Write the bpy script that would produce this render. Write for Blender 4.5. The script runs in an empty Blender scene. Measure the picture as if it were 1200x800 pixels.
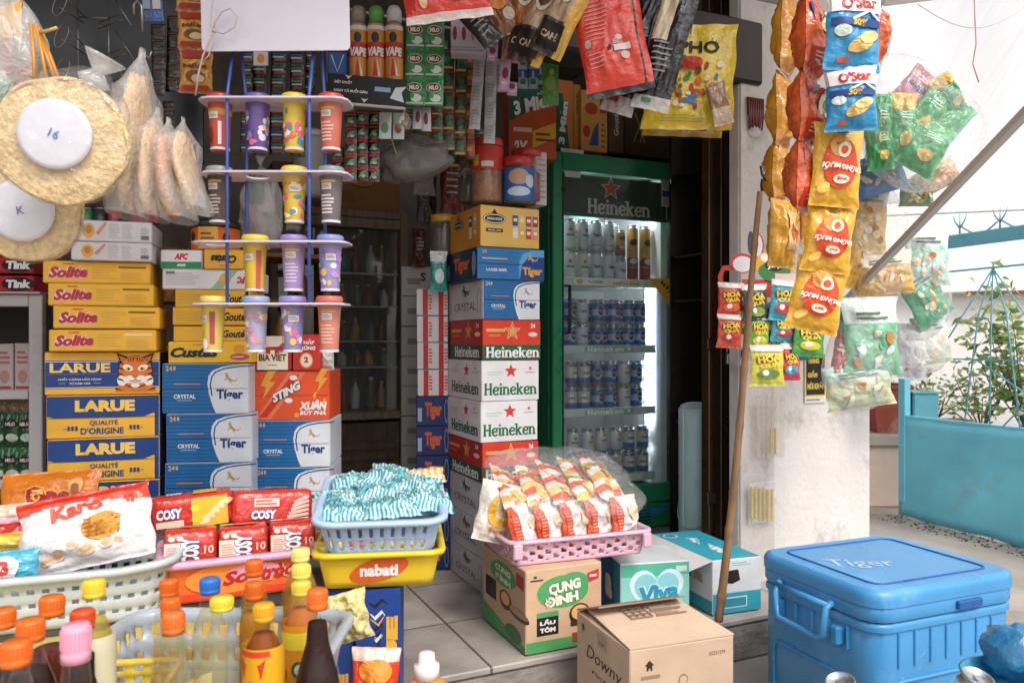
import bpy, bmesh, math, random
from math import sin, cos, pi, radians, sqrt, exp
from mathutils import Vector, Matrix, Euler, noise, geometry
SC = bpy.context.scene
COL = SC.collection
rnd = random.Random(7)

# ------------------------------------------------------------------ camera, sky, sun, exposure
CAM_H, FPX = 0.93, 900.0
cam = bpy.data.objects.new('camera', bpy.data.cameras.new('camera'))
COL.objects.link(cam)
cam.location = (0, 0, CAM_H)
cam.rotation_euler = (radians(90), 0, 0)
cam.data.sensor_width = 36
cam.data.lens = 27
cam.data.clip_start = 0.05
cam.data.clip_end = 500
cam.data.dof.use_dof = True
cam.data.dof.focus_distance = 2.7
cam.data.dof.aperture_fstop = 6.3
SC.camera = cam
SUN_EL, SUN_AZ = radians(52), radians(150)          # azimuth clockwise from +Y: behind the viewer and to the right side
w = bpy.data.worlds.new('World'); SC.world = w; w.use_nodes = True
nt = w.node_tree; nt.nodes.clear()
sky = nt.nodes.new('ShaderNodeTexSky'); sky.sky_type = 'NISHITA'; sky.sun_disc = False
sky.sun_elevation = SUN_EL; sky.sun_rotation = SUN_AZ; sky.air_density = 1.0; sky.dust_density = 3.0
hs = nt.nodes.new('ShaderNodeHueSaturation'); hs.inputs['Saturation'].default_value = 0.32
bg = nt.nodes.new('ShaderNodeBackground'); bg.inputs['Strength'].default_value = 0.15
wo = nt.nodes.new('ShaderNodeOutputWorld')
nt.links.new(sky.outputs[0], hs.inputs['Color']); nt.links.new(hs.outputs[0], bg.inputs[0]); nt.links.new(bg.outputs[0], wo.inputs[0])
sun = bpy.data.objects.new('sun', bpy.data.lights.new('sun', 'SUN')); COL.objects.link(sun)
sun.data.energy = 1.0; sun.data.angle = radians(16); sun.data.color = (1.0, 0.945, 0.875)
sd = Vector((sin(SUN_AZ)*cos(SUN_EL), cos(SUN_AZ)*cos(SUN_EL), sin(SUN_EL)))
sun.rotation_euler = (-sd).to_track_quat('-Z', 'Y').to_euler()
SC.view_settings.view_transform = 'Standard'
SC.view_settings.look = 'None'
SC.view_settings.exposure = 0.9
SC.view_settings.gamma = 1
SC.cycles.use_denoising = True
SC.cycles.max_bounces = 8
SC.cycles.diffuse_bounces = 4
SC.cycles.glossy_bounces = 3
SC.cycles.transparent_max_bounces = 24
SC.cycles.caustics_reflective = False
SC.cycles.caustics_refractive = False
SC.cycles.sample_clamp_indirect = 6

# ------------------------------------------------------------------ materials
MATS = {}
def lin(hx):
    hx = hx.lstrip('#')
    r = [int(hx[i:i+2], 16)/255 for i in (0, 2, 4)]
    return tuple(c/12.92 if c <= .04045 else ((c+.055)/1.055)**2.4 for c in r) + (1,)
def newmat(name):
    m = bpy.data.materials.new(name); m.use_nodes = True
    t = m.node_tree; b = t.nodes['Principled BSDF']
    return m, t, b
def vary(t, b, col, amount=.1, scale=9, bump=0, bscale=40, bdist=.002, stain=None, stain_amt=.5, stain_scale=3, rvar=0, stretch=None):
    tc = t.nodes.new('ShaderNodeTexCoord')
    src = tc.outputs['Object']
    if stretch:
        mp = t.nodes.new('ShaderNodeMapping'); mp.inputs['Scale'].default_value = stretch
        t.links.new(src, mp.inputs[0]); src = mp.outputs[0]
    n = t.nodes.new('ShaderNodeTexNoise'); n.inputs['Scale'].default_value = scale; n.inputs['Detail'].default_value = 5
    t.links.new(src, n.inputs['Vector'])
    mr = t.nodes.new('ShaderNodeMapRange'); mr.inputs[1].default_value = .3; mr.inputs[2].default_value = .7
    mr.inputs[3].default_value = 1-amount; mr.inputs[4].default_value = 1+amount*.5
    t.links.new(n.outputs['Fac'], mr.inputs[0])
    mx = t.nodes.new('ShaderNodeMix'); mx.data_type = 'RGBA'; mx.blend_type = 'MULTIPLY'; mx.inputs[0].default_value = 1
    mx.inputs[6].default_value = col
    t.links.new(mr.outputs[0], mx.inputs[7])
    out = mx.outputs[2]
    if stain:
        n2 = t.nodes.new('ShaderNodeTexNoise'); n2.inputs['Scale'].default_value = stain_scale; n2.inputs['Detail'].default_value = 9; n2.inputs['Roughness'].default_value = .68
        t.links.new(src, n2.inputs['Vector'])
        r2 = t.nodes.new('ShaderNodeMapRange'); r2.inputs[1].default_value = .54; r2.inputs[2].default_value = .74; r2.inputs[3].default_value = 0; r2.inputs[4].default_value = stain_amt
        t.links.new(n2.outputs['Fac'], r2.inputs[0])
        m2 = t.nodes.new('ShaderNodeMix'); m2.data_type = 'RGBA'; m2.inputs[7].default_value = stain
        t.links.new(r2.outputs[0], m2.inputs[0]); t.links.new(out, m2.inputs[6]); out = m2.outputs[2]
    t.links.new(out, b.inputs['Base Color'])
    if rvar:
        r3 = t.nodes.new('ShaderNodeMapRange'); base = b.inputs['Roughness'].default_value
        r3.inputs[1].default_value = .3; r3.inputs[2].default_value = .7; r3.inputs[3].default_value = max(.05, base-rvar); r3.inputs[4].default_value = min(1, base+rvar)
        t.links.new(n.outputs['Fac'], r3.inputs[0]); t.links.new(r3.outputs[0], b.inputs['Roughness'])
    if bump:
        n3 = t.nodes.new('ShaderNodeTexNoise'); n3.inputs['Scale'].default_value = bscale; n3.inputs['Detail'].default_value = 4
        t.links.new(src, n3.inputs['Vector'])
        bp = t.nodes.new('ShaderNodeBump'); bp.inputs['Strength'].default_value = bump; bp.inputs['Distance'].default_value = bdist
        t.links.new(n3.outputs['Fac'], bp.inputs['Height']); t.links.new(bp.outputs[0], b.inputs['Normal'])
def M(hx, kind='ink'):
    """cached procedural material: ink (printed card), plastic, foil, card, metal, cloth, matte"""
    k = (hx, kind)
    if k in MATS: return MATS[k]
    m, t, b = newmat(kind+'_'+hx.lstrip('#')); c = lin(hx)
    if kind == 'ink':
        b.inputs['Roughness'].default_value = .5; b.inputs['Specular IOR Level'].default_value = .35; vary(t, b, c, .13, 9, .45, 13, .006, rvar=.14, stain=tuple(x*.8+.04 for x in c[:3])+(1,), stain_amt=.3, stain_scale=16)
    elif kind == 'plastic':
        b.inputs['Roughness'].default_value = .33; vary(t, b, c, .07, 8, .08, 60, .002, stain=tuple(x*.72 for x in c[:3])+(1,), stain_amt=.35, stain_scale=6, rvar=.1)
    elif kind == 'foil':
        b.inputs['Roughness'].default_value = .24; b.inputs['Specular IOR Level'].default_value = .7; vary(t, b, c, .08, 12, .75, 38, .009, rvar=.1)
    elif kind == 'card':
        b.inputs['Roughness'].default_value = .8; vary(t, b, c, .09, 6, .15, 120, .001, stain=tuple(x*.7 for x in c[:3])+(1,), stain_amt=.35, stain_scale=5, stretch=(1, 1, 3))
    elif kind == 'metal':
        b.inputs['Roughness'].default_value = .35; b.inputs['Metallic'].default_value = .85; vary(t, b, c, .15, 12, .1, 50, .002, stain=(.12, .08, .05, 1), stain_amt=.25, rvar=.1)
    elif kind == 'wood':
        b.inputs['Roughness'].default_value = .65; vary(t, b, c, .35, 7, .3, 30, .003, stain=tuple(x*.4 for x in c[:3])+(1,), stain_amt=.5, stretch=(6, 6, .8))
    elif kind == 'food':
        b.inputs['Roughness'].default_value = .7; vary(t, b, c, .3, 60, .9, 130, .006, stain=tuple(x*.6 for x in c[:3])+(1,), stain_amt=.5, stain_scale=18)
    elif kind == 'cracker':
        b.inputs['Roughness'].default_value = .65; vary(t, b, c, .30, 95, 1.0, 120, .006, stain=tuple(x*q for x, q in zip(c[:3], (.78, .62, .4)))+(1,), stain_amt=.8, stain_scale=60)
    elif kind == 'leaf':
        b.inputs['Roughness'].default_value = .5; vary(t, b, c, .4, 20)
    elif kind == 'clay':
        b.inputs['Roughness'].default_value = .8; vary(t, b, c, .25, 8, .4, 30, .006, stain=(.6, .5, .45, 1), stain_amt=.6)
    elif kind == 'glow':
        b.inputs['Base Color'].default_value = c; b.inputs['Emission Color'].default_value = c; b.inputs['Emission Strength'].default_value = 5
    elif kind == 'plain':
        b.inputs['Base Color'].default_value = c; b.inputs['Roughness'].default_value = .6
    MATS[k] = m
    return m
def film(hx='#ffffff', body=.12, rough=.12, gloss=1.0, name='film', crinkle=.7, tint=.25):
    """thin clear plastic or glass: mostly see-through, a milky share and a fresnel shine"""
    k = (hx, body, rough, gloss, name, tint)
    if k in MATS: return MATS[k]
    m, t, b = newmat(name)
    t.nodes.remove(b); out = t.nodes['Material Output']
    tr = t.nodes.new('ShaderNodeBsdfTransparent'); tr.inputs[0].default_value = tuple(1-(1-x)*tint for x in lin(hx)[:3])+(1,)
    di = t.nodes.new('ShaderNodeBsdfDiffuse'); di.inputs[0].default_value = lin(hx)
    gl = t.nodes.new('ShaderNodeBsdfGlossy'); gl.inputs['Roughness'].default_value = rough; gl.inputs['Color'].default_value = (1, 1, 1, 1)
    m1 = t.nodes.new('ShaderNodeMixShader'); m1.inputs[0].default_value = body
    fr = t.nodes.new('ShaderNodeLayerWeight'); fr.inputs[0].default_value = .5
    pw = t.nodes.new('ShaderNodeMath'); pw.operation = 'POWER'; pw.inputs[1].default_value = 3.5
    mu = t.nodes.new('ShaderNodeMath'); mu.operation = 'MULTIPLY_ADD'; mu.inputs[1].default_value = .55*gloss; mu.inputs[2].default_value = .03*gloss
    m2 = t.nodes.new('ShaderNodeMixShader')
    L = t.links.new
    L(tr.outputs[0], m1.inputs[1]); L(di.outputs[0], m1.inputs[2]); L(fr.outputs['Facing'], pw.inputs[0]); L(pw.outputs[0], mu.inputs[0]); L(mu.outputs[0], m2.inputs[0])
    L(m1.outputs[0], m2.inputs[1]); L(gl.outputs[0], m2.inputs[2]); L(m2.outputs[0], out.inputs[0])
    if crinkle:
        tc = t.nodes.new('ShaderNodeTexCoord'); n3 = t.nodes.new('ShaderNodeTexNoise'); n3.inputs['Scale'].default_value = 28; n3.inputs['Detail'].default_value = 3
        n3.inputs['Distortion'].default_value = 1.5
        L(tc.outputs['Object'], n3.inputs['Vector'])
        bp = t.nodes.new('ShaderNodeBump'); bp.inputs['Strength'].default_value = crinkle; bp.inputs['Distance'].default_value = .012
        L(n3.outputs['Fac'], bp.inputs['Height'])
        for nd in (gl, fr, di): L(bp.outputs[0], nd.inputs['Normal'])
    MATS[k] = m
    return m
GLASS = film('#eef6f2', .03, .03, .8, 'clear_glass', 0)
BOTTLE = film('#f4f6ee', .02, .05, .8, 'bottle_plastic', .12)
FILM = film('#ffffff', .085, .10, 1.2, 'clear_bag', 1.0)
MILKY = film('#fbf8f4', .30, .2, 1.0, 'milky_bag')

# ------------------------------------------------------------------ meshes
class MB:
    def __init__(s, name=None): s.name = name; s.v = []; s.f = []; s.fm = []; s.sm = []; s.mats = []; s.subs = []; s.label = None; s.mods = []
    def sub(s, name):
        m = MB(name); s.subs.append(m); return m
    def mi(s, m):
        if isinstance(m, str): m = M(m)
        for i, x in enumerate(s.mats):
            if x is m: return i
        s.mats.append(m); return len(s.mats)-1
    def add(s, vs, fs, m, smooth=False, T=None):
        o = len(s.v)
        if T is not None: vs = [T @ Vector(v) for v in vs]
        s.v += [tuple(v) for v in vs]
        if isinstance(m, list):
            s.fm += [s.mi(x) for x in m]
        else:
            s.fm += [s.mi(m)]*len(fs)
        s.f += [tuple(o+i for i in f) for f in fs]; s.sm += [smooth]*len(fs)
        return s
    def box(s, c, size, m, bev=.0, T=None):
        hx, hy, hz = (x/2 for x in size)
        if bev <= 0:
            vs = [(c[0]+sx*hx, c[1]+sy*hy, c[2]+sz*hz) for sz in (-1, 1) for sy in (-1, 1) for sx in (-1, 1)]
            return s.add(vs, [(0, 2, 3, 1), (4, 5, 7, 6), (0, 1, 5, 4), (1, 3, 7, 5), (3, 2, 6, 7), (2, 0, 4, 6)], m, False, T)
        b = min(bev, hx*.9, hy*.9, hz*.9); vs = []; ix = {}
        for sx in (-1, 1):
            for sy in (-1, 1):
                for sz in (-1, 1):
                    for a in range(3):
                        p = [hx-b, hy-b, hz-b]; p[a] += b
                        ix[sx, sy, sz, a] = len(vs); vs.append((c[0]+sx*p[0], c[1]+sy*p[1], c[2]+sz*p[2]))
        fs = []
        for a in range(3):
            o1, o2 = (a+1) % 3, (a+2) % 3
            for sg in (-1, 1):
                q = []
                for s1, s2 in ((-1, -1), (1, -1), (1, 1), (-1, 1)):
                    k = [0, 0, 0]; k[a] = sg; k[o1] = s1; k[o2] = s2; q.append(ix[k[0], k[1], k[2], a])
                fs.append(tuple(q if sg > 0 else q[::-1]))
            for s1 in (-1, 1):
                for s2 in (-1, 1):
                    q = []
                    for sg, ax in ((-1, o1), (-1, o2), (1, o2), (1, o1)):
                        k = [0, 0, 0]; k[a] = sg; k[o1] = s1; k[o2] = s2; q.append(ix[k[0], k[1], k[2], ax])
                    fs.append(tuple(q if s1*s2 < 0 else q[::-1]))
        for sx in (-1, 1):
            for sy in (-1, 1):
                for sz in (-1, 1):
                    q = [ix[sx, sy, sz, a] for a in range(3)]; fs.append(tuple(q if sx*sy*sz > 0 else q[::-1]))
        return s.add(vs, fs, m, False, T)
    def tube(s, pts, r, m, n=8, closed=False, smooth=True):
        pts = [Vector(p) for p in pts]; k = len(pts); vs = []; fs = []; rs = r if isinstance(r, (list, tuple)) else [r]*k
        prev = None
        for i, p in enumerate(pts):
            d = (pts[(i+1) % k]-pts[i-1]) if closed else (pts[min(i+1, k-1)]-pts[max(i-1, 0)])
            d = d.normalized() if d.length > 1e-9 else Vector((0, 0, 1))
            a = prev if prev is not None else d.orthogonal().normalized()
            a = (a-d*a.dot(d)); a = a.normalized() if a.length > 1e-6 else d.orthogonal().normalized(); prev = a; b = d.cross(a)
            vs += [p+(a*cos(2*pi*j/n)+b*sin(2*pi*j/n))*rs[i] for j in range(n)]
        for i in range(k if closed else k-1):
            for j in range(n):
                i2 = (i+1) % k; fs.append((i*n+j, i*n+(j+1) % n, i2*n+(j+1) % n, i2*n+j))
        if not closed: fs += [tuple(range(n))[::-1], tuple((k-1)*n+j for j in range(n))]
        return s.add(vs, fs, m, smooth)
    def lathe(s, prof, m, n=24, c=(0, 0, 0), smooth=True, sx=1, sy=1, T=None):
        """prof: (radius, height) from bottom to top; m may be a list with one material per profile segment"""
        vs = []; fs = []; ms = []
        for r, z in prof: vs += [(c[0]+r*sx*cos(2*pi*j/n), c[1]+r*sy*sin(2*pi*j/n), c[2]+z) for j in range(n)]
        for i in range(len(prof)-1):
            for j in range(n):
                fs.append((i*n+j, i*n+(j+1) % n, (i+1)*n+(j+1) % n, (i+1)*n+j)); ms.append(m[i] if isinstance(m, list) else m)
        if prof[0][0] > 1e-5: fs.append(tuple(range(n))[::-1]); ms.append(m[0] if isinstance(m, list) else m)
        if prof[-1][0] > 1e-5: fs.append(tuple((len(prof)-1)*n+j for j in range(n))); ms.append(m[-1] if isinstance(m, list) else m)
        return s.add(vs, fs, ms, smooth, T)
    def grid(s, fn, nu, nv, m, smooth=True, skip=None, closed_u=False):
        vs = [fn(i/nu, j/nv) for j in range(nv+1) for i in range(nu+(0 if closed_u else 1))]
        W = nu if closed_u else nu+1; fs = []; ms = []
        for j in range(nv):
            for i in range(nu):
                if skip and skip(i, j): continue
                fs.append((j*W+i, j*W+(i+1) % W, (j+1)*W+(i+1) % W, (j+1)*W+i))
                ms.append(m((i+.5)/nu, (j+.5)/nv) if callable(m) else m)
        return s.add(vs, fs, ms, smooth)
    def blob(s, c, r, m, amp=.15, freq=3, seed=0, nu=20, nv=14, T=None):
        """closed lumpy ball: c centre, r three radii"""
        def fn(u, v):
            th = 2*pi*u; ph = pi*v-pi/2
            d = Vector((cos(th)*cos(ph), sin(th)*cos(ph), sin(ph)))
            k = 1+amp*noise.noise(d*freq+Vector((seed*7.3, seed*3.1, seed)))
            return (c[0]+d.x*r[0]*k, c[1]+d.y*r[1]*k, c[2]+d.z*r[2]*k)
        vs0 = len(s.v)
        s.grid(fn, nu, nv, m, True, None, True)
        if T is not None:
            for i in range(vs0, len(s.v)): s.v[i] = tuple(T @ Vector(s.v[i]))
        return s
    def obj(s, name=None, parent=None, loc=None, rot=None):
        me = bpy.data.meshes.new(s.name or name); me.from_pydata(s.v, [], s.f)
        for m in s.mats: me.materials.append(m)
        me.polygons.foreach_set('material_index', s.fm); me.polygons.foreach_set('use_smooth', s.sm)
        me.update()
        o = bpy.data.objects.new(name or s.name, me); COL.objects.link(o)
        if parent: o.parent = parent
        if loc is not None: o.location = loc
        if rot is not None: o.rotation_euler = rot
        if s.label: o['label'] = s.label
        for typ, kw in s.mods:
            md = o.modifiers.new(typ.lower(), typ)
            for k, v in kw.items(): setattr(md, k, v)
        for c in s.subs:
            if c.v: c.obj(c.name, o)
        return o
class Thing:
    def __init__(s, name, label, cat, loc=(0, 0, 0), rz=0, group=None, rot=None):
        s.name, s.label, s.cat, s.loc, s.group = name, label, cat, loc, group
        s.rot = rot if rot is not None else (0, 0, rz); s.parts = []
    def part(s, name):
        m = MB(name); s.parts.append(m); return m
    def build(s):
        ps = [p for p in s.parts if p.v]
        if len(ps) == 1 and not any(c.v for c in ps[0].subs):
            r = ps[0].obj(s.name, None, s.loc, s.rot)
        else:
            r = bpy.data.objects.new(s.name, None); COL.objects.link(r); r.location = s.loc; r.rotation_euler = s.rot; r.empty_display_size = .05
            for p in ps: p.obj(p.name, r)
        r['label'] = s.label; r['category'] = s.cat; r['kind'] = 'thing'
        if s.group: r['group'] = s.group
        return r
def dup(r, loc, label, rz=None, rot=None, group=None, scale=None):
    def cp(o, par):
        c = o.copy(); COL.objects.link(c)
        if par: c.parent = par
        for ch in list(o.children): cp(ch, c)
        return c
    c = cp(r, None); c.location = loc; c['label'] = label
    if rot is not None: c.rotation_euler = rot
    elif rz is not None: c.rotation_euler = (0, 0, rz)
    if group: c['group'] = group
    if scale: c.scale = (scale,)*3
    return c
def struct(mb, name, loc=None, rot=None):
    o = mb.obj(name, None, loc, rot); o['kind'] = 'structure'; return o

# ------------------------------------------------------------------ flat print: text and shapes laid on a surface
TXT = {}
def glyphs(txt, bold=.0, shear=0., space=1.):
    k = (txt, bold, shear, space)
    if k not in TXT:
        c = bpy.data.curves.new('t', 'FONT'); c.body = txt; c.resolution_u = 2; c.offset = bold; c.shear = shear; c.space_character = space; c.align_x = 'CENTER'
        o = bpy.data.objects.new('t', c); me = o.to_mesh()
        vs = [(v.co.x, v.co.y) for v in me.vertices]; fs = [tuple(p.vertices) for p in me.polygons]
        o.to_mesh_clear(); bpy.data.objects.remove(o); bpy.data.curves.remove(c)
        x0 = min(v[0] for v in vs); x1 = max(v[0] for v in vs); y0 = min(v[1] for v in vs); y1 = max(v[1] for v in vs)
        TXT[k] = ([((x-(x0+x1)/2)/(y1-y0), (y-(y0+y1)/2)/(y1-y0)) for x, y in vs], fs, (x1-x0)/(y1-y0))
    return TXT[k]
STEP = .0006
class Canvas:
    """draws on surface warp(x, y, lift) -> 3D; parts: dict of MB receiving lettering / emblem / panel"""
    def __init__(s, warp, body, part=None, cell=None, step=STEP):
        s.w = warp; s.body = body; s.partfn = part; s.parts = {}; s.cell = cell; s.step = step; s.cur = None; s.n = 0
    def tgt(s, kind):
        if kind is None or s.partfn is None: return s.body
        if kind not in s.parts: s.parts[kind] = s.partfn(kind)
        return s.parts[kind]
    def lift(s, l):
        s.n += 1
        return s.step*(l+.0) + s.n*.000012
    def put(s, p2, fs, m, l, kind, smooth=False):
        lf = s.lift(l); s.tgt(kind).add([s.w(x, y, lf) for x, y in p2], fs, m, smooth)
    def rect(s, x0, y0, x1, y1, m, l=1, kind=None):
        if s.cell: nx = max(1, int(abs(x1-x0)/s.cell+.99)); ny = max(1, int(abs(y1-y0)/s.cell+.99))
        else: nx = ny = 1
        p = [(x0+(x1-x0)*i/nx, y0+(y1-y0)*j/ny) for j in range(ny+1) for i in range(nx+1)]
        s.put(p, [(j*(nx+1)+i, j*(nx+1)+i+1, (j+1)*(nx+1)+i+1, (j+1)*(nx+1)+i) for j in range(ny) for i in range(nx)], m, l, kind, bool(s.cell))
    def poly(s, pts, m, l=1, kind=None):
        if len(pts) > 4 or s.cell:
            tr = geometry.tessellate_polygon([[Vector((x, y, 0)) for x, y in pts]])
            fs = []
            for a, b, c in tr:
                A, B, D = pts[a], pts[b], pts[c]
                fs.append((a, b, c) if (B[0]-A[0])*(D[1]-A[1])-(B[1]-A[1])*(D[0]-A[0]) > 0 else (a, c, b))
        else: fs = [tuple(range(len(pts)))]
        s.put(pts, fs, m, l, kind)
    def ell(s, cx, cy, rx, ry, m, l=1, kind=None, n=22, rot=0, a0=0, a1=2*pi):
        ca, sa = cos(rot), sin(rot); rings = 3 if s.cell else 1; full = abs(a1-a0-2*pi) < 1e-6
        p = [(cx, cy)]; fs = []
        W = n if full else n+1
        for k in range(1, rings+1):
            for i in range(W):
                a = a0+(a1-a0)*i/n; x, y = rx*cos(a)*k/rings, ry*sin(a)*k/rings; p.append((cx+x*ca-y*sa, cy+x*sa+y*ca))
        for i in range(n):
            j = (i+1) % W; fs.append((0, 1+i, 1+j))
            for k in range(1, rings): fs.append((1+(k-1)*W+i, 1+k*W+i, 1+k*W+j, 1+(k-1)*W+j))
        s.put(p, fs, m, l, kind)
    def star(s, cx, cy, r, m, l=1, kind='emblem', inner=.42, n=5):
        p = [(cx, cy)]+[(cx+(r if i % 2 == 0 else r*inner)*sin(pi*i/n), cy+(r if i % 2 == 0 else r*inner)*cos(pi*i/n)) for i in range(2*n)]
        s.put(p, [(0, 1+(i+1) % (2*n), 1+i) for i in range(2*n)], m, l, kind)
    def stroke(s, pts, wd, m, l=1, kind=None):
        p = []; fs = []
        for i, (x, y) in enumerate(pts):
            a = pts[max(i-1, 0)]; b = pts[min(i+1, len(pts)-1)]; dx, dy = b[0]-a[0], b[1]-a[1]; q = sqrt(dx*dx+dy*dy) or 1
            ww = wd[i] if isinstance(wd, (list, tuple)) else wd
            p += [(x-dy/q*ww/2, y+dx/q*ww/2), (x+dy/q*ww/2, y-dx/q*ww/2)]
        for i in range(len(pts)-1): fs.append((2*i, 2*i+1, 2*i+3, 2*i+2))
        s.put(p, fs, m, l, kind)
    def curve(s, f, wd, m, l=1, kind=None, n=14): s.stroke([f(i/n) for i in range(n+1)], wd, m, l, kind)
    def text(s, t, cx, cy, h, m, w=None, l=2, bold=.03, shear=0., rot=0, kind='lettering', space=1., arch=0):
        vs, fs, asp = glyphs(t, bold, shear, space)
        W = w if w else h*asp; k = W/asp; ca, sa = cos(rot), sin(rot); p = []
        for x, y in vs:
            X, Y = x*k, y*h+arch*(1-(2*x/asp)**2); p.append((cx+X*ca-Y*sa, cy+X*sa+Y*ca))
        s.put(p, fs, m, l, kind)
    def accent(s, cx, cy, W, h, fx, m, rot=0, l=2.5, hook=False):
        # circumflex with a grave (or a horn with a hook) over the letter at fraction fx of a word
        ca, sa = cos(rot), sin(rot); x0 = (fx-.5)*W; a = h*.14
        for pts in (([(-1.1, 0), (0, .9), (1.1, 0)], [(1.2, 1.5), (2.1, .7)]) if not hook else ([(1.3, -.6), (2.2, -.2), (2.1, .7)], [(-.6, .9), (.2, 1.3), (.3, .7), (-.1, .4)])):
            s.stroke([(cx+(x0+p*a)*ca-(h*.5+q*a)*sa, cy+(x0+p*a)*sa+(h*.5+q*a)*ca) for p, q in pts], h*.055, m, l, 'lettering')
    def outlined(s, t, cx, cy, h, m, m2, w=None, l=2, bold=.03, shear=0., rot=0, ob=.05, space=1., arch=0):
        asp = glyphs(t, bold, shear, space)[2]; W = w or h*asp; vs, fs, a2 = glyphs(t, bold+ob, shear, space)
        s.text(t, cx, cy, h*(1+ob*1.6), m2, W*(1+ob*1.6*h/W), l, bold+ob, shear, rot, 'lettering', space, arch)
        s.text(t, cx, cy, h, m, W, l+1.2, bold, shear, rot, 'lettering', space, arch)
    def lines(s, x0, y0, x1, y1, n, m, l=1, fill=.45, seed=1):
        r = random.Random(seed); dy = (y1-y0)/n
        for i in range(n):
            y = y1-dy*(i+.5); s.rect(x0, y-dy*fill/2, x0+(x1-x0)*(.7+.3*r.random()), y+dy*fill/2, m, l)
SL = {  # slab serif strokes: unit x-height 1, cap 1.45
 'H': (1.25, [[(.22, 0), (.22, 1.45)], [(.98, 0), (.98, 1.45)], [(.22, .74), (.98, .74)]], [(.22, 0), (.22, 1.45), (.98, 0), (.98, 1.45)]),
 'i': (.55, [[(.27, 0), (.27, 1.0)]], [(.27, 0), (.12, 1.0)]),
 'n': (1.1, [[(.2, 0), (.2, 1.0)], [(.2, .72), (.4, .93), (.62, .93), (.82, .72), (.84, .5), (.84, 0)]], [(.2, 0), (.06, 1.0), (.84, 0)]),
 'e': (1.0, [[(.14, .5), (.86, .56), (.84, .72), (.68, .93), (.46, .96), (.22, .8), (.14, .5), (.2, .24), (.42, .05), (.66, .06), (.86, .24)]], []),
 'k': (1.1, [[(.2, 0), (.2, 1.45)], [(.24, .45), (.82, .98)], [(.42, .6), (.86, .02)]], [(.2, 0), (.08, 1.45), (.82, .98), (.88, 0)]),
}
def slab(cv, word, cx, cy, w, h, m, l=2, thick=.30):
    tot = sum(SL[c][0] for c in word)
    kx = w/tot; ky = h/1.5; x = cx-w/2; y0 = cy-h/2
    for ch in word:
        adv, strokes, ser = SL[ch]
        for st in strokes:
            pts = [(x+a*kx, y0+b*ky) for a, b in st]
            wd = [thick*kx*1.0*(.75 if abs(pts[min(i+1, len(pts)-1)][0]-pts[max(i-1, 0)][0]) > abs(pts[min(i+1, len(pts)-1)][1]-pts[max(i-1, 0)][1]) else 1.05) for i in range(len(pts))]
            cv.stroke(pts, wd, m, l, 'lettering')
        for a, b in ser: cv.rect(x+(a-.24)*kx, y0+(b-(.13 if b > .5 else 0))*ky, x+(a+.24)*kx, y0+(b+(0 if b > .5 else .13))*ky, m, l+.3, 'lettering')
        if ch == 'i': cv.ell(x+.25*kx, y0+1.3*ky, .17*kx, .15*ky, m, l, 'lettering', 10)
        x += adv*kx

# ------------------------------------------------------------------ from the photo's pixel (1200x800) and a real depth to a place
def P(px, py, Z): return Vector(((px-600)/FPX*Z, Z, CAM_H-(py-400)/FPX*Z))
def zat(py, Z): return CAM_H-(py-400)/FPX*Z
def fit(X0, Z0, dx, dz, px):
    k = (px-600)/FPX; return (k*Z0-X0)/(dx-k*dz)
class Carton:
    """a carton standing at pixel cx / depth Z, yaw th; front runs to rx, side runs back to lx"""
    def __init__(s, label, cx, rx, yt, yb, Z, th=0., lx=None, d=.24, cat='carton', group=None, name='carton', col='#c9a06a', roll=0., h=None, zb=None, bev=.003):
        th = radians(th); X0 = (cx-600)/FPX*Z
        s.wd = fit(X0, Z, cos(th), sin(th), rx); s.d = fit(X0, Z, -sin(th), cos(th), lx) if lx is not None else d
        zt = zat(yt, Z); z0 = zat(yb, Z) if zb is None else zb; s.h = zt-z0
        c = Vector((X0, Z, z0))+Vector((cos(th), sin(th), 0))*s.wd/2+Vector((-sin(th), cos(th), 0))*s.d/2
        s.t = Thing(name, label, cat, c, th, group, rot=(0, radians(roll), th))
        s.body = s.t.part('box_body'); s.body.box((0, 0, s.h/2), (s.wd, s.d, s.h-.001), col, bev)
        part = lambda k: s.t.part(k)
        w2, d2, h = s.wd/2, s.d/2, s.h
        s.front = Canvas(lambda x, y, o: (x, -d2-o, h/2+y), s.body, part)
        s.left = Canvas(lambda x, y, o: (-w2-o, -x, h/2+y), s.body, part)
        s.right = Canvas(lambda x, y, o: (w2+o, x, h/2+y), s.body, part)
        s.top = Canvas(lambda x, y, o: (x, y, h+o), s.body, part)
    def seam(s, y=0, m='#3a3530'):
        s.front.rect(-s.wd/2+.003, y-.0006, s.wd/2-.003, y+.0006, m, 3)
    def build(s):
        r = random.Random(s.t.label); dz = {(sx, sy): r.uniform(-.0026, .0012) for sx in (-1, 1) for sy in (-1, 1)}
        for p in s.t.parts:                                   # cartons settle: corners sag a little, print and all
            q = []
            for x, y, z in p.v:
                fx = min(1, max(0, x/s.wd+.5)); fy = min(1, max(0, y/s.d+.5)); k = max(0, z/s.h)
                q.append((x, y, z+k*((1-fx)*(1-fy)*dz[-1, -1]+fx*(1-fy)*dz[1, -1]+(1-fx)*fy*dz[-1, 1]+fx*fy*dz[1, 1])))
            p.v = q
        return s.t.build()

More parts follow.
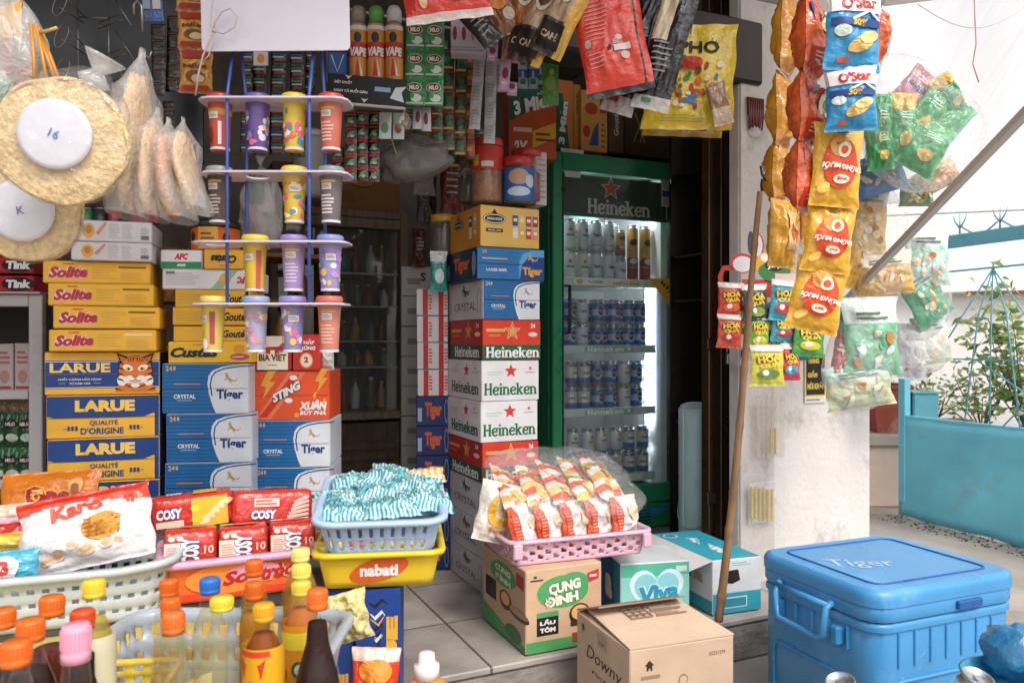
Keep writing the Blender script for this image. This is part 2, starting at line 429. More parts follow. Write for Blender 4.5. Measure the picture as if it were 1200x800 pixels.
# ------------------------------------------------------------------ bags
class Pouch:
    """pillow bag, centre at origin, faces -Y"""
    def __init__(s, name, label, cat, w, h, b, bg, loc, rz=0, rot=None, group=None, seed=1, kind='foil', wrinkle=1., pinch=.08, nx=30, ny=42, crimp=.05, partname='bag_body', back=None, flatpow=2.4):
        s.wd, s.h = w, h; s.t = Thing(name, label, cat, loc, rz, group, rot=rot)
        s.body = s.t.part(partname); sd = seed*1.37
        def prof(x, y, side):
            u = max(-1, min(1, 2*x/w)); v = max(-1, min(1, 2*y/h)); vv = min(1, abs(v)/(1-crimp*1.6))
            tx = max(0, 1-abs(u)**flatpow)**.6; ty = max(0, 1-vv**2.6)**.7
            e = exp(-(1-vv)*5)
            wr = wrinkle*(.12*sin(u*13+sd*3+side)*e+.05*sin(u*5+v*6+sd)+.09*noise.noise(Vector((u*2.2+sd, v*3+side*3, sd))))
            rg = abs(noise.noise(Vector((u*2.4+sd*1.7, v*2.6+side*2, sd*.7))))+.5*abs(noise.noise(Vector((u*6+sd, v*5+side, sd*1.1))))
            t = b/2*tx*ty*(1+wr*1.4)+b*.10*wr*tx*min(1, (1-vv)*8)-b*.16*wrinkle*rg*tx*min(1, (1-vv)*5)
            xx = x*(1-pinch*ty)+.01*w*sin(v*7+sd)*wrinkle
            fold = .03*w*noise.noise(Vector((u*1.2+sd, v*1.4, sd*2)))*wrinkle
            edge = .012*w*sin(u*11+sd)*(1 if vv >= 1 else 0)
            return xx, t, fold+edge
        def warp(x, y, o, side=-1):
            xx, t, fo = prof(x, y, side); return (xx, side*(t+o+.0006)+fo, y)
        s.warp = warp
        bgf = bg if callable(bg) else (lambda u, v: bg)
        fm = lambda u, v: M(bgf(u, v), kind)
        bkf = (lambda u, v: M(back, kind)) if back else (lambda u, v: fm(1-u, v))
        s.body.grid(lambda u, v: warp((u-.5)*w, (v-.5)*h, 0, -1), nx, ny, fm)
        s.body.grid(lambda u, v: warp((.5-u)*w, (v-.5)*h, 0, 1), nx, ny, bkf)
        part = lambda k: s.t.part(k)
        s.front = Canvas(lambda x, y, o: warp(x, y, o+.003, -1), s.body, part, cell=.012, step=.0013)
        s.backc = Canvas(lambda x, y, o: warp(-x, y, o+.0032, 1), s.body, part, cell=.014)
    def build(s): return s.t.build()
def clear_bag(name, label, cat, loc, r, seed, m=FILM, knot=True, group=None, rot=None, drop=.0, nu=44, nv=30, wr=.11):
    """see-through bag gathered at the top; r = half sizes; returns Thing for contents to be added elsewhere"""
    t = Thing(name, label, cat, loc, 0, group, rot=rot); p = t.part('plastic_film')
    def fn(u, v):
        a = 2*pi*u; z = -1+2*v
        k = (1-max(0, -z)**3.2)**.5 if z < 0 else (1-z**1.6)**.75
        k = max(k, .05)
        n1 = noise.noise(Vector((cos(a)*1.6+seed, sin(a)*1.6, z*1.5+seed)))
        pl = sin(a*7+seed+z*2)*max(0, z)*.12+sin(a*4+seed*2+z*5)*.04
        kk = k*(1+wr*2*n1+pl)
        return (r[0]*cos(a)*kk, r[1]*sin(a)*kk, r[2]*z+r[2]*.06*n1)
    p.grid(fn, nu, nv, m, True, None, True)
    if knot:
        q = t.part('knot')
        q.lathe([(r[0]*.05, 0), (r[0]*.05, r[2]*.05), (r[0]*.2, r[2]*.2), (r[0]*.26, r[2]*.3)], MILKY, 12, (0, 0, r[2]*.98))
    return t

# ------------------------------------------------------------------ baskets with real openings
def rrect(w, d, r, n):
    """n points round a rounded rectangle, counter-clockwise from the middle of the front side"""
    L = 2*(w+d)-8*r+2*pi*r; pts = []
    segs = [(w/2-r, 'l', (0, -d/2), (1, 0)), (pi*r/2, 'c', (w/2-r, -d/2+r), -pi/2), (d-2*r, 'l', (w/2, -d/2+r), (0, 1)), (pi*r/2, 'c', (w/2-r, d/2-r), 0),
            (w-2*r, 'l', (w/2-r, d/2), (-1, 0)), (pi*r/2, 'c', (-w/2+r, d/2-r), pi/2), (d-2*r, 'l', (-w/2, d/2-r), (0, -1)), (pi*r/2, 'c', (-w/2+r, -d/2+r), pi), (w/2-r, 'l', (-w/2+r, -d/2), (1, 0))]
    for i in range(n):
        q = L*i/n
        for ln, k, a, b in segs:
            if q <= ln:
                if k == 'l': pts.append((a[0]+b[0]*q, a[1]+b[1]*q))
                else: pts.append((a[0]+r*cos(b+q/r), a[1]+r*sin(b+q/r)))
                break
            q -= ln
        else: pts.append((0, -d/2))
    return pts
def basket(t, w, d, h, r, m, n, rows, hole, taper=.88, rim=.012, thick=.003, wave=None, floor_holes=True):
    """adds body and rim parts to Thing t; hole(i, j) says which wall cells are open"""
    top = rrect(w, d, r, n); b = t.part('basket_wall')
    dz = (lambda i: 0) if wave is None else wave
    def fn(u, v):
        i = int(round(u*n)) % n; k = taper+(1-taper)*v; x, y = top[i]
        return (x*k, y*k, v*(h+dz(top[i])))
    b.grid(fn, n, rows, m, True, lambda i, j: hole(i, j), True)
    b.mods.append(('SOLIDIFY', dict(thickness=thick, offset=0)))
    f = t.part('basket_floor')
    f.add([(x*taper*.999, y*taper*.999, .003) for x, y in top], [tuple(range(n))], m)
    f.mods.append(('SOLIDIFY', dict(thickness=.003, offset=1)))
    rm = t.part('rim')
    sec = [(0, .002), (rim, .000), (rim*1.15, -.004), (rim*1.1, -rim*.9), (rim*.85, -rim*.9), (rim*.8, -.005), (-.001, -.004)]
    vs = []; fs = []; K = len(sec)
    for i, (x, y) in enumerate(top):
        a, c = top[i-1], top[(i+1) % n]; tx, ty = c[0]-a[0], c[1]-a[1]; q = sqrt(tx*tx+ty*ty); nx, ny = ty/q, -tx/q
        vs += [(x+nx*s0, y+ny*s0, h+dz(top[i])+s1) for s0, s1 in sec]
    for i in range(n):
        j = (i+1) % n
        for k in range(K): fs.append((i*K+k, j*K+k, j*K+(k+1) % K, i*K+(k+1) % K))
    rm.add(vs, fs, m, True)
    return b
# ------------------------------------------------------------------ the setting
TH = radians(25); U = Vector((cos(TH), sin(TH), 0)); V = Vector((-sin(TH), cos(TH), 0)); O = Vector((-.05, 2.18, 0))
def S(u, v, z=0): return O+U*u+V*v+Vector((0, 0, z))
def local(px, py, o, rz, yl):
    """where the ray through a pixel meets the plane y = yl of a frame at o turned by rz: local x and z"""
    u = Vector((cos(rz), sin(rz), 0)); v = Vector((-sin(rz), cos(rz), 0)); c = Vector((0, 0, CAM_H)); d = Vector(((px-600)/FPX, 1, -(py-400)/FPX))
    o = Vector(o); q = o+v*yl; k = (q-c).dot(v)/d.dot(v); p = c+d*k-o
    return p.dot(u), p.z
# street
m, t, b = newmat('cracked_concrete'); b.inputs['Roughness'].default_value = .9
vary(t, b, lin('#a49b93'), .25, 3, .5, 60, .006, stain=lin('#5d554d'), stain_amt=.7, stain_scale=1.6); MATS['street'] = m
g = MB(); g.add([(-40, -40, -.15), (40, -40, -.15), (40, 60, -.15), (-40, 60, -.15)], [(0, 1, 2, 3)], m)
struct(g, 'street')
# tiled shop floor on a raised concrete step
m, t, b = newmat('grey_floor_tiles'); b.inputs['Roughness'].default_value = .42
tc = t.nodes.new('ShaderNodeTexCoord'); br = t.nodes.new('ShaderNodeTexBrick'); br.offset = 0; br.squash = 1
br.inputs['Scale'].default_value = 1; br.inputs['Brick Width'].default_value = .4; br.inputs['Row Height'].default_value = .4; br.inputs['Mortar Size'].default_value = .0045
br.inputs['Color1'].default_value = lin('#aca59d'); br.inputs['Color2'].default_value = lin('#9d968f'); br.inputs['Mortar'].default_value = lin('#5f5851')
n = t.nodes.new('ShaderNodeTexNoise'); n.inputs['Scale'].default_value = 5; n.inputs['Detail'].default_value = 8
mr = t.nodes.new('ShaderNodeMapRange'); mr.inputs[1].default_value = .35; mr.inputs[2].default_value = .75; mr.inputs[3].default_value = 1.1; mr.inputs[4].default_value = .45
mx = t.nodes.new('ShaderNodeMix'); mx.data_type = 'RGBA'; mx.blend_type = 'MULTIPLY'; mx.inputs[0].default_value = 1
L = t.links.new; L(tc.outputs['Object'], br.inputs['Vector']); L(tc.outputs['Object'], n.inputs['Vector']); L(n.outputs['Fac'], mr.inputs[0]); L(br.outputs['Color'], mx.inputs[6]); L(mr.outputs[0], mx.inputs[7]); L(mx.outputs[2], b.inputs['Base Color'])
bp = t.nodes.new('ShaderNodeBump'); bp.inputs['Strength'].default_value = .4; bp.inputs['Distance'].default_value = .003; bp.invert = True
L(br.outputs['Fac'], bp.inputs['Height']); L(bp.outputs[0], b.inputs['Normal'])
TILE = m
m, t, b = newmat('rough_step_concrete'); b.inputs['Roughness'].default_value = .95
vary(t, b, lin('#8f8780'), .35, 9, 1.0, 30, .012, stain=lin('#4e4741'), stain_amt=.8, stain_scale=5); STEPM = m
SCUFF = 1
g = MB(); g.box((-.2, 1.55, -.012), (4.2, 3.06, .02), TILE, .004); g.box((-.2, 1.553, -.087), (4.2, 3.05, .128), STEPM, .01)
struct(g, 'floor', O, (0, 0, TH))
# shop shell: walls, ceiling
def plaster(name, col, stain, amt=.6, sc=2.2, spots=None, bump=.35):
    m, t, b = newmat(name); b.inputs['Roughness'].default_value = .85
    vary(t, b, lin(col), .10, 4, bump, 35, .006, stain=lin(stain), stain_amt=amt, stain_scale=sc); return m
DARKW = plaster('dingy_plaster', '#968c83', '#544b44', .8, 3)
WHITEW = plaster('peeling_whitewash', '#d3cdc8', '#8a7f78', .95, 4.2, bump=.8)
def wall(name, label, u0, u1, v0, v1, z0, z1, mtl, cat='wall'):
    t = Thing(name, label, cat, S((u0+u1)/2, (v0+v1)/2, z0), TH); p = t.part('plaster'); p.box((0, 0, (z1-z0)/2), (u1-u0, v1-v0, z1-z0), mtl, .004)
    return t
wall('shop_wall', 'dim plaster wall at the very back of the shop behind the glass cabinet', -2.0, 1.8, 2.75, 2.85, .002, 2.705, DARKW).build()
wall('shop_wall', 'dim plaster wall behind the wire hook racks and biscuit shelves', -1.98, -1.9, .05, 2.76, .002, 2.705, DARKW).build()
wall('shop_wall', 'dim side wall of the shop between the green fridge and the pillar', 1.70, 1.78, .62, 2.76, .002, 2.705, DARKW).build()
g = MB(); g.box((-.15, 1.0, 2.74), (3.9, 3.9, .06), M('#9a928a', 'plastic'), .005)
struct(g, 'ceiling', O, (0, 0, TH))
# the white pillar at the shop's corner
PC = P(866, 400, 2.95); PC.z = 0
t = Thing('wall_pillar', 'thick whitewashed pillar with flaking paint at the corner of the shop', 'pillar', PC, TH)
p = t.part('plaster'); p.box((.356, .03, 1.27), (.712, .06, 2.84), WHITEW, .006); q = t.part('plaster_strip'); q.box((.088, -.0035, 1.27), (.172, .008, 2.84), plaster('grey_whitewash', '#c4bbb5', '#8a7f78', .9, 5, bump=.8), .003)  # greyer strip: the turned side face's shade is put into its colour
t.build()
PILL = PC
def on_pillar(px, py, off=0): x, z = local(px, py, PC, TH, -off); return PC+U*x-V*off+Vector((0, 0, z))
# roller door rails, wall strip and the dark slot between fridge and pillar
def upright(name, label, cat, px0, px1, Z, z0, z1, depth, m, extra=None):
    a = P(px0, 400, Z); wd = fit(a.x, Z, U.x, U.y, px1)
    t = Thing(name, label, cat, (a.x, a.y, 0), TH); p = t.part('post'); p.box((wd/2, depth/2, (z0+z1)/2), (wd, depth, z1-z0), m, .003)
    if extra: extra(t, wd)
    t.build()
BR = M('#4a3a30', 'metal'); BR2 = M('#6a5142', 'metal')
def lock(t, wd):
    p = t.part('padlock'); p.box((wd*.42, -.012, .86), (.028, .018, .042), M('#9a948c', 'metal'), .004)
    p.tube([(wd*.42+.010*cos(a), -.012, .88+.026*sin(a)+.004) for a in [i*pi/8 for i in range(9)]], .003, M('#b5b0a8', 'metal'))
    q = t.part('hasp'); q.box((wd*.42, -.004, .93), (.03, .008, .06), BR2, .002)
upright('door_rail', 'dark brown steel door rail with a padlock against the white pillar', 'door rail', 845, 861, 3.06, 0, 2.6, .08, BR, lock)
def hinge(t, wd):
    for z in (.92, .30):
        q = t.part('hinge'); q.box((wd*.1, -.012, z), (.06, .022, .045), M('#54443a', 'metal'), .003)
upright('door_rail', 'thin reddish brown door frame with two hinges beside the dark gap', 'door rail', 831, 842, 3.1, 0, 2.6, .05, BR2, hinge)
upright('wall_strip', 'bare pale plaster strip standing behind the teal rolled sheet', 'wall strip', 797, 813, 3.75, 0, 2.2, .06, M('#b3a6a0', 'card'))
# small dark shelf with odds and ends seen in the slot
t = Thing('slot_shelf', 'dark steel shelf unit in the narrow gap beside the fridge', 'shelf', S(1.50, .78, 0), TH)
for z in (.55, 1.12, 1.33, 1.72): q = t.part('shelf_board'); q.box((0, .1, z), (.24, .24, .012), M('#3a3533', 'metal'), .002)
t.part('back_panel').box((0, .24, 1.0), (.26, .01, 2.0), M('#2c2826', 'metal'))
t.build()
t = Thing('paper_box', 'small pale box on the dark shelf in the gap beside the fridge', 'box', S(1.5, .76, 1.126), TH); t.part('box_body').box((0, 0, .06), (.1, .08, .12), '#b9b4b0', .002); t.build()
# rolled sheet
a = P(815, 400, 3.3)
t = Thing('rolled_sheet', 'pale teal sheet rolled into an upright tube beside the fridge', 'rolled sheet', (a.x, a.y, 0))
def roll(u, v):
    th = 2*pi*1.6*u; r = .062+.010*u; return (r*cos(th), r*sin(th), v*(.655+.012*sin(th*1.2)))
p = t.part('sheet'); p.grid(roll, 60, 10, M('#a9c3c2', 'plastic')); p.mods.append(('SOLIDIFY', dict(thickness=.002)))
q = t.part('string'); q.tube([(.075*cos(a), .075*sin(a), .23+.09*sin(a+.6)) for a in [i*2*pi/24 for i in range(24)]], .0022, M('#6fb0ae', 'plastic'), 6, True)
t.build()
# ------------------------------------------------------------------ outside on the right: turquoise gate, fence, plants, neighbour's wall
TURQ = None
m, t, b = newmat('turquoise_gate_paint'); b.inputs['Roughness'].default_value = .55
vary(t, b, lin('#7ad6ec'), .2, 3, .3, 20, .004, stain=lin('#8fa8a6'), stain_amt=.65, stain_scale=3.5); TURQ = m
BLUEM = M('#6fbfd2', 'plastic')
G0 = P(1053, 400, 4.74); G1 = P(1200, 400, 4.0); gd = (G1-G0); gd.z = 0; gL = gd.length; gd.normalize(); grz = math.atan2(gd.y, gd.x)
G0.z = 0
t = Thing('metal_gate', 'turquoise sheet metal gate with flaking lower edge and fan wire grille above', 'gate', G0, grz)
p = t.part('sheet_panel')
def gp(u, v):
    x = u*2.4; z0 = -.13+.018*noise.noise(Vector((x*6, 0, 3)))-.01
    return (x, .006*noise.noise(Vector((x*2, v*3, 1))), z0+(.462-z0)*v)
p.grid(gp, 60, 12, TURQ); p.mods.append(('SOLIDIFY', dict(thickness=.012)))
q = t.part('gate_post'); q.box((.025, .02, .42), (.05, .05, .95), TURQ, .004)
q = t.part('frame_bar'); q.box((1.2, .014, .468), (2.4, .03, .022), TURQ, .003)
GZ1 = 1.50
q = t.part('top_rail'); q.box((1.3, 0, GZ1), (2.2, .02, .075), BLUEM, .004)
q = t.part('thin_rail'); q.box((1.3, 0, GZ1-.17), (2.2, .012, .010), BLUEM)
q = t.part('thin_rail'); q.box((1.3, 0, .83), (2.2, .012, .008), BLUEM)
for k in range(6):                                   # spear finials with scrolls
    x = .42+k*.24
    q = t.part('finial'); q.tube([(x, 0, GZ1+.03), (x, 0, GZ1+.16)], [.006, .001], BLUEM, 6)
    q.tube([(x, 0, GZ1+.07), (x-.03, 0, GZ1+.11), (x-.045, 0, GZ1+.15)], [.005, .004, .001], BLUEM, 6); q.tube([(x, 0, GZ1+.07), (x+.03, 0, GZ1+.11), (x+.045, 0, GZ1+.15)], [.005, .004, .001], BLUEM, 6)
    q.tube([(x+.015+.21*i/8, 0, GZ1+.075-.05*sin(pi*i/8)) for i in range(9)], .005, BLUEM, 6)
for k in range(3):                                   # wire fans and diamonds
    x = .62+k*.72
    q = t.part('wire_fan')
    for dx in (-.36, -.17, -.02, .15, .34): q.tube([(x, 0, GZ1-.175), (x+dx*.5, 0, GZ1-.42), (x+dx, 0, .83 if abs(dx) > .2 else .48)], .0042, BLUEM, 6)
    for dx in (-.3, -.12, .12, .3): q.tube([(x+.36, 0, .83), (x+.36+dx*.5, 0, .64), (x+.36+dx, 0, .48)], .0042, BLUEM, 6)
    q.tube([(x-.1, 0, .83), (x+.18, 0, .66), (x+.36, 0, .56)], .0042, BLUEM, 6)
t.build()
# low beige wall, between pillar and gate, with pots on it
def rowpt(px, py, Z): return P(px, py, Z)
a = P(1012, 400, 5.0)
BEIGE = plaster('beige_render', '#c9b3a4', '#8b7767', .6)
t = Thing('garden_wall', 'low beige rendered wall with a cracked ledge beside the turquoise gate', 'wall', (a.x-.1, 5.0, -.15), 0)
t.part('render').box((1.2, .2, .2), (2.6, .4, .40), BEIGE, .01); q = t.part('ledge'); q.box((1.2, .19, .44), (2.64, .46, .08), plaster('grey_ledge', '#a59a92', '#4f463f', .8), .012); t.build()
LEDGE = .33
t = Thing('clay_pot', 'square red clay planter with white scratches on the beige wall', 'plant pot', P(1036, 400, 5.1)*Vector((1, 1, 0)) if False else (P(1036, 0, 5.12).x, 5.12, LEDGE))
CL = M('#9c4a36', 'clay'); p = t.part('pot_body'); p.lathe([(.12, 0), (.16, .16), (.165, .30)], CL, 4, T=Matrix.Rotation(pi/4, 4, 'Z'), smooth=False); p.box((0, 0, .30), (.27, .27, .03), CL, .008); t.part('soil').box((0, 0, .318), (.22, .22, .01), M('#4a3526', 'clay'), .003); t.build()
t = Thing('planter_box', 'small turquoise planter box above a terracotta trough behind the gate', 'plant pot', (P(1078, 0, 5.1).x, 5.1, LEDGE+.08)); t.part('pot_body').box((0, 0, .09), (.17, .16, .18), BLUEM, .01); t.part('rim').box((0, 0, .185), (.19, .18, .014), BLUEM, .004); t.build()
t = Thing('terracotta_trough', 'ribbed terracotta trough on the ledge behind the gate panel', 'plant pot', (P(1100, 0, 5.15).x, 5.15, LEDGE)); p = t.part('pot_body'); p.box((0, 0, .04), (.42, .18, .078), M('#a8644a', 'clay'), .008)
for k in range(9): p.box((-.19+k*.047, -.093, .04), (.02, .01, .07), M('#a8644a', 'clay'), .003)
t.build()
def plant(label, loc, r, n, seed, cat='plant', stems=7, ls=.05, droop=.3):
    rr = random.Random(seed); t = Thing('potted_plant', label, cat, loc); st = t.part('stem'); lf = t.part('foliage')
    G = [M(c, 'leaf') for c in ('#8fae58', '#a5bb6c', '#6f9246', '#bcc88a', '#cfc68a')]
    for k in range(stems):
        a = rr.uniform(0, 2*pi); tip = Vector((r[0]*cos(a)*rr.uniform(.2, 1), r[1]*sin(a)*rr.uniform(.2, 1), r[2]*rr.uniform(.55, 1)))
        pts = [Vector((0, 0, 0))+tip*(i/5)+Vector((0, 0, -droop*r[2]*(i/5)**2*rr.random())) for i in range(6)]
        st.tube(pts, [.006-.0008*i for i in range(6)], M('#6d6238', 'leaf'), 5)
        for q in range(n):
            f = rr.uniform(.25, 1.05); c = tip*f+Vector((rr.gauss(0, .04), rr.gauss(0, .04), rr.gauss(0, .035)))
            d = Vector((rr.gauss(0, 1), rr.gauss(0, 1), rr.gauss(0, .6))).normalized(); s2 = d.orthogonal().normalized(); l = ls*rr.uniform(.6, 1.4); wd = l*.28
            up = d.cross(s2)*l*.12
            lf.add([c, c+d*l*.5+s2*wd+up, c+d*l, c+d*l*.5-s2*wd+up], [(0, 1, 2), (0, 2, 3)], rr.choice(G))
    t.build()
plant('leafy green plant growing from the red clay planter', (P(1036, 0, 5.12).x, 5.12, LEDGE+.31), (.22, .15, .34), 16, 1)
plant('pale green leafy plant behind the turquoise planter box', (P(1100, 0, 5.3).x, 5.3, LEDGE+.08), (.35, .2, .42), 22, 2, stems=9)
plant('bushy yellow green shrub against the bright wall behind the gate', (P(1150, 0, 5.0).x, 5.0, LEDGE), (.4, .25, .5), 26, 3, stems=10)
plant('tall climbing shrub with dry stems at the edge of the fence', (P(1205, 0, 4.75).x, 4.75, LEDGE), (.34, .3, 1.05), 44, 4, stems=13, ls=.075)
# neighbour's sunlit white wall with a ledge
t = Thing('house_wall', "neighbour's bright white house wall with a rust stained ledge", 'wall', (P(1100, 0, 6.4).x, 6.4, -.15), radians(-14))
NW = plaster('neighbour_whitewash', '#efece8', '#d2c9c0', .5); t.part('plaster').box((1.2, .1, 2.4), (7.0, .2, 4.8), NW, .01)
q = t.part('ledge'); q.box((1.2, -.06, 1.52), (7.0, .12, .09), NW, .01); q = t.part('rust_streak'); q.box((.55, -.125, 1.475), (.75, .012, .028), M('#7a4a32', 'card'), .003); t.build()
# white translucent tarpaulin strung between the shop corner and the house
m = bpy.data.materials.new('white_tarpaulin'); m.use_nodes = True; tt = m.node_tree; tt.nodes.remove(tt.nodes['Principled BSDF'])
di = tt.nodes.new('ShaderNodeBsdfDiffuse'); di.inputs[0].default_value = (.86, .86, .85, 1); tl = tt.nodes.new('ShaderNodeBsdfTranslucent'); tl.inputs[0].default_value = (.93, .93, .93, 1)
mx = tt.nodes.new('ShaderNodeMixShader'); mx.inputs[0].default_value = .62; tt.links.new(di.outputs[0], mx.inputs[1]); tt.links.new(tl.outputs[0], mx.inputs[2]); tt.links.new(mx.outputs[0], tt.nodes['Material Output'].inputs[0])
tc = tt.nodes.new('ShaderNodeTexCoord'); mp = tt.nodes.new('ShaderNodeMapping'); mp.inputs['Rotation'].default_value = (0, 0, .9); mp.inputs['Scale'].default_value = (5, .35, 1)
n = tt.nodes.new('ShaderNodeTexNoise'); n.inputs['Scale'].default_value = 2; tt.links.new(tc.outputs['Object'], mp.inputs[0]); tt.links.new(mp.outputs[0], n.inputs['Vector'])
bp = tt.nodes.new('ShaderNodeBump'); bp.inputs['Strength'].default_value = .55; bp.inputs['Distance'].default_value = .04; tt.links.new(n.outputs['Fac'], bp.inputs['Height']); tt.links.new(bp.outputs[0], di.inputs['Normal']); tt.links.new(bp.outputs[0], tl.inputs['Normal'])
TARP = m
t = Thing('tarpaulin', 'creased white tarpaulin stretched up from the fence to the shop awning', 'tarpaulin')
p = t.part('sheet')
def tarp(u, v):
    a = Vector((1.75, 6.0, 1.86)).lerp(Vector((6.2, 4.7, 1.86)), u); bq = Vector((1.2, 3.0, 3.3)).lerp(Vector((5.4, 2.0, 3.3)), u)
    q = a.lerp(bq, v); q.z += -.14*sin(pi*v)+.035*sin(u*31+v*9)*sin(pi*v); return q
p.grid(tarp, 50, 24, TARP)
r_ = t.part('edge_rope'); r_.tube([tarp(i/20, 0)-Vector((0, .02, .0)) for i in range(21)], .006, M('#b9c2c0', 'plastic'), 6)
t.build()
for k, (x0, y0, x1, y1) in enumerate(((1082, 12, 1215, -12), (1068, 15, 1262, 180))):
    pass
t = Thing('pink_string', 'thin pink string dangling below the white tarpaulin', 'string'); t.part('cord').tube([P(1141, -20, 2.9), P(1143, 30, 2.9), P(1144, 52, 2.9), P(1140, 75, 2.9), P(1147, 97, 2.9)], .0025, M('#cf9a9e', 'plastic'), 6); t.build()
t = Thing('slack_wire', 'thin pale wire sagging in front of the white tarpaulin', 'wire'); t.part('cord').tube([P(1075+8*i, 5+33*sin(pi*i/18)-i*.6, 3.0) for i in range(19)], .002, M('#c8d0d0', 'plastic'), 6); t.build()
# awning strut
t = Thing('awning_strut', 'grey square steel strut slanting up from the pillar to the awning', 'strut')
a, b2 = P(983, 361, 2.94), P(1225, 108, 1.75); d = (b2-a); ln = d.length
t.loc = a; q = d.to_track_quat('X', 'Z').to_euler(); t.rot = q
t.part('bar').box((ln/2, 0, 0), (ln, .022, .022), M('#c4bebb', 'plastic'), .002); t.build()
# hanging white sign edge at the very top
t = Thing('sign_board', 'white awning sign with a blue oval, its lower corner poking into view', 'sign', P(1062, 0, 2.2), radians(-18)); p = t.part('board'); p.box((.03, 0, .14), (.2, .03, .30), '#d9d7d9', .012)
cv = Canvas(lambda x, y, o: (x, -.015-o, y), p, lambda k: t.part(k)); cv.ell(.0, .045, .06, .04, '#3b5fa8', 1); cv.ell(.0, .045, .05, .031, '#d9d7d9', 2); t.build()
# ------------------------------------------------------------------ printed fronts
NAVY, GOLD, CREAM, WHITE, BLUE, RED, GREEN = '#1c3f7e', '#eab13a', '#efe6d2', '#e9e6e4', '#1f6ba8', '#cf3524', '#1d6b42'
def cat_mark(cv, cx, cy, s, m='#c9a27a', m2='#7a5a44'):
    """leaping striped cat emblem"""
    pts = [(-.5, .55), (-.32, .72), (-.12, .6), (-.02, .2), (.25, -.05), (.55, -.2), (.8, -.1), (.92, .12), (.98, .1), (.9, -.22), (.6, -.38), (.25, -.3), (.3, -.5), (.1, -.5), (-.05, -.2), (-.25, -.1), (-.5, -.3), (-.6, -.2), (-.38, .05), (-.42, .3)]
    cv.poly([(cx+x*s, cy+y*s) for x, y in pts], m, 3, 'emblem')
    for k in range(4): cv.stroke([(cx+(-.3+k*.16)*s, cy+(.35-k*.17)*s), (cx+(-.16+k*.17)*s, cy+(.22-k*.17)*s)], .05*s, m2, 4, 'emblem')
def tiger_head(cv, cx, cy, s):
    O_, K, W = '#d9772a', '#2b1c14', '#efe5d6'
    e = 'emblem'
    for sx in (-1, 1):
        cv.poly([(cx+sx*.62*s, cy+.30*s), (cx+sx*.86*s, cy+.98*s), (cx+sx*.22*s, cy+.72*s)], K, 2, e); cv.poly([(cx+sx*.58*s, cy+.42*s), (cx+sx*.76*s, cy+.84*s), (cx+sx*.34*s, cy+.68*s)], O_, 3, e)
    cv.poly([(cx-.92*s, cy-.98*s), (cx-.62*s, cy-.3*s), (cx+.62*s, cy-.3*s), (cx+.98*s, cy-.98*s)], O_, 2, e)
    cv.ell(cx, cy+.02*s, .80*s, .82*s, K, 3, e); cv.ell(cx, cy+.04*s, .76*s, .78*s, O_, 4, e)
    for sx in (-1, 1):
        cv.ell(cx+sx*.34*s, cy+.22*s, .24*s, .15*s, W, 5, e, rot=sx*.4); cv.ell(cx+sx*.32*s, cy+.17*s, .13*s, .08*s, '#d8b84a', 6, e); cv.ell(cx+sx*.30*s, cy+.17*s, .05*s, .07*s, K, 7, e)
        cv.ell(cx+sx*.24*s, cy-.36*s, .27*s, .2*s, W, 5, e)
        cv.ell(cx+sx*.6*s, cy-.42*s, .22*s, .26*s, W, 5, e)
        for k in range(4):
            y = .5-.28*k; cv.stroke([(cx+sx*.78*s, cy+(y+.02)*s), (cx+sx*.6*s, cy+(y-.04)*s), (cx+sx*.5*s, cy+(y-.14)*s)], [.09*s, .07*s, .01*s], K, 6, e)
        for k in range(3): cv.stroke([(cx+sx*(.08+.12*k)*s, cy+(.72-.03*k)*s), (cx+sx*(.1+.1*k)*s, cy+.5*s)], [.06*s, .01*s], K, 6, e)
        cv.stroke([(cx+sx*.9*s, cy-.8*s), (cx+sx*.6*s, cy-.9*s)], [.1*s, .02*s], K, 4, e)
        cv.stroke([(cx, cy-.36*s), (cx+sx*.12*s, cy-.46*s), (cx+sx*.26*s, cy-.42*s)], .035*s, K, 8, e)
    cv.poly([(cx-.17*s, cy-.16*s), (cx+.17*s, cy-.16*s), (cx, cy-.32*s)], '#b06a5a', 7, e)
    cv.ell(cx, cy-.66*s, .2*s, .12*s, W, 6, e)
def art_larue_tiger(c):
    f, w, h = c.front, c.wd, c.h
    f.rect(-w/2+.002, -h/2+.02, w/2-.002, h/2-.026, NAVY, 1); f.rect(-w/2+.002, h/2-.031, w/2-.002, h/2-.029, WHITE, 2); f.rect(-w/2+.002, -h/2+.022, w/2-.002, -h/2+.024, WHITE, 2)
    f.text('LARUE', -w*.195, h*.13, h*.22, '#efc868', w*.52, 3, .035)
    f.text('CHẤT LƯỢNG HẢO HẠNG', -w*.2, -h*.13, h*.075, WHITE, w*.37, 3, .02); f.text('TỪ NĂM 1909', -w*.2, -h*.225, h*.06, WHITE, w*.18, 3, .02)
    for sx in (-1, 1): f.rect(-w*.2+sx*w*.15-w*.03, -h*.228, -w*.2+sx*w*.15+w*.03, -h*.222, WHITE, 3)
    for k in range(26): f.stroke([(-w*.46+k*w*.016, -h*.02), (-w*.44+k*w*.016, h*.02)], .001, '#3c66a8', 2)
    tiger_head(f, w*.285, h*.02, h*.47); c.seam(-h*.02, '#8a6426')
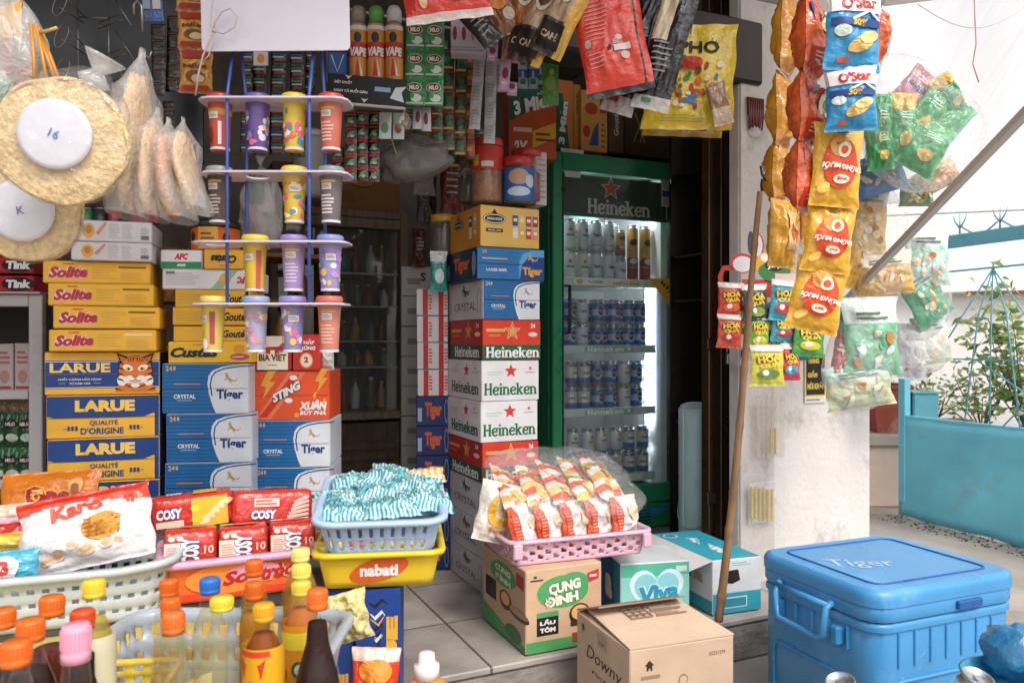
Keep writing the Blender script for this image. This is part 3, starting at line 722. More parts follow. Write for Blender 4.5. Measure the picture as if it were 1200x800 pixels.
def art_larue(c):
    f, w, h = c.front, c.wd, c.h
    f.poly([(-w/2+.002, h/2-.003), (-w/2+.002, h*.02), (-w/2+.02, -h*.02), (w*.36, -h*.02), (w*.44, h*.06), (w/2-.002, h*.06), (w/2-.002, h/2-.003)][::-1], NAVY, 1)
    f.rect(w/2-.014, -h/2+.002, w/2-.002, h*.07, NAVY, 1.5)
    f.text('LARUE', 0.004, h*.25, h*.27, '#efc45c', w*.53, 3, .06)
    f.text('QUALITÉ', 0, -h*.14, h*.15, NAVY, w*.25, 3, .02); f.text("D'ORIGINE", -.004, -h*.33, h*.155, NAVY, w*.38, 3, .03)
    for sx in (-1, 1):
        for k in range(3): f.ell(sx*w*(.24+.033*k), -h*.24, w*.014, h*.03, NAVY, 3, 'emblem', 8, rot=sx*.5); f.ell(sx*w*(.24+.033*k), -h*.29, w*.014, h*.03, NAVY, 3, 'emblem', 8, rot=-sx*.5)
        f.rect(sx*w*.34-w*.012, -h*.275, sx*w*.34+w*.012, -h*.26, NAVY, 3, 'emblem')
    c.seam(-h*.025, '#2a2622')
def art_crystal(c, f=None, w=None):
    f = f or c.front; w = w or c.wd; h = c.h
    f.rect(-w/2+.002, -h/2+.002, w/2-.002, h/2-.002, BLUE, 1)
    for k in range(13): f.rect(-w/2+.002, -h/2+.004+k*h/13.3, w*.3, -h/2+.0055+k*h/13.3, '#16406e', 2)
    X = [(-.03+.13, -.5), (-.02+.08, -.34), (-.01+.03, -.12), (.0, .1), (.015, .26), (.06, .36), (.16, .43), (.3, .47), (.5, .495)]
    f.poly([(x*w+w*.02, y*h+.0) for x, y in X]+[(w/2-.002, h/2-.003), (w/2-.002, -h/2+.002)], '#d9dde2', 3)
    f.stroke([(x*w+w*.055, y*h-h*.03) for x, y in X[2:]], .004, NAVY, 4)
    f.text('Tíger', w*.28, -h*.14, h*.25, NAVY, w*.31, 5, .035); cat_mark(f, w*.27, h*.2, w*.1)
    f.text('CRYSTAL', -w*.24, -h*.16, h*.085, WHITE, w*.25, 3, .03); f.rect(-w*.33, -h*.245, -w*.15, -h*.235, '#b9cfe4', 3)
    f.text('24', -w*.42, h*.4, h*.1, '#d8b27a', w*.075, 3, .03); f.rect(-w*.37, h*.36, -w*.345, h*.44, '#d8b27a', 3); f.rect(-w*.36, h*.075, w*-.06, h*.1, '#c08a5a', 3)
    f.rect(-w/2+.003, -.0006, w/2-.003, .0006, '#2a2622', 6)
def art_lager(c):
    f, w, h = c.front, c.wd, c.h
    f.rect(-w/2+.002, -h/2+.002, w/2-.002, h/2-.002, '#2a7ab8', 1)
    for k in range(14): f.rect(-w/2+.002, -h/2+.004+k*h/14.3, w*.1, -h/2+.006+k*h/14.3, '#1c5688', 2)
    f.poly([(w*.49, h*.48), (w*.3, h*.46), (w*.17, h*.34), (w*.12, h*.1), (w*.11, -h*.1), (w*.12, -h*.48), (w*.49, -h*.48)], '#5fa0d0', 2); f.poly([(w*.12, -h/2+.003), (w*.16, 0), (w*.26, h*.25), (w/2-.002, h*.25), (w/2-.002, -h/2+.003)], NAVY, 3)
    f.rect(-w/2+.002, -h*.02, w/2-.002, 0, '#1b4a80', 4); f.text('Tíger', w*.31, -h*.24, h*.32, '#e2a24a', w*.3, 5, .05); cat_mark(f, w*.3, h*.2, w*.1)
    f.text('LAGER BEER', -w*.22, -h*.2, h*.09, WHITE, w*.3, 4, .03); f.rect(-w*.43, h*.13, -w*.06, h*.17, '#d8b27a', 3); f.text('24', -w*.4, h*.36, h*.11, '#d8a04a', w*.07, 4, .03)
    g, d = c.left, c.d
    g.rect(-d/2+.002, -h/2+.002, d/2-.002, h/2-.002, '#1b2547', 1); g.text('Tíger', .01, -.0, h*.55, '#d8622c', d*.52, 3, .05); g.ell(d*.41, 0, d*.06, h*.4, '#8a93a8', 2); g.ell(-d*.42, -h*.15, d*.05, h*.25, '#8a93a8', 2)
def art_heineken(c, white):
    for f, w in ((c.front, c.wd), (c.left, c.d)):
        h = c.h; k = f is c.left
        if white:
            f.rect(-w/2+.002, -h/2+.002, w/2-.002, h/2-.002, '#dedbdc', 1); f.star(.005*0+(.03 if k else 0), h*.24, h*.18, RED, 3)
            slab(f, 'Heineken', .01 if k else 0, -h*.2, w*(.8 if k else .92), h*.3, GREEN)
            f.rect(-w*.42, h*.2, -w*.14, h*.225, '#b9c9bd', 2); f.rect(-w*.42, h*.14, -w*.2, h*.16, '#b9c9bd', 2); f.star(w*.34, h*.3, h*.05, RED, 3); f.rect(w*.25, h*.19, w*.42, h*.21, '#8fa398', 2)
        else:
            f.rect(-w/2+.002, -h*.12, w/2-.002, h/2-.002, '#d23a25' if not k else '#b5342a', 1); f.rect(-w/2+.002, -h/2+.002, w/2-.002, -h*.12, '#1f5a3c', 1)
            slab(f, 'Heineken', .012 if k else .004, -h*.3, w*(.76 if k else .92), h*.27, WHITE)
            x = .03 if k else 0
            f.star(x, h*.22, h*.25, '#e0b26a', 2); f.star(x, h*.22, h*.19, '#d23a25', 3); f.star(x, h*.22, h*.15, '#d9a25a', 4)
            f.rect(-w*.44, h*.2, -w*.12, h*.28, '#d9a25a', 2); f.rect(-w*.4, h*.1, -w*.2, h*.12, '#d9a25a', 2); f.text('24', w*.36, h*.36, h*.12, WHITE, w*.08, 2, .03); f.ell(w*.36, h*.14, w*.08, h*.06, '#e8c8b8', 2)
def art_sting(c):
    f, w, h = c.front, c.wd, c.h
    f.rect(-w/2+.002, -h/2+.002, w/2-.002, h/2-.002, '#e2552a', 1)
    f.poly([(-w*.45, -h*.48), (-w*.25, -h*.48), (w*.2, h*.48), (-w*.02, h*.48)], '#ea7a50', 2); f.poly([(-w*.4, -h*.44), (-w*.3, -h*.44), (w*.12, h*.42), (w*.02, h*.42)], '#cf3520', 3)
    for x, y, s in ((-.33, .22, .2), (.36, .3, .17), (.3, -.02, .06), (.42, -.15, .06)): f.poly([(w*x+a*w*s, h*y+b_*h*s*1.4) for a, b_ in ((-.1, -1), (.1, -.15), (-.25, -.05), (.2, 1), (.75, 1), (.35, .25), (.7, .2))], '#eaa23c', 4, 'emblem')
    f.outlined('STING', -w*.05, h*.08, h*.17, WHITE, '#5a1a12', w*.42, 5, .06, .35, .5, .08); f.ell(-w*.02, -h*.1, w*.05, h*.05, WHITE, 5); f.ell(w*.04, h*.36, w*.05, h*.05, WHITE, 5)
    f.text('XUÂN', w*.29, -h*.19, h*.2, WHITE, w*.36, 5, .06, .2); f.text('BỨT PHÁ', w*.29, -h*.34, h*.11, WHITE, w*.34, 5, .05, .2)
    f.ell(w*.08, -h*.4, w*.03, h*.05, '#eaa23c', 4); c.seam(0, '#7a2a1c')
def art_yellow_pie(c, txt='Custas', sc=1.):
    f, w, h = c.front, c.wd, c.h
    f.text(txt, -w*.18, 0, h*.46, '#1f2a33', w*.58, 3, .05, .3); f.rect(-w*.2, h*.33, -w*.08, h*.36, RED, 2)
    f.ell(w*.36, h*.12, w*.07, h*.22, '#d99a3a', 2, 'emblem'); f.ell(w*.37, -h*.22, w*.12, h*.15, '#c84a6a', 3, 'emblem'); f.lines(w*.28, -h*.27, w*.46, -h*.17, 1, WHITE, 4, .4)
def art_solite(c, flip=False, lab='#7a5a2a'):
    f, w, h = c.front, c.wd, c.h
    f.rect(-w/2+.002, -h/2+.002, w/2-.002, -h/2+.006, '#c9962c', 1)
    f.outlined('Solite', -w*.27, 0, h*.5, '#b52a3a', '#f0d8d2', w*.36, 2, .05, .3, .03, .07); f.rect(-w*.32, h*.34, -w*.22, h*.39, RED, 2)
    f.lines(-w*.05, -h*.3, w*.18, h*.3, 5, '#c8a348', 2, .3, 2); f.lines(w*.22, -h*.35, w*.46, h*.05, 4, '#c8a348', 2, .3, 3); f.rect(w*.2, h*.22, w*.46, h*.3, lab, 2)
def art_white_biscuit(c):
    f, w, h = c.front, c.wd, c.h
    f.ell(-w*.3, 0, w*.075, h*.36, '#d9a24a', 2, 'emblem'); f.ell(-w*.3, h*.05, w*.04, h*.2, '#b87a34', 3, 'emblem'); f.poly([(-w*.22, -h*.1), (-w*.1, h*.4), (-w*.07, h*.36), (-w*.18, -h*.2)], '#cf8a6a', 2, 'emblem')
    for x in (-.05, .12): f.lines(w*x, -h*.35, w*(x+.14), h*.36, 9, '#a9a5a6', 1, .3, int(x*100))
    f.lines(w*.36, -h*.1, w*.46, h*.25, 3, '#8f8a8c', 1, .3); f.rect(w*.36, -h*.36, w*.46, -h*.16, '#6f6a6c', 1)
def art_afc(c, long):
    f, w, h = c.front, c.wd, c.h
    if long:
        f.lines(-w*.46, -h*.3, -w*.08, h*.34, 6, '#a9a8aa', 1, .3); f.rect(-w*.46, h*.25, -w*.36, h*.38, '#77757a', 2); f.poly([(w*.03, -h*.45), (w*.15, -h*.45), (w*.32, h*.42), (w*.2, h*.42)], '#8fb89a', 2); f.ell(w*.18, 0, w*.06, h*.3, '#d9a24a', 3, 'emblem'); f.text('AFC', w*.38, -h*.02, h*.34, RED, w*.14, 3, .06, .2, pi)
    else:
        f.rect(-w/2+.002, -h*.48, w/2-.002, -h*.12, '#2f8a58', 1); f.text('AFC', 0, h*.15, h*.34, RED, w*.34, 2, .06, .25); f.rect(-w*.1, -h*.36, w*.1, -h*.24, '#cfe0d2', 2)
def art_navy_tiger(c):
    f, w, h = c.front, c.wd, c.h
    f.rect(-w/2+.002, -h/2+.002, w/2-.002, h/2-.002, '#1c2c5c', 1); f.text('Tíger', 0, 0, h*.6, '#c8542e', w*.5, 2, .05); f.ell(w*.38, 0, w*.06, h*.4, '#7f8cb0', 2); f.ell(w*.38, 0, w*.045, h*.34, '#1c2c5c', 3); f.rect(-w*.46, -h*.35, -w*.34, h*.1, '#98a0b8', 2)
def art_red_white(c):
    f, w, h = c.front, c.wd, c.h
    f.rect(-w/2+.002, -h/2+.002, w/2-.002, h/2-.002, '#cfc8c8', 1)
    for x in (-.3, .2): f.rect(w*x, -h*.48, w*(x+.16), h*.48, '#b5262c', 2); f.lines(w*(x+.18), -h*.3, w*(x+.3), h*.3, 5, '#c0605f', 2, .6)
def art_grey_crystal(c, fl=True):
    f, w, h = (c.left, c.d, c.h)
    f.rect(-w/2+.002, -h/2+.002, w/2-.002, h/2-.002, '#cac8cb', 1); cat_mark(f, 0.0, h*.28, w*.08, '#4a4a55', '#8a8a92'); f.text('Tíger', .01, h*.2, h*.22, '#3b4252', w*.24, 2, .02); f.text('CRYSTAL', 0, -h*.15, h*.2, '#3f4450', w*.62, 2, .0)
    f.stroke([(w*.36, -h*.35), (w*.36, h*.2), (w*.4, h*.3), (w*.44, h*.2), (w*.44, -h*.35)], .0025, '#50555f', 2)
    for k in range(5): f.rect(-w*.46, -h*.3+k*h*.06, -w*.4, -h*.285+k*h*.06, '#50555f', 2)
    f, w = c.front, c.wd
    art_crystal(c)

# ------------------------------------------------------------------ stacks beside the wire racks
YG = 'yellow wafer boxes on the blue and gold beer cartons'
ZL = 2.32
rows = [('white biscuit box, upper one of the pair over the yellow wafer boxes', 85, 178, 257, 282, art_white_biscuit, '#cfcacb', 'biscuit_box'),
        ('white biscuit box, lower one of the pair, resting on the top wafer box', 83, 178, 282, 304.5, art_white_biscuit, '#cfcacb', 'biscuit_box'),
        ('yellow wafer box topmost of four, shifted towards the shelf', 50, 176, 304.5, 331.5, art_solite, GOLD, 'wafer_box'),
        ('yellow wafer box second from the top of its four', 56, 180, 331.5, 358, art_solite, GOLD, 'wafer_box'),
        ('yellow wafer box third of four, sticking out furthest sideways', 62, 187, 358, 385, art_solite, GOLD, 'wafer_box'),
        ('yellow wafer box lowest of four, lying on the tiger face carton', 57, 183, 385, 412, lambda c: art_solite(c, lab='#e8e0d0'), GOLD, 'wafer_box'),
        ('navy and gold beer carton printed with a big orange tiger face', 52, 187, 412, 463.5, art_larue_tiger, GOLD, 'beer_carton'),
        ('navy and gold carton directly under the tiger face carton', 54, 187, 463.5, 515, art_larue, GOLD, 'beer_carton'),
        ('navy and gold carton third in the stack under the tiger face', 55, 187, 515, 566.5, art_larue, GOLD, 'beer_carton'),
        ('navy and gold carton at the bottom behind the orange snack packet', 55, 187, 566.5, 618, art_larue, GOLD, 'beer_carton')]
for k, (lb, x0, x1, y0, y1, art, col, nm) in enumerate(rows):
    c = Carton(lb, x0, x1, y0, y1, ZL-(.02 if k < 6 else 0), 17 if k > 5 else 16, cat='carton' if 'carton' in nm else 'box', name=nm, col=col, d=.20 if k < 6 else .23, group='stacked boxes by the shelf'); art(c)
    if nm == 'beer_carton':
        for q in (c.left, c.right): q.rect(-c.d/2+.002, -c.h/2+.002, c.d/2-.002, c.h/2-.002, NAVY, 1)
    c.build()
Z2 = 2.42
G2 = 'stacked boxes in the second column'
for lb, x0, x1, y0, y1, art, col, nm, th in [
        ('small green and white cracker box on the long white cracker box', 188, 237, 292, 315, lambda c: art_afc(c, False), '#e4e2e2', 'cracker_box', 5),
        ('small yellow cake box lying upside down under the orange tin', 239, 285, 292, 315, lambda c: (c.front.text('Custas', 0, 0, c.h*.42, '#1f2a33', c.wd*.66, 3, .05, .3, pi), c.front.rect(-c.wd*.1, -c.h*.34, c.wd*.2, -c.h*.3, RED, 2)), GOLD, 'cake_box', 5),
        ('long white cracker box between the small boxes and the yellow boxes', 190, 298, 315, 339, lambda c: art_afc(c, True), '#dcdadb', 'cracker_box', 5),
        ('yellow sesame biscuit box just under the long white cracker box', 205, 293, 339, 360, lambda c: (c.front.lines(-c.wd*.45, -c.h*.3, 0, c.h*.3, 4, '#c09a3c', 1, .3), c.front.text('Gouté', c.wd*.3, 0, c.h*.5, '#2a2420', c.wd*.3, 2, .03, .3)), '#e0aa34', 'biscuit_box', 5),
        ('yellow sesame biscuit box above the wider cake box', 202, 293, 360, 381, lambda c: (c.front.lines(-c.wd*.45, -c.h*.3, 0, c.h*.3, 4, '#c09a3c', 1, .3), c.front.text('Gouté', c.wd*.3, 0, c.h*.5, '#2a2420', c.wd*.3, 2, .03, .3)), '#e0aa34', 'biscuit_box', 5),
        ('thin yellow biscuit box squeezed onto the wide yellow cake box', 203, 292, 381, 400, lambda c: c.front.text('Gouté', c.wd*.3, 0, c.h*.5, '#2a2420', c.wd*.3, 2, .03, .3), '#e3ae38', 'biscuit_box', 5),
        ('wide yellow cake box lying on the blue striped beer cartons', 197, 294, 400, 425.5, art_yellow_pie, '#eebb30', 'cake_box', 3),
        ('blue striped beer carton topmost of three, below the yellow cake box', 190, 292, 425.5, 484.5, art_crystal, '#c9ced4', 'beer_carton', 3),
        ('blue striped beer carton in the middle of the stack of three', 195, 296, 484.5, 542, art_crystal, '#c9ced4', 'beer_carton', 3),
        ('blue striped beer carton lowest of three, behind the red biscuit packets', 193, 295, 542, 600, art_crystal, '#c9ced4', 'beer_carton', 3)]:
    c = Carton(lb, x0, x1, y0, y1, Z2, th, cat='carton' if 'carton' in nm else 'box', name=nm, col=col, d=.24 if 'carton' in nm else .2, group=G2, roll=rnd.uniform(-.5, .5)); art(c); c.build()
def art_bia(c):
    f, w, h = c.front, c.wd, c.h
    f.rect(-w/2+.002, -h/2+.002, w/2-.002, h*.5-.002, '#b5302a', 1)
    f.rect(-w/2+.002, h*.18, w/2-.002, h/2-.002, '#ddd2c8', 2)
    for k in range(6):
        for sx in (-1, 1): f.stroke([(sx*w*.06, -h*.02+k*h*.02), (sx*w*.44, h*.08+k*h*.07)], .003, '#b5302a', 4, 'emblem')
    f.poly([(-w*.4, -h*.48), (w*.4, -h*.48), (w*.4, h*.0), (w*.2, h*.08), (-w*.2, h*.08), (-w*.4, h*.0)], CREAM, 3); f.text('BIA VIET', 0, -h*.13, h*.2, '#6a4a1e', w*.72, 4, .05); f.rect(-w*.12, -h*.36, w*.12, -h*.33, '#b59a70', 4)
def art_two(c):
    f, w, h = c.front, c.wd, c.h
    f.rect(-w/2+.002, -h/2+.002, w/2-.002, h/2-.002, '#c7332a', 1); f.text('NẮP', w*.1, h*.3, h*.15, WHITE, w*.4, 2, .05); f.text('TRÚNG', 0, h*.13, h*.13, WHITE, w*.66, 2, .05); f.ell(0, -h*.22, w*.24, h*.21, '#e0ac7c', 2); f.ell(0, -h*.22, w*.2, h*.175, '#f0dcc8', 3); f.text('2', 0, -h*.2, h*.17, '#c7332a', None, 4, .06); f.rect(-w/2+.002, h*.03, w/2-.002, h*.035, '#a02820', 3)
Z3 = 2.5
for lb, x0, x1, y0, y1, art, col, nm, d in [
        ('cream and red beer carton half hidden behind the lowest hanging cups', 297, 342, 393, 434, art_bia, '#b5302a', 'beer_carton', .2),
        ('red prize carton with a round number two badge', 343, 375, 391, 434, art_two, '#c7332a', 'beer_carton', .2),
        ('bright orange energy drink carton with lightning bolts', 294.5, 386, 434, 492.5, art_sting, '#d9502a', 'drink_carton', .24),
        ('blue striped beer carton below the orange energy drink carton', 296.5, 387, 492.5, 547.5, art_crystal, '#c9ced4', 'beer_carton', .24),
        ('blue striped beer carton at the bottom behind the pale blue basket', 298, 387, 547.5, 603, art_crystal, '#c9ced4', 'beer_carton', .24)]:
    c = Carton(lb, x0, x1, y0, y1, Z3, 4, cat='carton', name=nm, col=col, d=d, group='stacked boxes in the third column'); art(c); c.build()
# plastic wrapped bundle end beside the red prize carton
p = Pouch('wrapped_bundle', 'crinkled clear wrapped bundle beside the red prize carton', 'bundle', .055, .115, .05, '#c9c6c4', P(382, 413, 2.56), radians(10), seed=3, kind='foil'); p.build()
# support under the three columns: long low platform
t = Thing('stock_platform', 'low wooden platform under the stacks of beer cartons', 'platform', (-.95, 2.56, 0), radians(6)); p = t.part('top_board'); zz = zat(618, ZL)
t.part('top_board').box((0, 0, zz-.022), (1.1, .62, .04), M('#7a5a40', 'wood'), .004)
for x in (-.5, .5):
    for y in (-.26, .26): t.part('leg').box((x, y, (zz-.042)/2), (.05, .05, zz-.044), M('#6a4d36', 'wood'), .003)
t.parts = [q for q in t.parts if q.v]; t.build()

# ------------------------------------------------------------------ the tall stack before the fridge
def art_coffee(c):
    for f, w in ((c.front, c.wd), (c.left, c.d)):
        h = c.h; k = f is c.left; x = -w*.27 if not k else -w*.2
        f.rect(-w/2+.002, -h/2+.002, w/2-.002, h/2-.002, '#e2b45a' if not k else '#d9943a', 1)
        f.ell(x, h*.18, w*.19 if not k else w*.17, h*.13, '#241c18', 2, 'emblem'); f.ell(x, h*.18, w*.18 if not k else w*.16, h*.11, '#efe4d0', 3, 'emblem'); f.ell(x, h*.18, w*.165 if not k else w*.15, h*.09, '#241c18', 4, 'emblem'); f.text('HIGHLANDS', x, h*.18, h*.06, '#efe4d0', w*.25, 5, .03)
        f.poly([(x-.012, h*.3), (x+.012, h*.3), (x, h*.42)], '#241c18', 3, 'emblem')
        if not k: f.rect(x-w*.14, -h*.14, x+w*.14, -h*.05, '#241c18', 2); f.text('ICED MILK COFFEE', x, -h*.095, h*.04, '#efe4d0', w*.22, 3, .02)
        for i in range(4 if not k else 2):
            xx = w*(.08+.115*i) if not k else w*(.2+.15*i)
            for y, cs in ((.05, ('#3a4a8a', '#d9c27a', '#b54a3a', '#8a4a5a')), (-.26, ('#e2d6c8', '#d9b23a', '#c83a2a', '#d98a7a'))):
                f.rect(xx-w*.045, h*(y-.0), xx+w*.045, h*(y+.28), cs[i], 3); f.rect(xx-w*.045, h*(y+.25), xx+w*.045, h*(y+.28), '#c8c2bc', 4); f.rect(xx-w*.03, h*(y+.1), xx+w*.03, h*(y+.18), '#efe4d0', 4)
GH = 'beer cartons stacked before the fridge'
T4 = 25
for lb, cx, lx, rx, y0, y1, art, col, Z in [
        ('pale yellow canned coffee carton topmost of the tall stack', 563, 528, 632, 239.5, 288.5, art_coffee, '#d9a850', 2.83),
        ('blue and navy lager carton under the coffee carton', 559, 523, 638, 288.5, 326.5, art_lager, '#24557f', 2.81),
        ('blue beer carton with a white side, under the lager carton', 566, 526, 632.5, 326.5, 374, lambda c: art_grey_crystal(c), '#c9c9cd', 2.83),
        ('red and green beer carton in the upper part of the tall stack', 565.5, 528, 633.5, 374, 422, lambda c: art_heineken(c, False), '#a8322a', 2.82),
        ('white beer carton with a red star, upper one of two', 564.5, 525, 631.5, 422, 470.5, lambda c: art_heineken(c, True), '#d9d6d6', 2.82),
        ('white beer carton with a red star, lower one of two', 563.5, 525, 630, 470.5, 519, lambda c: art_heineken(c, True), '#d9d6d6', 2.82),
        ('red and green beer carton half hidden behind the noodle packs', 565, 525, 631, 519, 566.5, lambda c: art_heineken(c, False), '#a8322a', 2.82),
        ('grey white beer carton, upper of three at the foot of the tall stack', 567, 526, 632, 566.5, 612, art_grey_crystal, '#c9c9cd', 2.82),
        ('grey white beer carton, middle of three at the foot of the tall stack', 567, 527, 632, 612, 656, art_grey_crystal, '#c9c9cd', 2.82),
        ('grey white beer carton, lowest of three on the tiled floor', 567, 528, 632, 656, 696.5, art_grey_crystal, '#c9c9cd', 2.82)]:
    c = Carton(lb, cx, rx, y0, y1, Z, T4, lx, group=GH, name='beer_carton' if 'coffee carton top' not in lb else 'coffee_carton', col=col, zb=0 if y1 > 690 else None); art(c); c.build()
# further in: navy cartons, red and white cartons, grey cartons
for k in range(6):
    y0 = 464+k*34.8
    c = Carton(['navy beer carton with orange lettering, topmost of the six behind the tall stack', 'navy beer carton second from the top, behind the tall stack', 'navy beer carton third from the top, behind the tall stack', 'navy beer carton fourth from the top, behind the tall stack', 'navy beer carton second from the floor, behind the tall stack', 'navy beer carton on the floor, behind the tall stack'][k],
               488, 528, y0, y0+34.8, 3.12, 6, None, .3, group='navy cartons in the shop', name='beer_carton', col='#22305c', zb=0 if k == 5 else None); art_navy_tiger(c); c.build()
for k in range(4):
    y0 = 338+k*31.5
    c = Carton(['red and white carton topmost of four above the navy cartons', 'red and white carton second of four above the navy cartons', 'red and white carton third of four above the navy cartons', 'red and white carton lowest of four, on the navy cartons'][k],
               488+k*.4, 525, y0, y0+31.5, 3.12, 6, None, .26, group='red and white cartons in the shop', name='drink_carton', col='#bfb8b8'); art_red_white(c); c.build()
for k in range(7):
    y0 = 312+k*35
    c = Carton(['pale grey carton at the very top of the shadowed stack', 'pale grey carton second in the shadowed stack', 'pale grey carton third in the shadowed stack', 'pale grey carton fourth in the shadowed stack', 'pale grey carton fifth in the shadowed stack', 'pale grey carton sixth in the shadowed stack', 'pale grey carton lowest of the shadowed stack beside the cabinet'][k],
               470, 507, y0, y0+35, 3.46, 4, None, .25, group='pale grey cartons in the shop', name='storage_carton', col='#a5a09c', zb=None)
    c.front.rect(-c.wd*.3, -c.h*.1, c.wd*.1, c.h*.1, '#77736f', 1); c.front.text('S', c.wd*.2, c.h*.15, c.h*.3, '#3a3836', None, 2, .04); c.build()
t = Thing('crate_base', 'dark plastic crate on the floor under the pale grey cartons', 'crate', tuple(P(489, 400, 3.58).xy)+(0,), radians(4)); zz = zat(557, 3.46); p = t.part('crate_body'); p.box((0, 0, zz/2), (.2, .26, zz-.003), M('#3b3a3c', 'plastic'), .006)
for i in range(4): p.box((0, -.132, .06+i*.09), (.17, .006, .03), M('#2a292b', 'plastic'))
t.build()
# ------------------------------------------------------------------ metal cabinet at the far left edge
ZM = 2.5; q0 = P(36, 0, ZM); zt2 = zat(345, ZM); SM = M('#b9b4b6', 'plastic')
t = Thing('metal_cabinet', 'grey metal cabinet with open shelves at the very edge beside the wafer boxes', 'cabinet', (q0.x, ZM, 0), radians(6))
wM = .55; pw = 15/FPX*ZM
t.part('corner_post').box((pw/2, .0, zt2/2), (pw, .03, zt2), SM, .003); t.part('corner_post').box((pw/2, .34, zt2/2), (pw, .03, zt2), SM, .003)
t.part('top_rail').box((-wM/2, 0, zt2-.02), (wM-.002, .028, .04), SM, .003); t.part('top_panel').box((-wM/2+pw/2, .17, zt2+.004), (wM+pw, .40, .006), SM, .001)
ZS = [zat(462, ZM), zat(566, ZM)]
for z in ZS: t.part('shelf').box((-wM/2, .16, z), (wM-.004, .34, .012), SM, .002); t.part('shelf_edge').box((-wM/2, -.008, z), (wM-.004, .016, .03), SM, .003)
t.part('back_panel').box((-wM/2, .36, zt2/2), (wM, .008, zt2-.02), M('#4a4647', 'plastic')); t.build()
for k, (px, lab) in enumerate(((6, 'white and red drink carton at the picture edge on the upper cabinet shelf'), (27, 'white and red drink carton beside the cabinet post on the upper shelf'))):
    c = Carton(lab, px-10, px+9, 402, 455, ZM+.05, 5, None, .08, 'drink carton', name='drink_carton', col='#c4b4b4', zb=ZS[0]+.008, group='drink cartons on the cabinet shelf'); f, w, h = c.front, c.wd, c.h
    f.lines(-w*.36, h*.05, w*.36, h*.36, 3, '#b56a70', 1, .5); f.ell(0, -h*.2, w*.3, h*.14, '#b58a86', 1); f.rect(-w*.4, -h*.46, w*.4, -h*.4, '#a54a50', 1); c.build()
for r_ in range(2):
    for k in range(3):
        p = Pouch('drink_pouch', ['lower', 'upper'][r_]+' row green malt drink pouch on the low cabinet shelf, '+['at the picture edge', 'in the middle', 'by the post'][k], 'drink pouch', .062, .12, .03, lambda u, v: '#1f4a2c' if v < .8 else '#2f6a40', P(-2+k*17, 545-r_*42, ZM+.06), radians(6), seed=400+r_*3+k, group='green drink pouches on the cabinet shelf'); f = p.front; f.ell(0, .02, .022, .014, '#2a1712', 1); f.text('MILO', 0, .02, .012, '#cfc6ba', .032, 2, .05); f.ell(.005, -.025, .02, .014, '#b9c4b8', 1); p.build()
for k in range(3):
    p = Pouch('drink_pouch', 'assorted clear snack bag on top of the green pouches, '+['edge one', 'middle one', 'one by the post'][k], 'snack bag', .06, .07, .03, '#8a6a4e', P(2+k*14, 474, ZM+.07), 0, seed=410+k, group='snack bags over the green pouches'); p.build()
def art_tink(c):
    f, w, h = c.front, c.wd, c.h; f.ell(w*.26, 0, w*.27, h*.42, '#2a1a1c', 1); f.text('Tink', w*.26, 0, h*.5, WHITE, w*.4, 2, .06, .1); f.text('e', -w*.18, -h*.05, h*.3, WHITE, None, 2, .05); f.rect(-w*.5+.002, -h*.48, w*.5-.002, -h*.4, '#8a1f28', 1)
for k in range(2):
    c = Carton(['red snack box with a dark oval, upper of two on the metal cabinet', 'red snack box with a dark oval, lower of two on the metal cabinet'][k], -34, 39, 300+k*22, 322+k*22, ZM-.01, 6, None, .2, 'snack box', name='snack_box', col='#b52a36', zb=zt2+.008+(1-k)*(22/FPX*ZM), group='red snack boxes on the cabinet'); art_tink(c); c.build()
c = Carton('pink and yellow box end lying over the red snack boxes', -34, 38, 284, 300, ZM, 6, None, .2, 'snack box', name='snack_box', col='#c98a90', zb=zt2+.010+2*(22/FPX*ZM)); c.front.rect(-c.wd*.5+.002, -c.h*.48, c.wd*.5-.002, -c.h*.1, '#c98a3a', 1); c.front.lines(-c.wd*.2, c.h*.05, c.wd*.45, c.h*.4, 2, '#8a3a48', 1); c.build()
# dim strips of sachets and packets on the board behind the edge-on crackers
# ------------------------------------------------------------------ the green glass door fridge
FO = P(648, 400, 3.6); FO.z = 0; FR = radians(24); FW, FD, FH = .73, .62, 1.83
FGRN, FDK = M('#2b8a5e', 'plastic'), M('#14452f', 'plastic')
t = Thing('display_fridge', 'tall green drinks fridge with a lit glass door and a red star header', 'fridge', FO, FR)
DZ0 = .13                                              # local z of door bottom
p = t.part('cabinet'); wl = M('#d3d8da', 'plastic')
p.box((.0125, FD/2+.045, FH/2), (.025, FD, FH), FGRN, .004); p.box((FW-.0125, FD/2+.045, FH/2), (.025, FD, FH), FGRN, .004)
p.box((FW/2, FD/2+.045, FH-.02), (FW-.052, FD-.002, .04), FGRN, .003); p.box((FW/2, FD+.035, FH/2), (FW-.052, .02, FH-.1), wl, .002)
p.box((FW/2, FD/2+.045, .06), (FW-.052, FD-.002, .118), FDK, .003)
q = t.part('inner_lining'); q.box((.04, .36, .98), (.024, .56, 1.58), wl, .002); q.box((FW-.05, .36, .98), (.04, .56, 1.58), M('#dfe6e9', 'plastic'), .002)
q.box((FW/2, .36, .155), (FW-.15, .5, .02), wl, .002)
fr = t.part('door_frame'); fb = .052
fr.box((fb/2, .02, (FH+DZ0)/2), (fb, .04, FH-DZ0-.004), FGRN, .006); fr.box((FW-fb/2, .02, (FH+DZ0)/2), (fb, .04, FH-DZ0-.004), FGRN, .006)
fr.box((FW/2, .02, FH-.045), (FW-2*fb-.002, .038, .086), FGRN, .005); fr.box((FW/2, .02, DZ0+.045), (FW-2*fb-.002, .038, .09), FGRN, .005)
gk = t.part('door_gasket')
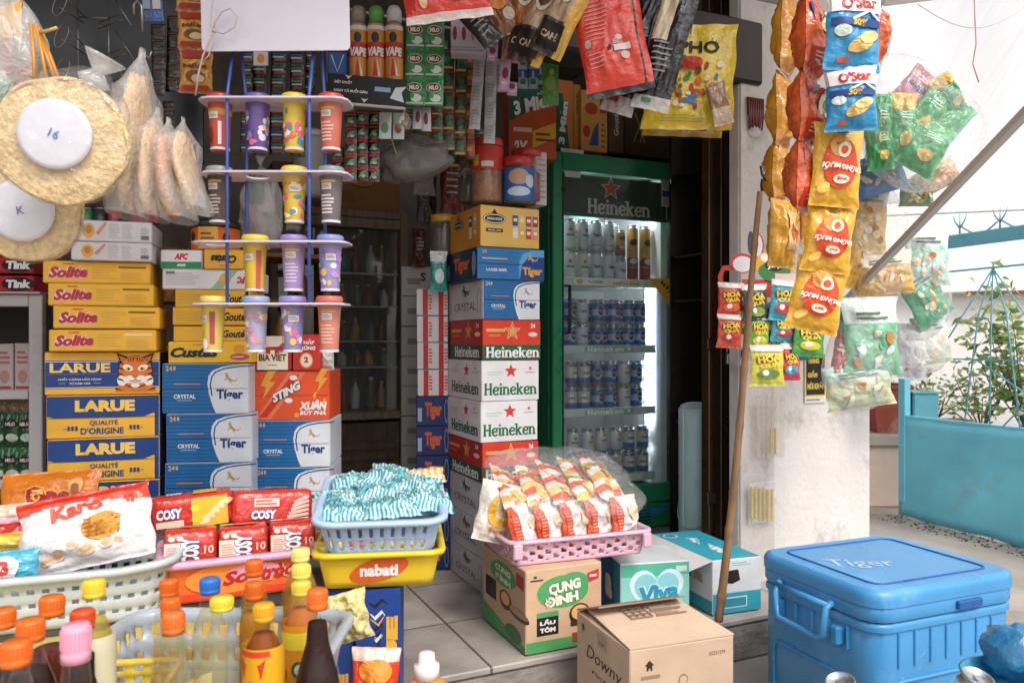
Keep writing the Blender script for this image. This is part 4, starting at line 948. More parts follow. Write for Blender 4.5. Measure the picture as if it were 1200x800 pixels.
for x in (fb+.006, FW-fb-.006): gk.box((x, .022, (FH+DZ0)/2), (.010, .03, FH-DZ0-.19), M('#2a2c2b', 'plastic'), .002)
pn = t.part('door_pane'); pn.box((FW/2, .024, (FH+DZ0)/2), (FW-2*fb-.026, .006, FH-DZ0-.18), GLASS, .001)
x0, hz0 = local(661, 244, FO, FR, .03); x1, hz1 = local(786, 210, FO, FR, .03)
hd = t.part('header_panel'); hz0 = FH-.092-.205; hd.box((FW/2, .04, hz0+.1), (FW-2*fb-.03, .012, .20), M('#16301f', 'plastic'), .002)
hc = Canvas(lambda x, y, o: (FW/2+x, .034-o, hz0+.1+y), hd, lambda k: hd.sub(k))
hc.rect(-.3, -.1, .3, -.085, '#1d5a3a', 1); hc.star(-.03, .045, .062, '#d8d0c8', 2); hc.star(-.03, .045, .052, '#c22f26', 3)
for ch in (0,): slab(hc, 'Heineken', .02, -.045, .36, .075, '#cfd4cf', 2)
hn = fr.sub('handle'); a0x, az0 = local(665, 335, FO, FR, 0); _, az1 = local(665, 390, FO, FR, 0)
hn.tube([(a0x-.01, -.002, az0), (a0x-.004, -.03, az0), (a0x-.004, -.032, (az0+az1)/2), (a0x-.004, -.03, az1), (a0x-.01, -.002, az1)], .0085, M('#1f2a26', 'plastic'), 8)
gr = t.part('kick_grille'); gr.box((FW/2, .02, .062), (FW-.01, .036, .118), FGRN, .006)
for k in range(5): gr.box((FW/2-.06, .001, .03+k*.016), (FW-.25, .004, .006), FDK)
st = t.part('sticker'); st.box((FW-.17, .0005, .085), (.14, .002, .035), M('#3f7fb5'), .0005)
# stickers on the glass (a plain square where the printed code was) and rating label
for nm, px0, px1, py0, py1, colr in (('sticker', 662, 680, 185, 207, '#d6d3d2'), ('rating_label', 775, 790, 203, 242, '#c9c4be')):
    xa, za = local(px0, py1, FO, FR, .019); xb, zb = local(px1, py0, FO, FR, .019)
    s_ = t.part(nm); s_.box(((xa+xb)/2, .018, (za+zb)/2), (xb-xa, .002, zb-za), M(colr), .0004)
    if nm == 'rating_label':
        c_ = Canvas(lambda x, y, o, a=(xa+xb)/2, b=(za+zb)/2: (a+x, .0168-o, b+y), s_); hh = zb-za; ww = xb-xa
        c_.rect(-ww*.4, hh*.3, 0, hh*.42, '#c84a3a', 1); c_.rect(0, hh*.3, ww*.4, hh*.42, '#3f8a5a', 1); c_.lines(-ww*.4, -.0, ww*.4, hh*.25, 4, '#8d8a8a', 1); c_.rect(-ww*.45, -hh*.22, ww*.45, -hh*.04, '#2f4f9a', 1); c_.lines(-ww*.4, -hh*.45, ww*.4, -hh*.26, 3, '#b56a5a', 1)
xa, za = local(657, 174, FO, FR, 0); xb, zb = local(684, 180, FO, FR, 0); s_ = t.part('sticker'); s_.box(((xa+xb)/2, -.0005, (za+zb)/2), (xb-xa, .002, .018), M('#cfcdcb'), .0004)
led = t.part('led_strip'); lx = FW-.082
for k in range(30): led.box((lx, .20, .22+k*.044), (.006, .008, .016), M('#eaf4ff', 'glow'), .001)
tb = t.part('light_channel'); tb.box((lx+.006, .204, .9), (.016, .012, 1.36), M('#b9c2c6', 'plastic'), .002)
# shelves with price rails
SH = []
for py, txt in ((331, None), (409, 'Heineken'), (482, 'Heineken'), (561, None)):
    x_, z_ = local(712, py, FO, FR, .10); SH.append(z_)
    s_ = t.part('wire_shelf')
    for k in range(9): s_.tube([(.06, .11+k*.055, z_-.012), (FW-.08, .11+k*.055, z_-.012)], .0028, M('#cfd6d8', 'plastic'), 6)
    r_ = t.part('price_rail'); r_.box((FW/2-.01, .10, z_), (FW-.16, .006, .040), M('#c3d2cd', 'plastic'), .002)
    c_ = Canvas(lambda x, y, o, z_=z_: (FW/2+x, .0968-o, z_+y), r_, lambda k, r_=r_: r_.sub(k))
    if txt: slab(c_, txt, -.02, 0, .21, .026, '#e9efec', 2); c_.star(.115, 0, .016, '#e9efec', 2); c_.rect(-.14, -.017, .14, .017, '#8fb3a4', 1)
    else:
        c_.rect(-.2, -.016, .2, .016, '#e6e2d4', 1)
        if py < 400: c_.text('PLATINUM', -.08, 0, .013, '#77807c', None, 2); c_.text('MIỄN PHÍ', .1, 0, .02, '#c9b13a', .16, 2, .05); c_.ell(-.17, 0, .018, .013, '#d9b23a', 2)
# yellow corner ribbon on the pane
xa, za = local(760, 326, FO, FR, .012); xb, zb = local(789, 327, FO, FR, .012); xc, zc = local(787, 361, FO, FR, .012)
rb = t.part('ribbon_sticker'); rb.add([(xa, .0125, za), (xb, .0125, zb), (xc, .0125, zc)], [(0, 1, 2)], M('#dfae35')); rb.mods.append(('SOLIDIFY', dict(thickness=.001)))
rc = Canvas(lambda x, y, o: (xb-.045+x, .0115-o, za-.022+y), rb, lambda k: rb.sub(k)); rc.text('MỚI', .0, -.014, .026, '#2b251c', .072, 2, .03, 0, -.72)
fridge = t.build()
for nm_, loc_, sz_, rot_, en_ in (('led_light', (FW-.10, .16, .98), (.02, 1.3), (0, radians(78), 0), 1.4), ('header_light', (FW/2, .2, FH-.06), (.45, .05), (0, 0, 0), 1.6)):
    lo = bpy.data.objects.new(nm_, bpy.data.lights.new(nm_, 'AREA')); COL.objects.link(lo); lo.parent = fridge; lo.location = loc_; lo.rotation_euler = rot_
    lo.data.shape = 'RECTANGLE'; lo.data.size, lo.data.size_y = (sz_[0], sz_[1]); lo.data.energy = en_; lo.data.color = (.92, .97, 1)
    if nm_ == 'led_light': lo.rotation_euler = (radians(90), 0, radians(-62)); 
# cans
def can(name, label, r, h, bands, loc, rz=0, group=None, deco=None):
    """bands: list of (height share from bottom, colour)"""
    t = Thing(name, label, 'can', loc, rz, group); p = t.part('can_body'); al = M('#b9bcbe', 'metal')
    prof = [(r*.78, 0), (r*.86, .004), (r, .014)]; ms = [al, al]; lo = 0
    for s, c in bands: prof.append((r, .014+(h-.032)*s)); ms.append(M(c, 'foil' if False else 'plastic'))
    prof += [(r*.86, h-.006)]; ms.append(al)
    p.lathe(prof, ms, 18)
    l = t.part('can_lid'); l.lathe([(r*.88, h-.007), (r*.89, h), (r*.82, h), (r*.80, h-.005), (0, h-.005)], al, 18); l.box((0, -r*.2, h-.0035), (r*.4, r*.7, .002), al)
    cv = Canvas(lambda x, y, o: ((r+o)*sin(x/r), -(r+o)*cos(x/r), h/2+y), p, lambda k: t.part(k), cell=.012)
    if deco: deco(cv, r, h)
    return t.build()
def d_silver(cv, r, h): cv.star(0, h*.14, .014, '#c23a30', 2); cv.text('Heineken', 0, -h*.02, h*.10, '#2f7a4f', r*1.5, 2, .04); cv.rect(-r*.8, -h*.2, r*.8, -h*.16, '#b9c9bd', 1)
def d_crys(cv, r, h): cv.ell(0, h*.05, r*.75, h*.2, '#c2cbd8', 1); cv.text('Tíger', 0, h*.0, h*.13, '#2a4377', r*1.5, 2, .05); cv.rect(-r, -h*.34, r, -h*.3, '#7f97ba', 1)
def d_blue(cv, r, h): cv.ell(0, h*.02, r*.6, h*.26, '#b9c2d4', 1); cv.ell(0, h*.04, r*.5, h*.2, '#23407e', 2); cv.text('Tíger', 0, h*.02, h*.12, '#d89048', r*1.2, 3, .06); cv.rect(-r*1.2, -h*.38, r*1.2, -h*.28, '#2c55a0', 1)
def d_gold(cv, r, h): cv.ell(0, h*.2, r*.7, h*.06, '#4a3420', 2); cv.rect(-r*1.3, -h*.42, r*1.3, -h*.06, '#9b2f2a', 1); cv.rect(-r*1.3, -h*.24, r*1.3, -h*.2, '#4f8a6a', 2); cv.ell(0, -h*.12, r*.7, h*.05, '#d9d2c8', 2)
def d_cream(cv, r, h): cv.ell(0, h*.03, r*.75, h*.22, '#c9a45a', 1); cv.ell(0, h*.03, r*.6, h*.18, '#dfe2e6', 2); cv.text('333', 0, h*.03, h*.14, '#27489a', r*1.1, 3, .05); cv.rect(-r*1.2, h*.3, r*1.2, h*.36, '#2c55a0', 1)
def d_bia(cv, r, h): cv.rect(-r*1.2, -h*.1, r*1.2, h*.08, '#c3c6cc', 1); cv.text('LARUE', 0, h*.0, h*.1, '#2a4377', r*1.3, 2, .04); cv.ell(0, h*.22, r*.5, h*.08, '#caa25a', 2)
KINDS = {'silver': ([(1, '#c6cac8')], d_silver), 'crystal': ([(1, '#c9cdd2')], d_crys), 'blue': ([(.3, '#234f9f'), (.66, '#9fb4d8'), (1, '#2a57a8')], d_blue), 'gold': ([(.4, '#9b2f2a'), (1, '#c99a4c')], d_gold), 'cream': ([(.3, '#3c5fa0'), (1, '#c9c3b4')], d_cream), 'pale': ([(.4, '#b9bec6'), (1, '#d0cfd0')], d_bia)}
KL = {'silver': 'silver beer can with a red star', 'crystal': 'silver and pale blue beer can', 'blue': 'blue beer can with a round badge', 'gold': 'tall gold and red drink can', 'cream': 'cream and blue beer can with a number badge', 'pale': 'plain whitish beer can'}
PROTO = {}
def put_can(kind, px, z, h, r, row, yl=.165):
    xl, _ = local(px, 400, FO, FR, yl); w_ = FO+Vector((cos(FR), sin(FR), 0))*xl+Vector((-sin(FR), cos(FR), 0))*yl; w_.z = z
    lab = KL[kind]+' on the '+row+' of the fridge'; k = (kind, h)
    rz = FR+rnd.uniform(-.5, .5)
    if k not in PROTO: PROTO[k] = can('drink_can', lab, r, h, KINDS[kind][0], w_, rz, 'cans inside the fridge', KINDS[kind][1])
    else: dup(PROTO[k], w_, lab, rz)
R_ = .0285
for px, kd in ((668, 'silver'), (683, 'silver'), (698.5, 'crystal'), (713, 'crystal')):
    for lv in (0, 1): put_can(kd, px, SH[0]+.004+lv*.157, .155, R_, 'top shelf')
put_can('crystal', 727, SH[0]+.004, .125, R_, 'top shelf'); put_can('gold', 727, SH[0]+.131, .145, R_*.9, 'top shelf')
for px in (676, 691, 706, 720):
    for lv in (0, 1): put_can('silver' if px < 690 else 'crystal', px, SH[0]+.004+lv*.157, .155, R_, 'top shelf', .23)
for px in (741, 755.5): put_can('gold', px, SH[0]+.004, .30, R_, 'top shelf')
for si, row, kinds in ((1, 'second shelf', ['blue', 'crystal', 'blue', 'blue', 'blue', 'blue']), (2, 'third shelf', ['cream', 'cream', 'blue', 'blue', 'pale', 'blue']), (3, 'bottom shelf', ['pale', 'pale', 'pale', 'pale', 'cream', 'cream'])):
    xs = {1: (668, 682, 700, 719, 737, 750), 2: (669, 684, 700, 715, 731, 746), 3: (671, 688, 704, 721, 737, 753)}[si]
    for lv in (0, 1):
        for px, kd in zip(xs, kinds):
            if lv and si == 3 and px < 690: kd = 'silver'
            put_can(kd, px, SH[si]+.004+lv*.124, .122, .031, row)
            if lv == 0 or si != 3: put_can('blue' if si == 1 else 'pale' if si == 3 else kd, px+7, SH[si]+.004+lv*.124, .122, .031, row, .235)
t = Thing('water_jug', 'pale turquoise plastic jug on the fridge top shelf behind the sticker', 'jug'); xl, _ = local(685, 400, FO, FR, .40); w_ = FO+Vector((cos(FR), sin(FR), 0))*(xl)+Vector((-sin(FR), cos(FR), 0))*.42; w_.z = SH[0]+.004
t.loc = w_; p = t.part('jug_body'); p.lathe([(.06, 0), (.085, .01), (.088, .22), (.084, .25), (.088, .28), (.086, .40), (.05, .45), (.03, .46), (.03, .48)], M('#a9d6cf', 'plastic'), 24); t.part('cap').lathe([(.034, .475), (.034, .505), (.03, .51)], M('#e9efee', 'plastic'), 16); t.build()

# ------------------------------------------------------------------ on top of the fridge
def ftop(px, yl): xl, _ = local(px, 400, FO, FR, yl); return FO+Vector((cos(FR), sin(FR), 0))*xl+Vector((-sin(FR), cos(FR), 0))*yl
Zf = 3.75
def art_noodle(c):
    f, w, h = c.front, c.wd, c.h
    f.rect(-w/2+.002, -h/2+.002, w/2-.002, h/2-.002, '#c2562f', 1); f.poly([(-w/2+.002, 0), (w/2-.002, h*.36), (w/2-.002, h/2-.003), (-w/2+.002, h/2-.003)], '#1e5a44', 2)
    f.text('3 Mien', .0, h*.26, h*.2, WHITE, w*.86, 3, .05, .2, .30); f.accent(0, h*.26, w*.86, h*.2, .72, WHITE, .30, 3); f.poly([(0, -h*.36), (w/2-.003, -h*.2), (w/2-.003, h*.02), (0, -h*.12)], '#dfae3c', 3); f.text('2X', -w*.25, -h*.36, h*.2, WHITE, w*.3, 3, .05, .2); f.lines(w*.06, -h*.28, w*.46, -h*.12, 2, '#6a4420', 4, .4); f.rect(-w*.4, -h*.14, -w*.02, -h*.08, '#e7c8b8', 3)
    g, d = c.right, c.d
c = Carton('green and orange noodle carton with white lettering above the nut jars', 596, 652, 100, 184, 3.3, 12, None, .15, 'carton', name='noodle_carton', col='#b5522e'); art_noodle(c); c.build()
c = Carton('green and orange noodle carton standing on end beside the fridge top', 651, 672, 92, 174, 3.62, 24, None, .25, 'carton', name='noodle_carton', col='#c8763a')
f, w, h = c.front, c.wd, c.h; f.poly([(-w/2+.001, -h/2+.002), (w*.3, -h/2+.002), (-w*.1, h*.3), (-w/2+.001, h*.3)], '#1e5a44', 1); f.text('3 Mien', -w*.08, -h*.12, w*.34, WHITE, h*.62, 2, .05, 0, pi/2-.1); f.accent(-w*.08, -h*.12, h*.62, w*.34, .72, WHITE, pi/2-.1, 2.5); c.build()
c = Carton('amber carton with red oval emblem standing on top of the fridge', 681, 712, 104, 176, 3.72, 24, None, .3, 'carton', name='sauce_carton', col='#d39a4a')
f, w, h = c.front, c.wd, c.h; f.rect(w*.2, h*.15, w*.45, h*.48, '#b5362e', 1); f.ell(-w*.12, h*.2, w*.24, h*.1, '#b5362e', 1, 'emblem'); f.ell(-w*.3, -h*.18, w*.14, h*.1, '#b5362e', 1); f.poly([(-w*.2, -h*.4), (w*.15, -h*.4), (w*.15, 0), (-w*.02, -h*.12)], '#2f4f8a', 1); f.lines(w*.25, -h*.45, w*.42, .0, 5, '#8a5a2a', 1, .4); c.build()
c = Carton('thin amber carton edge between the noodle carton and the emblem carton', 672, 680.5, 98, 176, 3.74, 24, None, .3, 'carton', name='sauce_carton', col='#c98c40'); c.front.text('GROUP', 0, c.h*.2, c.wd*.3, '#4a2f1c', c.h*.3, 1, .03, 0, pi/2); c.build()
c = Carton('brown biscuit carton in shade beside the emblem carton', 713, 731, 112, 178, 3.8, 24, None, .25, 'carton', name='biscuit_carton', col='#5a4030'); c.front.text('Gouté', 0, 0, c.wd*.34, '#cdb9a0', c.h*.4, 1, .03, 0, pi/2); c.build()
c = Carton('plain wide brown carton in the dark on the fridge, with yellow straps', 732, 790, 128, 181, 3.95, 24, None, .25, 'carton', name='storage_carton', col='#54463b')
f, w, h = c.front, c.wd, c.h
for a, b_ in ((-.3, -.1), (-.12, -.32), (.0, -.2)): f.stroke([(w*a, h*.45), (w*b_, -h*.2)], .006, '#c9a04a', 1)
c.build()
# jars on the coffee carton
def jar(label, px, yt, Z, r, h, fill, fillh, lid='#c8362c', wrap=None, zb=None, n=30, lidh=.03):
    z0 = zb if zb is not None else zat(240, Z)+.002
    t = Thing('storage_jar', label, 'jar', (P(px, 0, Z).x, Z, z0)); p = t.part('jar_body')
    p.lathe([(r*.94, 0), (r, .012), (r, h*.80), (r*.92, h*.88), (r*.86, h*.9), (r*.86, h-.01)], film('#f4f4f2', .06, .05, 1, 'jar_plastic', .1), n)
    q = t.part('contents'); q.lathe([(r*.9, .006), (r*.95, .016), (r*.95, h*fillh-.01), (r*.7, h*fillh), (0, h*fillh+.006)], M(fill, 'food'), n)
    l = t.part('jar_lid'); l.lathe([(r*.98, h-lidh), (r*1.0, h-lidh+.003), (r*1.0, h-.004), (r*.95, h), (0, h)], M(lid, 'plastic'), n)
    if wrap:
        y0, y1, c1 = wrap; g = t.part('jar_label')
        g.grid(lambda u, v: ((r+.0012)*sin((u-.5)*3.4), -(r+.0012)*cos((u-.5)*3.4), h*(y0+(y1-y0)*v)), 20, 4, M(c1, 'ink'))
        cv = Canvas(lambda x, y, o: ((r+.0016+o)*sin(x/r), -(r+.0016+o)*cos(x/r), h*(y0+y1)/2+y), g, lambda k: g.sub(k), cell=.012)
        return t, cv
    return t, None
t, cv = jar('tall clear jar of roasted peanuts with a red label and red lid', 571, 165, 2.93, .060, .245, '#a5673f', .52, wrap=(.5, .86, '#c83a2e')); cv.rect(-.02, -.035, .025, -.015, '#dcd6d0', 2); cv.rect(-.055, -.03, -.03, .01, '#d9a83a', 2); t.build()
t, cv = jar('shorter jar with a blue label and red lid on the coffee carton', 608, 190, 2.93, .058, .175, '#7a5a46', .7, wrap=(.05, .74, '#2f66ad')); cv.ell(0, .025, .04, .03, '#c9a58c', 2); cv.ell(0, -.03, .045, .018, '#c9dbe8', 2); cv.ell(.045, .01, .02, .025, '#c9d6e4', 2); t.build()
t, cv = jar('red lidded jar hidden behind the blue labelled jar', 617, 178, 3.08, .062, .215, '#8a4438', .6); t.build()
c = Carton('pink and white box standing behind the red lidded jars', 628, 641, 177, 240, 3.05, 24, None, .1, 'box', name='snack_box', col='#cfc2c4'); c.front.lines(-c.wd*.4, -c.h*.4, c.wd*.4, c.h*.4, 8, '#a98a92', 1, .3); c.build()
t, cv = jar('dim jar with a grey lid beside the peanut jar', 549, 195, 3.1, .045, .19, '#5a5048', .6, lid='#9a9590'); t.build()
t, cv = jar('brown jar with a yellow lid beside the lager carton', 520, 262, 3.2, .055, .19, '#5a4636', .75, lid='#d3a93a', zb=zat(306, 3.2)); t.build()
p = Pouch('snack_packet', 'small teal snack packet standing beside the lager carton', 'snack packet', .07, .16, .04, lambda u, v: '#2f8f8c' if v < .75 else '#cfd8d4', P(514, 318, 3.05), radians(15), seed=5); p.front.text('Eco', 0, .04, .02, WHITE, None, 2); p.front.ell(0, -.02, .02, .03, '#c9dcd8', 1); p.build()

# ------------------------------------------------------------------ brown glass cabinet at the back
CO = S(-.35, 1.92, 0); CW, CD, CHT = .70, .45, 1.60
cx1 = P(478, 400, 4.05)
CO = Vector((cx1.x, cx1.y, 0))-U*CW
CB = M('#86725f', 'wood')
t = Thing('glass_cabinet', 'brown wooden cabinet with sliding glass front and slatted lower panel', 'cabinet', CO, TH)
zt_ = zat(250, 4.05); zg0 = zat(485, 4.05)
p = t.part('cabinet_frame'); p.box((.02, CD/2, zt_/2), (.04, CD, zt_), CB, .003); p.box((CW-.02, CD/2, zt_/2), (.04, CD, zt_), CB, .003); p.box((CW/2, CD/2, zt_-.018), (CW-.082, CD, .036), CB, .003); p.box((CW/2, CD/2, zg0), (CW-.082, CD, .04), CB, .003)
p.box((CW/2, .01, zt_-.065), (CW-.082, .018, .05), CB, .002)
t.part('back_panel').box((CW/2, CD-.01, zt_/2), (CW-.082, .01, zt_-.04), M('#86705a', 'wood'), .001)
q = t.part('slatted_panel'); q.box((CW/2, .02, zg0/2-.012), (CW-.082, .012, zg0-.05), M('#54402f', 'wood'), .002)
for k in range(7): q.box((CW/2, .011, .06+k*.055), (CW-.09, .012, .038), M('#5e4936', 'wood'), .004)
CS = [zat(y, 4.05) for y in (322, 360, 400, 430)]
for z in CS: t.part('shelf').box((CW/2, CD/2, z), (CW-.085, CD-.06, .008), M('#8c9490', 'plastic'), .001)
for x in (CW*.28, CW*.74): g = t.part('glass_door'); g.box((x, .03+.012*(x > CW/2), (zt_+zg0)/2-.03), (CW*.5-.03, .004, zt_-zg0-.1), film('#dfe6e4', .05, .04, .7, 'cabinet_glass', 0), 0)
t.build()
def small_bottle(label, loc, r, h, body, cap, group, glass=False):
    t = Thing('small_bottle', label, 'bottle', loc, 0, group); p = t.part('bottle_body'); p.lathe([(r*.9, 0), (r, .006), (r, h*.55), (r*.75, h*.68), (r*.38, h*.78), (r*.36, h*.9)], body, 12); t.part('cap').lathe([(r*.42, h*.88), (r*.42, h), (0, h)], cap, 12); return t.build()
cols = [('dark red', '#7a302a'), ('brown', '#6a4a32'), ('green', '#3a6a4a'), ('smoky clear', '#b5bcb8'), ('amber', '#b57a3a')]
capc = ['#b5392e', '#c9c3b8', '#c9a13a', '#3f6aa5']
protos = {}
for si, zsh in enumerate([zat(322, 4.05), zat(360, 4.05), zat(400, 4.05), zat(430, 4.05), zg0+.02]):
    for k in range(8):
        ci = (k*3+si*2) % 5; nm, cc = cols[ci]; x = .10+k*.072; hh = [.165, .12, .12, .095, .17][si]*(.86+.14*((k*7+si) % 3)/2)
        loc = CO+U*x+V*(.12+.05*((k+si) % 2)); loc.z = zsh+.005
        lab = nm+' bottle on the '+['top', 'second', 'third', 'fourth', 'lowest'][si]+' cabinet shelf'
        key = (ci, si)
        if key not in protos: protos[key] = small_bottle(lab, loc, .024, hh, M(cc, 'plastic'), M(capc[(k+si) % 4], 'plastic'), 'bottles in the cabinet')
        else: dup(protos[key], loc, lab)
# on and beside the cabinet
def at_c(x, y, z): q = CO+U*x+V*y; q.z = z; return q
t = Thing('coffee_carton', 'brown coffee carton lying on the glass cabinet', 'carton', at_c(CW-.21, .2, zt_+.002), TH); p = t.part('box_body'); p.box((0, 0, .10), (.36, .3, .2), '#8a5f30', .004)
cv = Canvas(lambda x, y, o: (x, -.15-o, .1+y), p, lambda k: t.part(k)); cv.ell(-.02, .05, .07, .028, '#5a3a1c', 1, 'emblem'); cv.ell(-.02, .05, .06, .021, '#a87a44', 2, 'emblem'); cv.rect(-.17, -.06, -.06, .0, '#7a5228', 1); t.build()
t = Thing('snack_carton', 'dark red carton beside the coffee carton on the cabinet', 'carton', at_c(CW-.55, .2, zt_+.002), TH); t.part('box_body').box((0, 0, .11), (.26, .3, .22), '#6a2a22', .004); cv = Canvas(lambda x, y, o: (x, -.15-o, .11+y), t.parts[0], lambda k: t.part(k)); cv.ell(.04, .0, .05, .05, '#c9a08a', 1); cv.text('0%', .04, 0, .03, '#6a2a22', None, 2); t.build()
t = Thing('wall_shelf', 'amber wooden shelf behind the lower hanging cups', 'shelf', S(-.62, 1.55, 0), TH)
for z in (.90, 1.10, 1.30): t.part('shelf_board').box((0, 0, z), (.9, .3, .02), M('#9a6a34', 'wood'), .003)
for x in (-.44, .44): t.part('side_board').box((x, 0, .7), (.02, .3, 1.4), M('#8a5c2e', 'wood'), .003)
t.build()
for k in range(9):
    nm, cc = cols[(k*2) % 5]; loc = S(-1.0+k*.09, 1.48, .911 if k % 2 else 1.111)
    small_bottle(nm+' sauce bottle '+('on the lower board' if k % 2 else 'on the middle board')+' of the amber shelf', loc, .026, .15, M(cc, 'plastic'), M(capc[k % 4], 'plastic'), 'bottles on the amber shelf')
t, cv = jar('white plastic tub hanging space behind the second tier of cups', 363, 0, 3.5, .075, .30, '#c9c6c4', .2, lid='#d9d6d4', zb=zat(232, 3.5)); t.label = 'white plastic tub behind the blue rods of the cup rack'; t.parts[0].mats[0] = M('#c9c5c3', 'plastic'); t.build()
t = Thing('cooking_pot', 'bright stainless pot glinting between the hanging cups', 'pot', S(-.46, 1.55, 1.313)); p = t.part('pot_body'); p.lathe([(.085, 0), (.1, .01), (.1, .11), (.104, .115)], M('#c9cbcc', 'metal'), 24); t.part('pot_lid').lathe([(.102, .117), (.08, .14), (.02, .15), (.012, .17), (0, .172)], M('#c9cbcc', 'metal'), 24); t.build()
# clutter against the dim wall: red and dark packets hanging beside the tall stack
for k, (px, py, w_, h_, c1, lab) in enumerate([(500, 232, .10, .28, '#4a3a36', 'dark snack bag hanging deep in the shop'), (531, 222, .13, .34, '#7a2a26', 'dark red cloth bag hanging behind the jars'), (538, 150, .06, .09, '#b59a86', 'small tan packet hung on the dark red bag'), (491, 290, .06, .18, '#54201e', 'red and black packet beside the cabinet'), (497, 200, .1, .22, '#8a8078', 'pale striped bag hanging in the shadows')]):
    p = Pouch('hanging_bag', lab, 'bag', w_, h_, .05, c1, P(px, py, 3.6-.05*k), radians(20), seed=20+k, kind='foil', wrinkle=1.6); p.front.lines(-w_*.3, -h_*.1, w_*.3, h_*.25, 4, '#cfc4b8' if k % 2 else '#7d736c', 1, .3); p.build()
# ------------------------------------------------------------------ rods the goods hang from (just above the picture)
STEEL = M('#8a8580', 'metal')
for lb, a, b_ in (('front steel hanging rod under the awning above the bags', S(-1.6, -.05, 2.06), S(1.45, -.05, 2.06)), ('second steel hanging rod above the sachet strips', S(-1.7, .75, 2.12), S(1.3, .75, 2.12))):
    t = Thing('hanging_rod', lb, 'rod'); t.part('bar').tube([a, b_], .009, STEEL, 8); t.build()
CORD = M('#cfc6bd', 'plastic')
# ------------------------------------------------------------------ white board and the cup rack
ZB = 1.88
a, b_ = P(238, 0, ZB), P(410, 0, ZB); wB = b_.x-a.x; zb_ = zat(60, ZB)
t = Thing('sign_board', 'blank white plastic board hanging above the cup rack', 'board', ((a.x+b_.x)/2, ZB, zb_), radians(2), rot=(0, radians(-1.2), radians(2)))
p = t.part('board')
pts = []
r_ = .012
for cx, cy, a0 in ((wB/2-r_, r_, -pi/2), (wB/2-r_, .40-r_, 0), (-wB/2+r_, .40-r_, pi/2), (-wB/2+r_, r_, pi)):
    for k in range(5): pts.append((cx+r_*cos(a0+k*pi/8), cy+r_*sin(a0+k*pi/8)))
n = len(pts)
p.add([(x, -.002, y) for x, y in pts]+[(x, .002, y) for x, y in pts], [tuple(range(n)), tuple(range(n, 2*n))[::-1]]+[(i, i+n, (i+1) % n+n, (i+1) % n) for i in range(n)], M('#c9c2cb', 'plastic'))
t.build()
t = Thing('tie_string', 'pinkish grey string looped in a bow over the white board corner', 'string'); p = t.part('cord'); sm = M('#b9a39d', 'plastic')
q = lambda x, y, dz=0: P(x, y, ZB-.03+dz)
p.tube([q(250, -30), q(249, 5), q(247, 30), q(252, 37), q(262, 40), q(275, 32), q(278, 20), q(270, 10), q(260, 14), q(252, 26), q(250, 36)], .0018, sm, 6)
p.tube([q(251, 36), q(244, 52), q(238, 65), q(233, 85), q(229, 112)], .0024, sm, 6); p.tube([q(251, 36), q(250, 50), q(244, 66), q(238, 72)], .0018, sm, 6)
p.blob(tuple(q(251, 36)), (.006, .005, .006), sm, .3, 3, 1, 8, 6); t.build()
ZC = 1.86
RB = M('#3f56a0', 'plastic'); SHW = M('#cdc4d2', 'plastic')
tiers = [(122, 238, 412), (206.5, 240, 412), (286, 230, 411), (357, 228, 409)]
t = Thing('cup_rack', 'four tier white hanging rack with blue cords for plastic cups', 'rack', (P(325, 0, ZC).x, ZC+.06, 0))
bx = t.loc[0]
holes = [258, 302, 345, 388]
def shelf_mesh(w_, hx, rr):
    c = bpy.data.curves.new('s', 'CURVE'); c.dimensions = '2D'; c.fill_mode = 'BOTH'; c.extrude = .0022
    def spl(pts):
        s_ = c.splines.new('POLY'); s_.points.add(len(pts)-1); s_.use_cyclic_u = True
        for i, (x, y) in enumerate(pts): s_.points[i].co = (x, y, 0, 1)
    spl([(x, y) for x, y in rrect(w_, .115, .035, 48)])
    for x in hx: spl([(x+rr*cos(-2*pi*i/20), rr*sin(-2*pi*i/20)) for i in range(20)])
    o = bpy.data.objects.new('s', c); me = o.to_mesh(); vs = [tuple(v.co) for v in me.vertices]; fs = [tuple(f.vertices) for f in me.polygons]; o.to_mesh_clear(); bpy.data.objects.remove(o); bpy.data.curves.remove(c)
    return vs, fs
hole_x = lambda px: (px-600)/FPX*(ZC+.06)-bx
TZ = []
for ti, (py, xa, xb) in enumerate(tiers):
    z = zat(py, ZC+.06); TZ.append(z); wS = (xb-xa)/FPX*(ZC+.06); cxs = ((xa+xb)/2-600)/FPX*(ZC+.06)-bx
    off = 0 if ti < 2 else -4
    vs, fs = shelf_mesh(wS, [hole_x(h+off)-cxs for h in holes], .0285); s_ = t.part('shelf'); s_.add([(x+cxs, y, z2+z) for x, y, z2 in vs], fs, SHW)
for px in (274, 368):
    for dy, dx in ((-.045, 0), (.045, 8)):
        rd = t.part('cord'); X = hole_x(px+dx); rd.tube([(X+.012*0, 0, zat(52, ZC+.06)), (X, dy, TZ[0]+.01), (X, dy, TZ[1]), (X, dy, TZ[3]-.004)], .0042, RB, 8)
t.build()
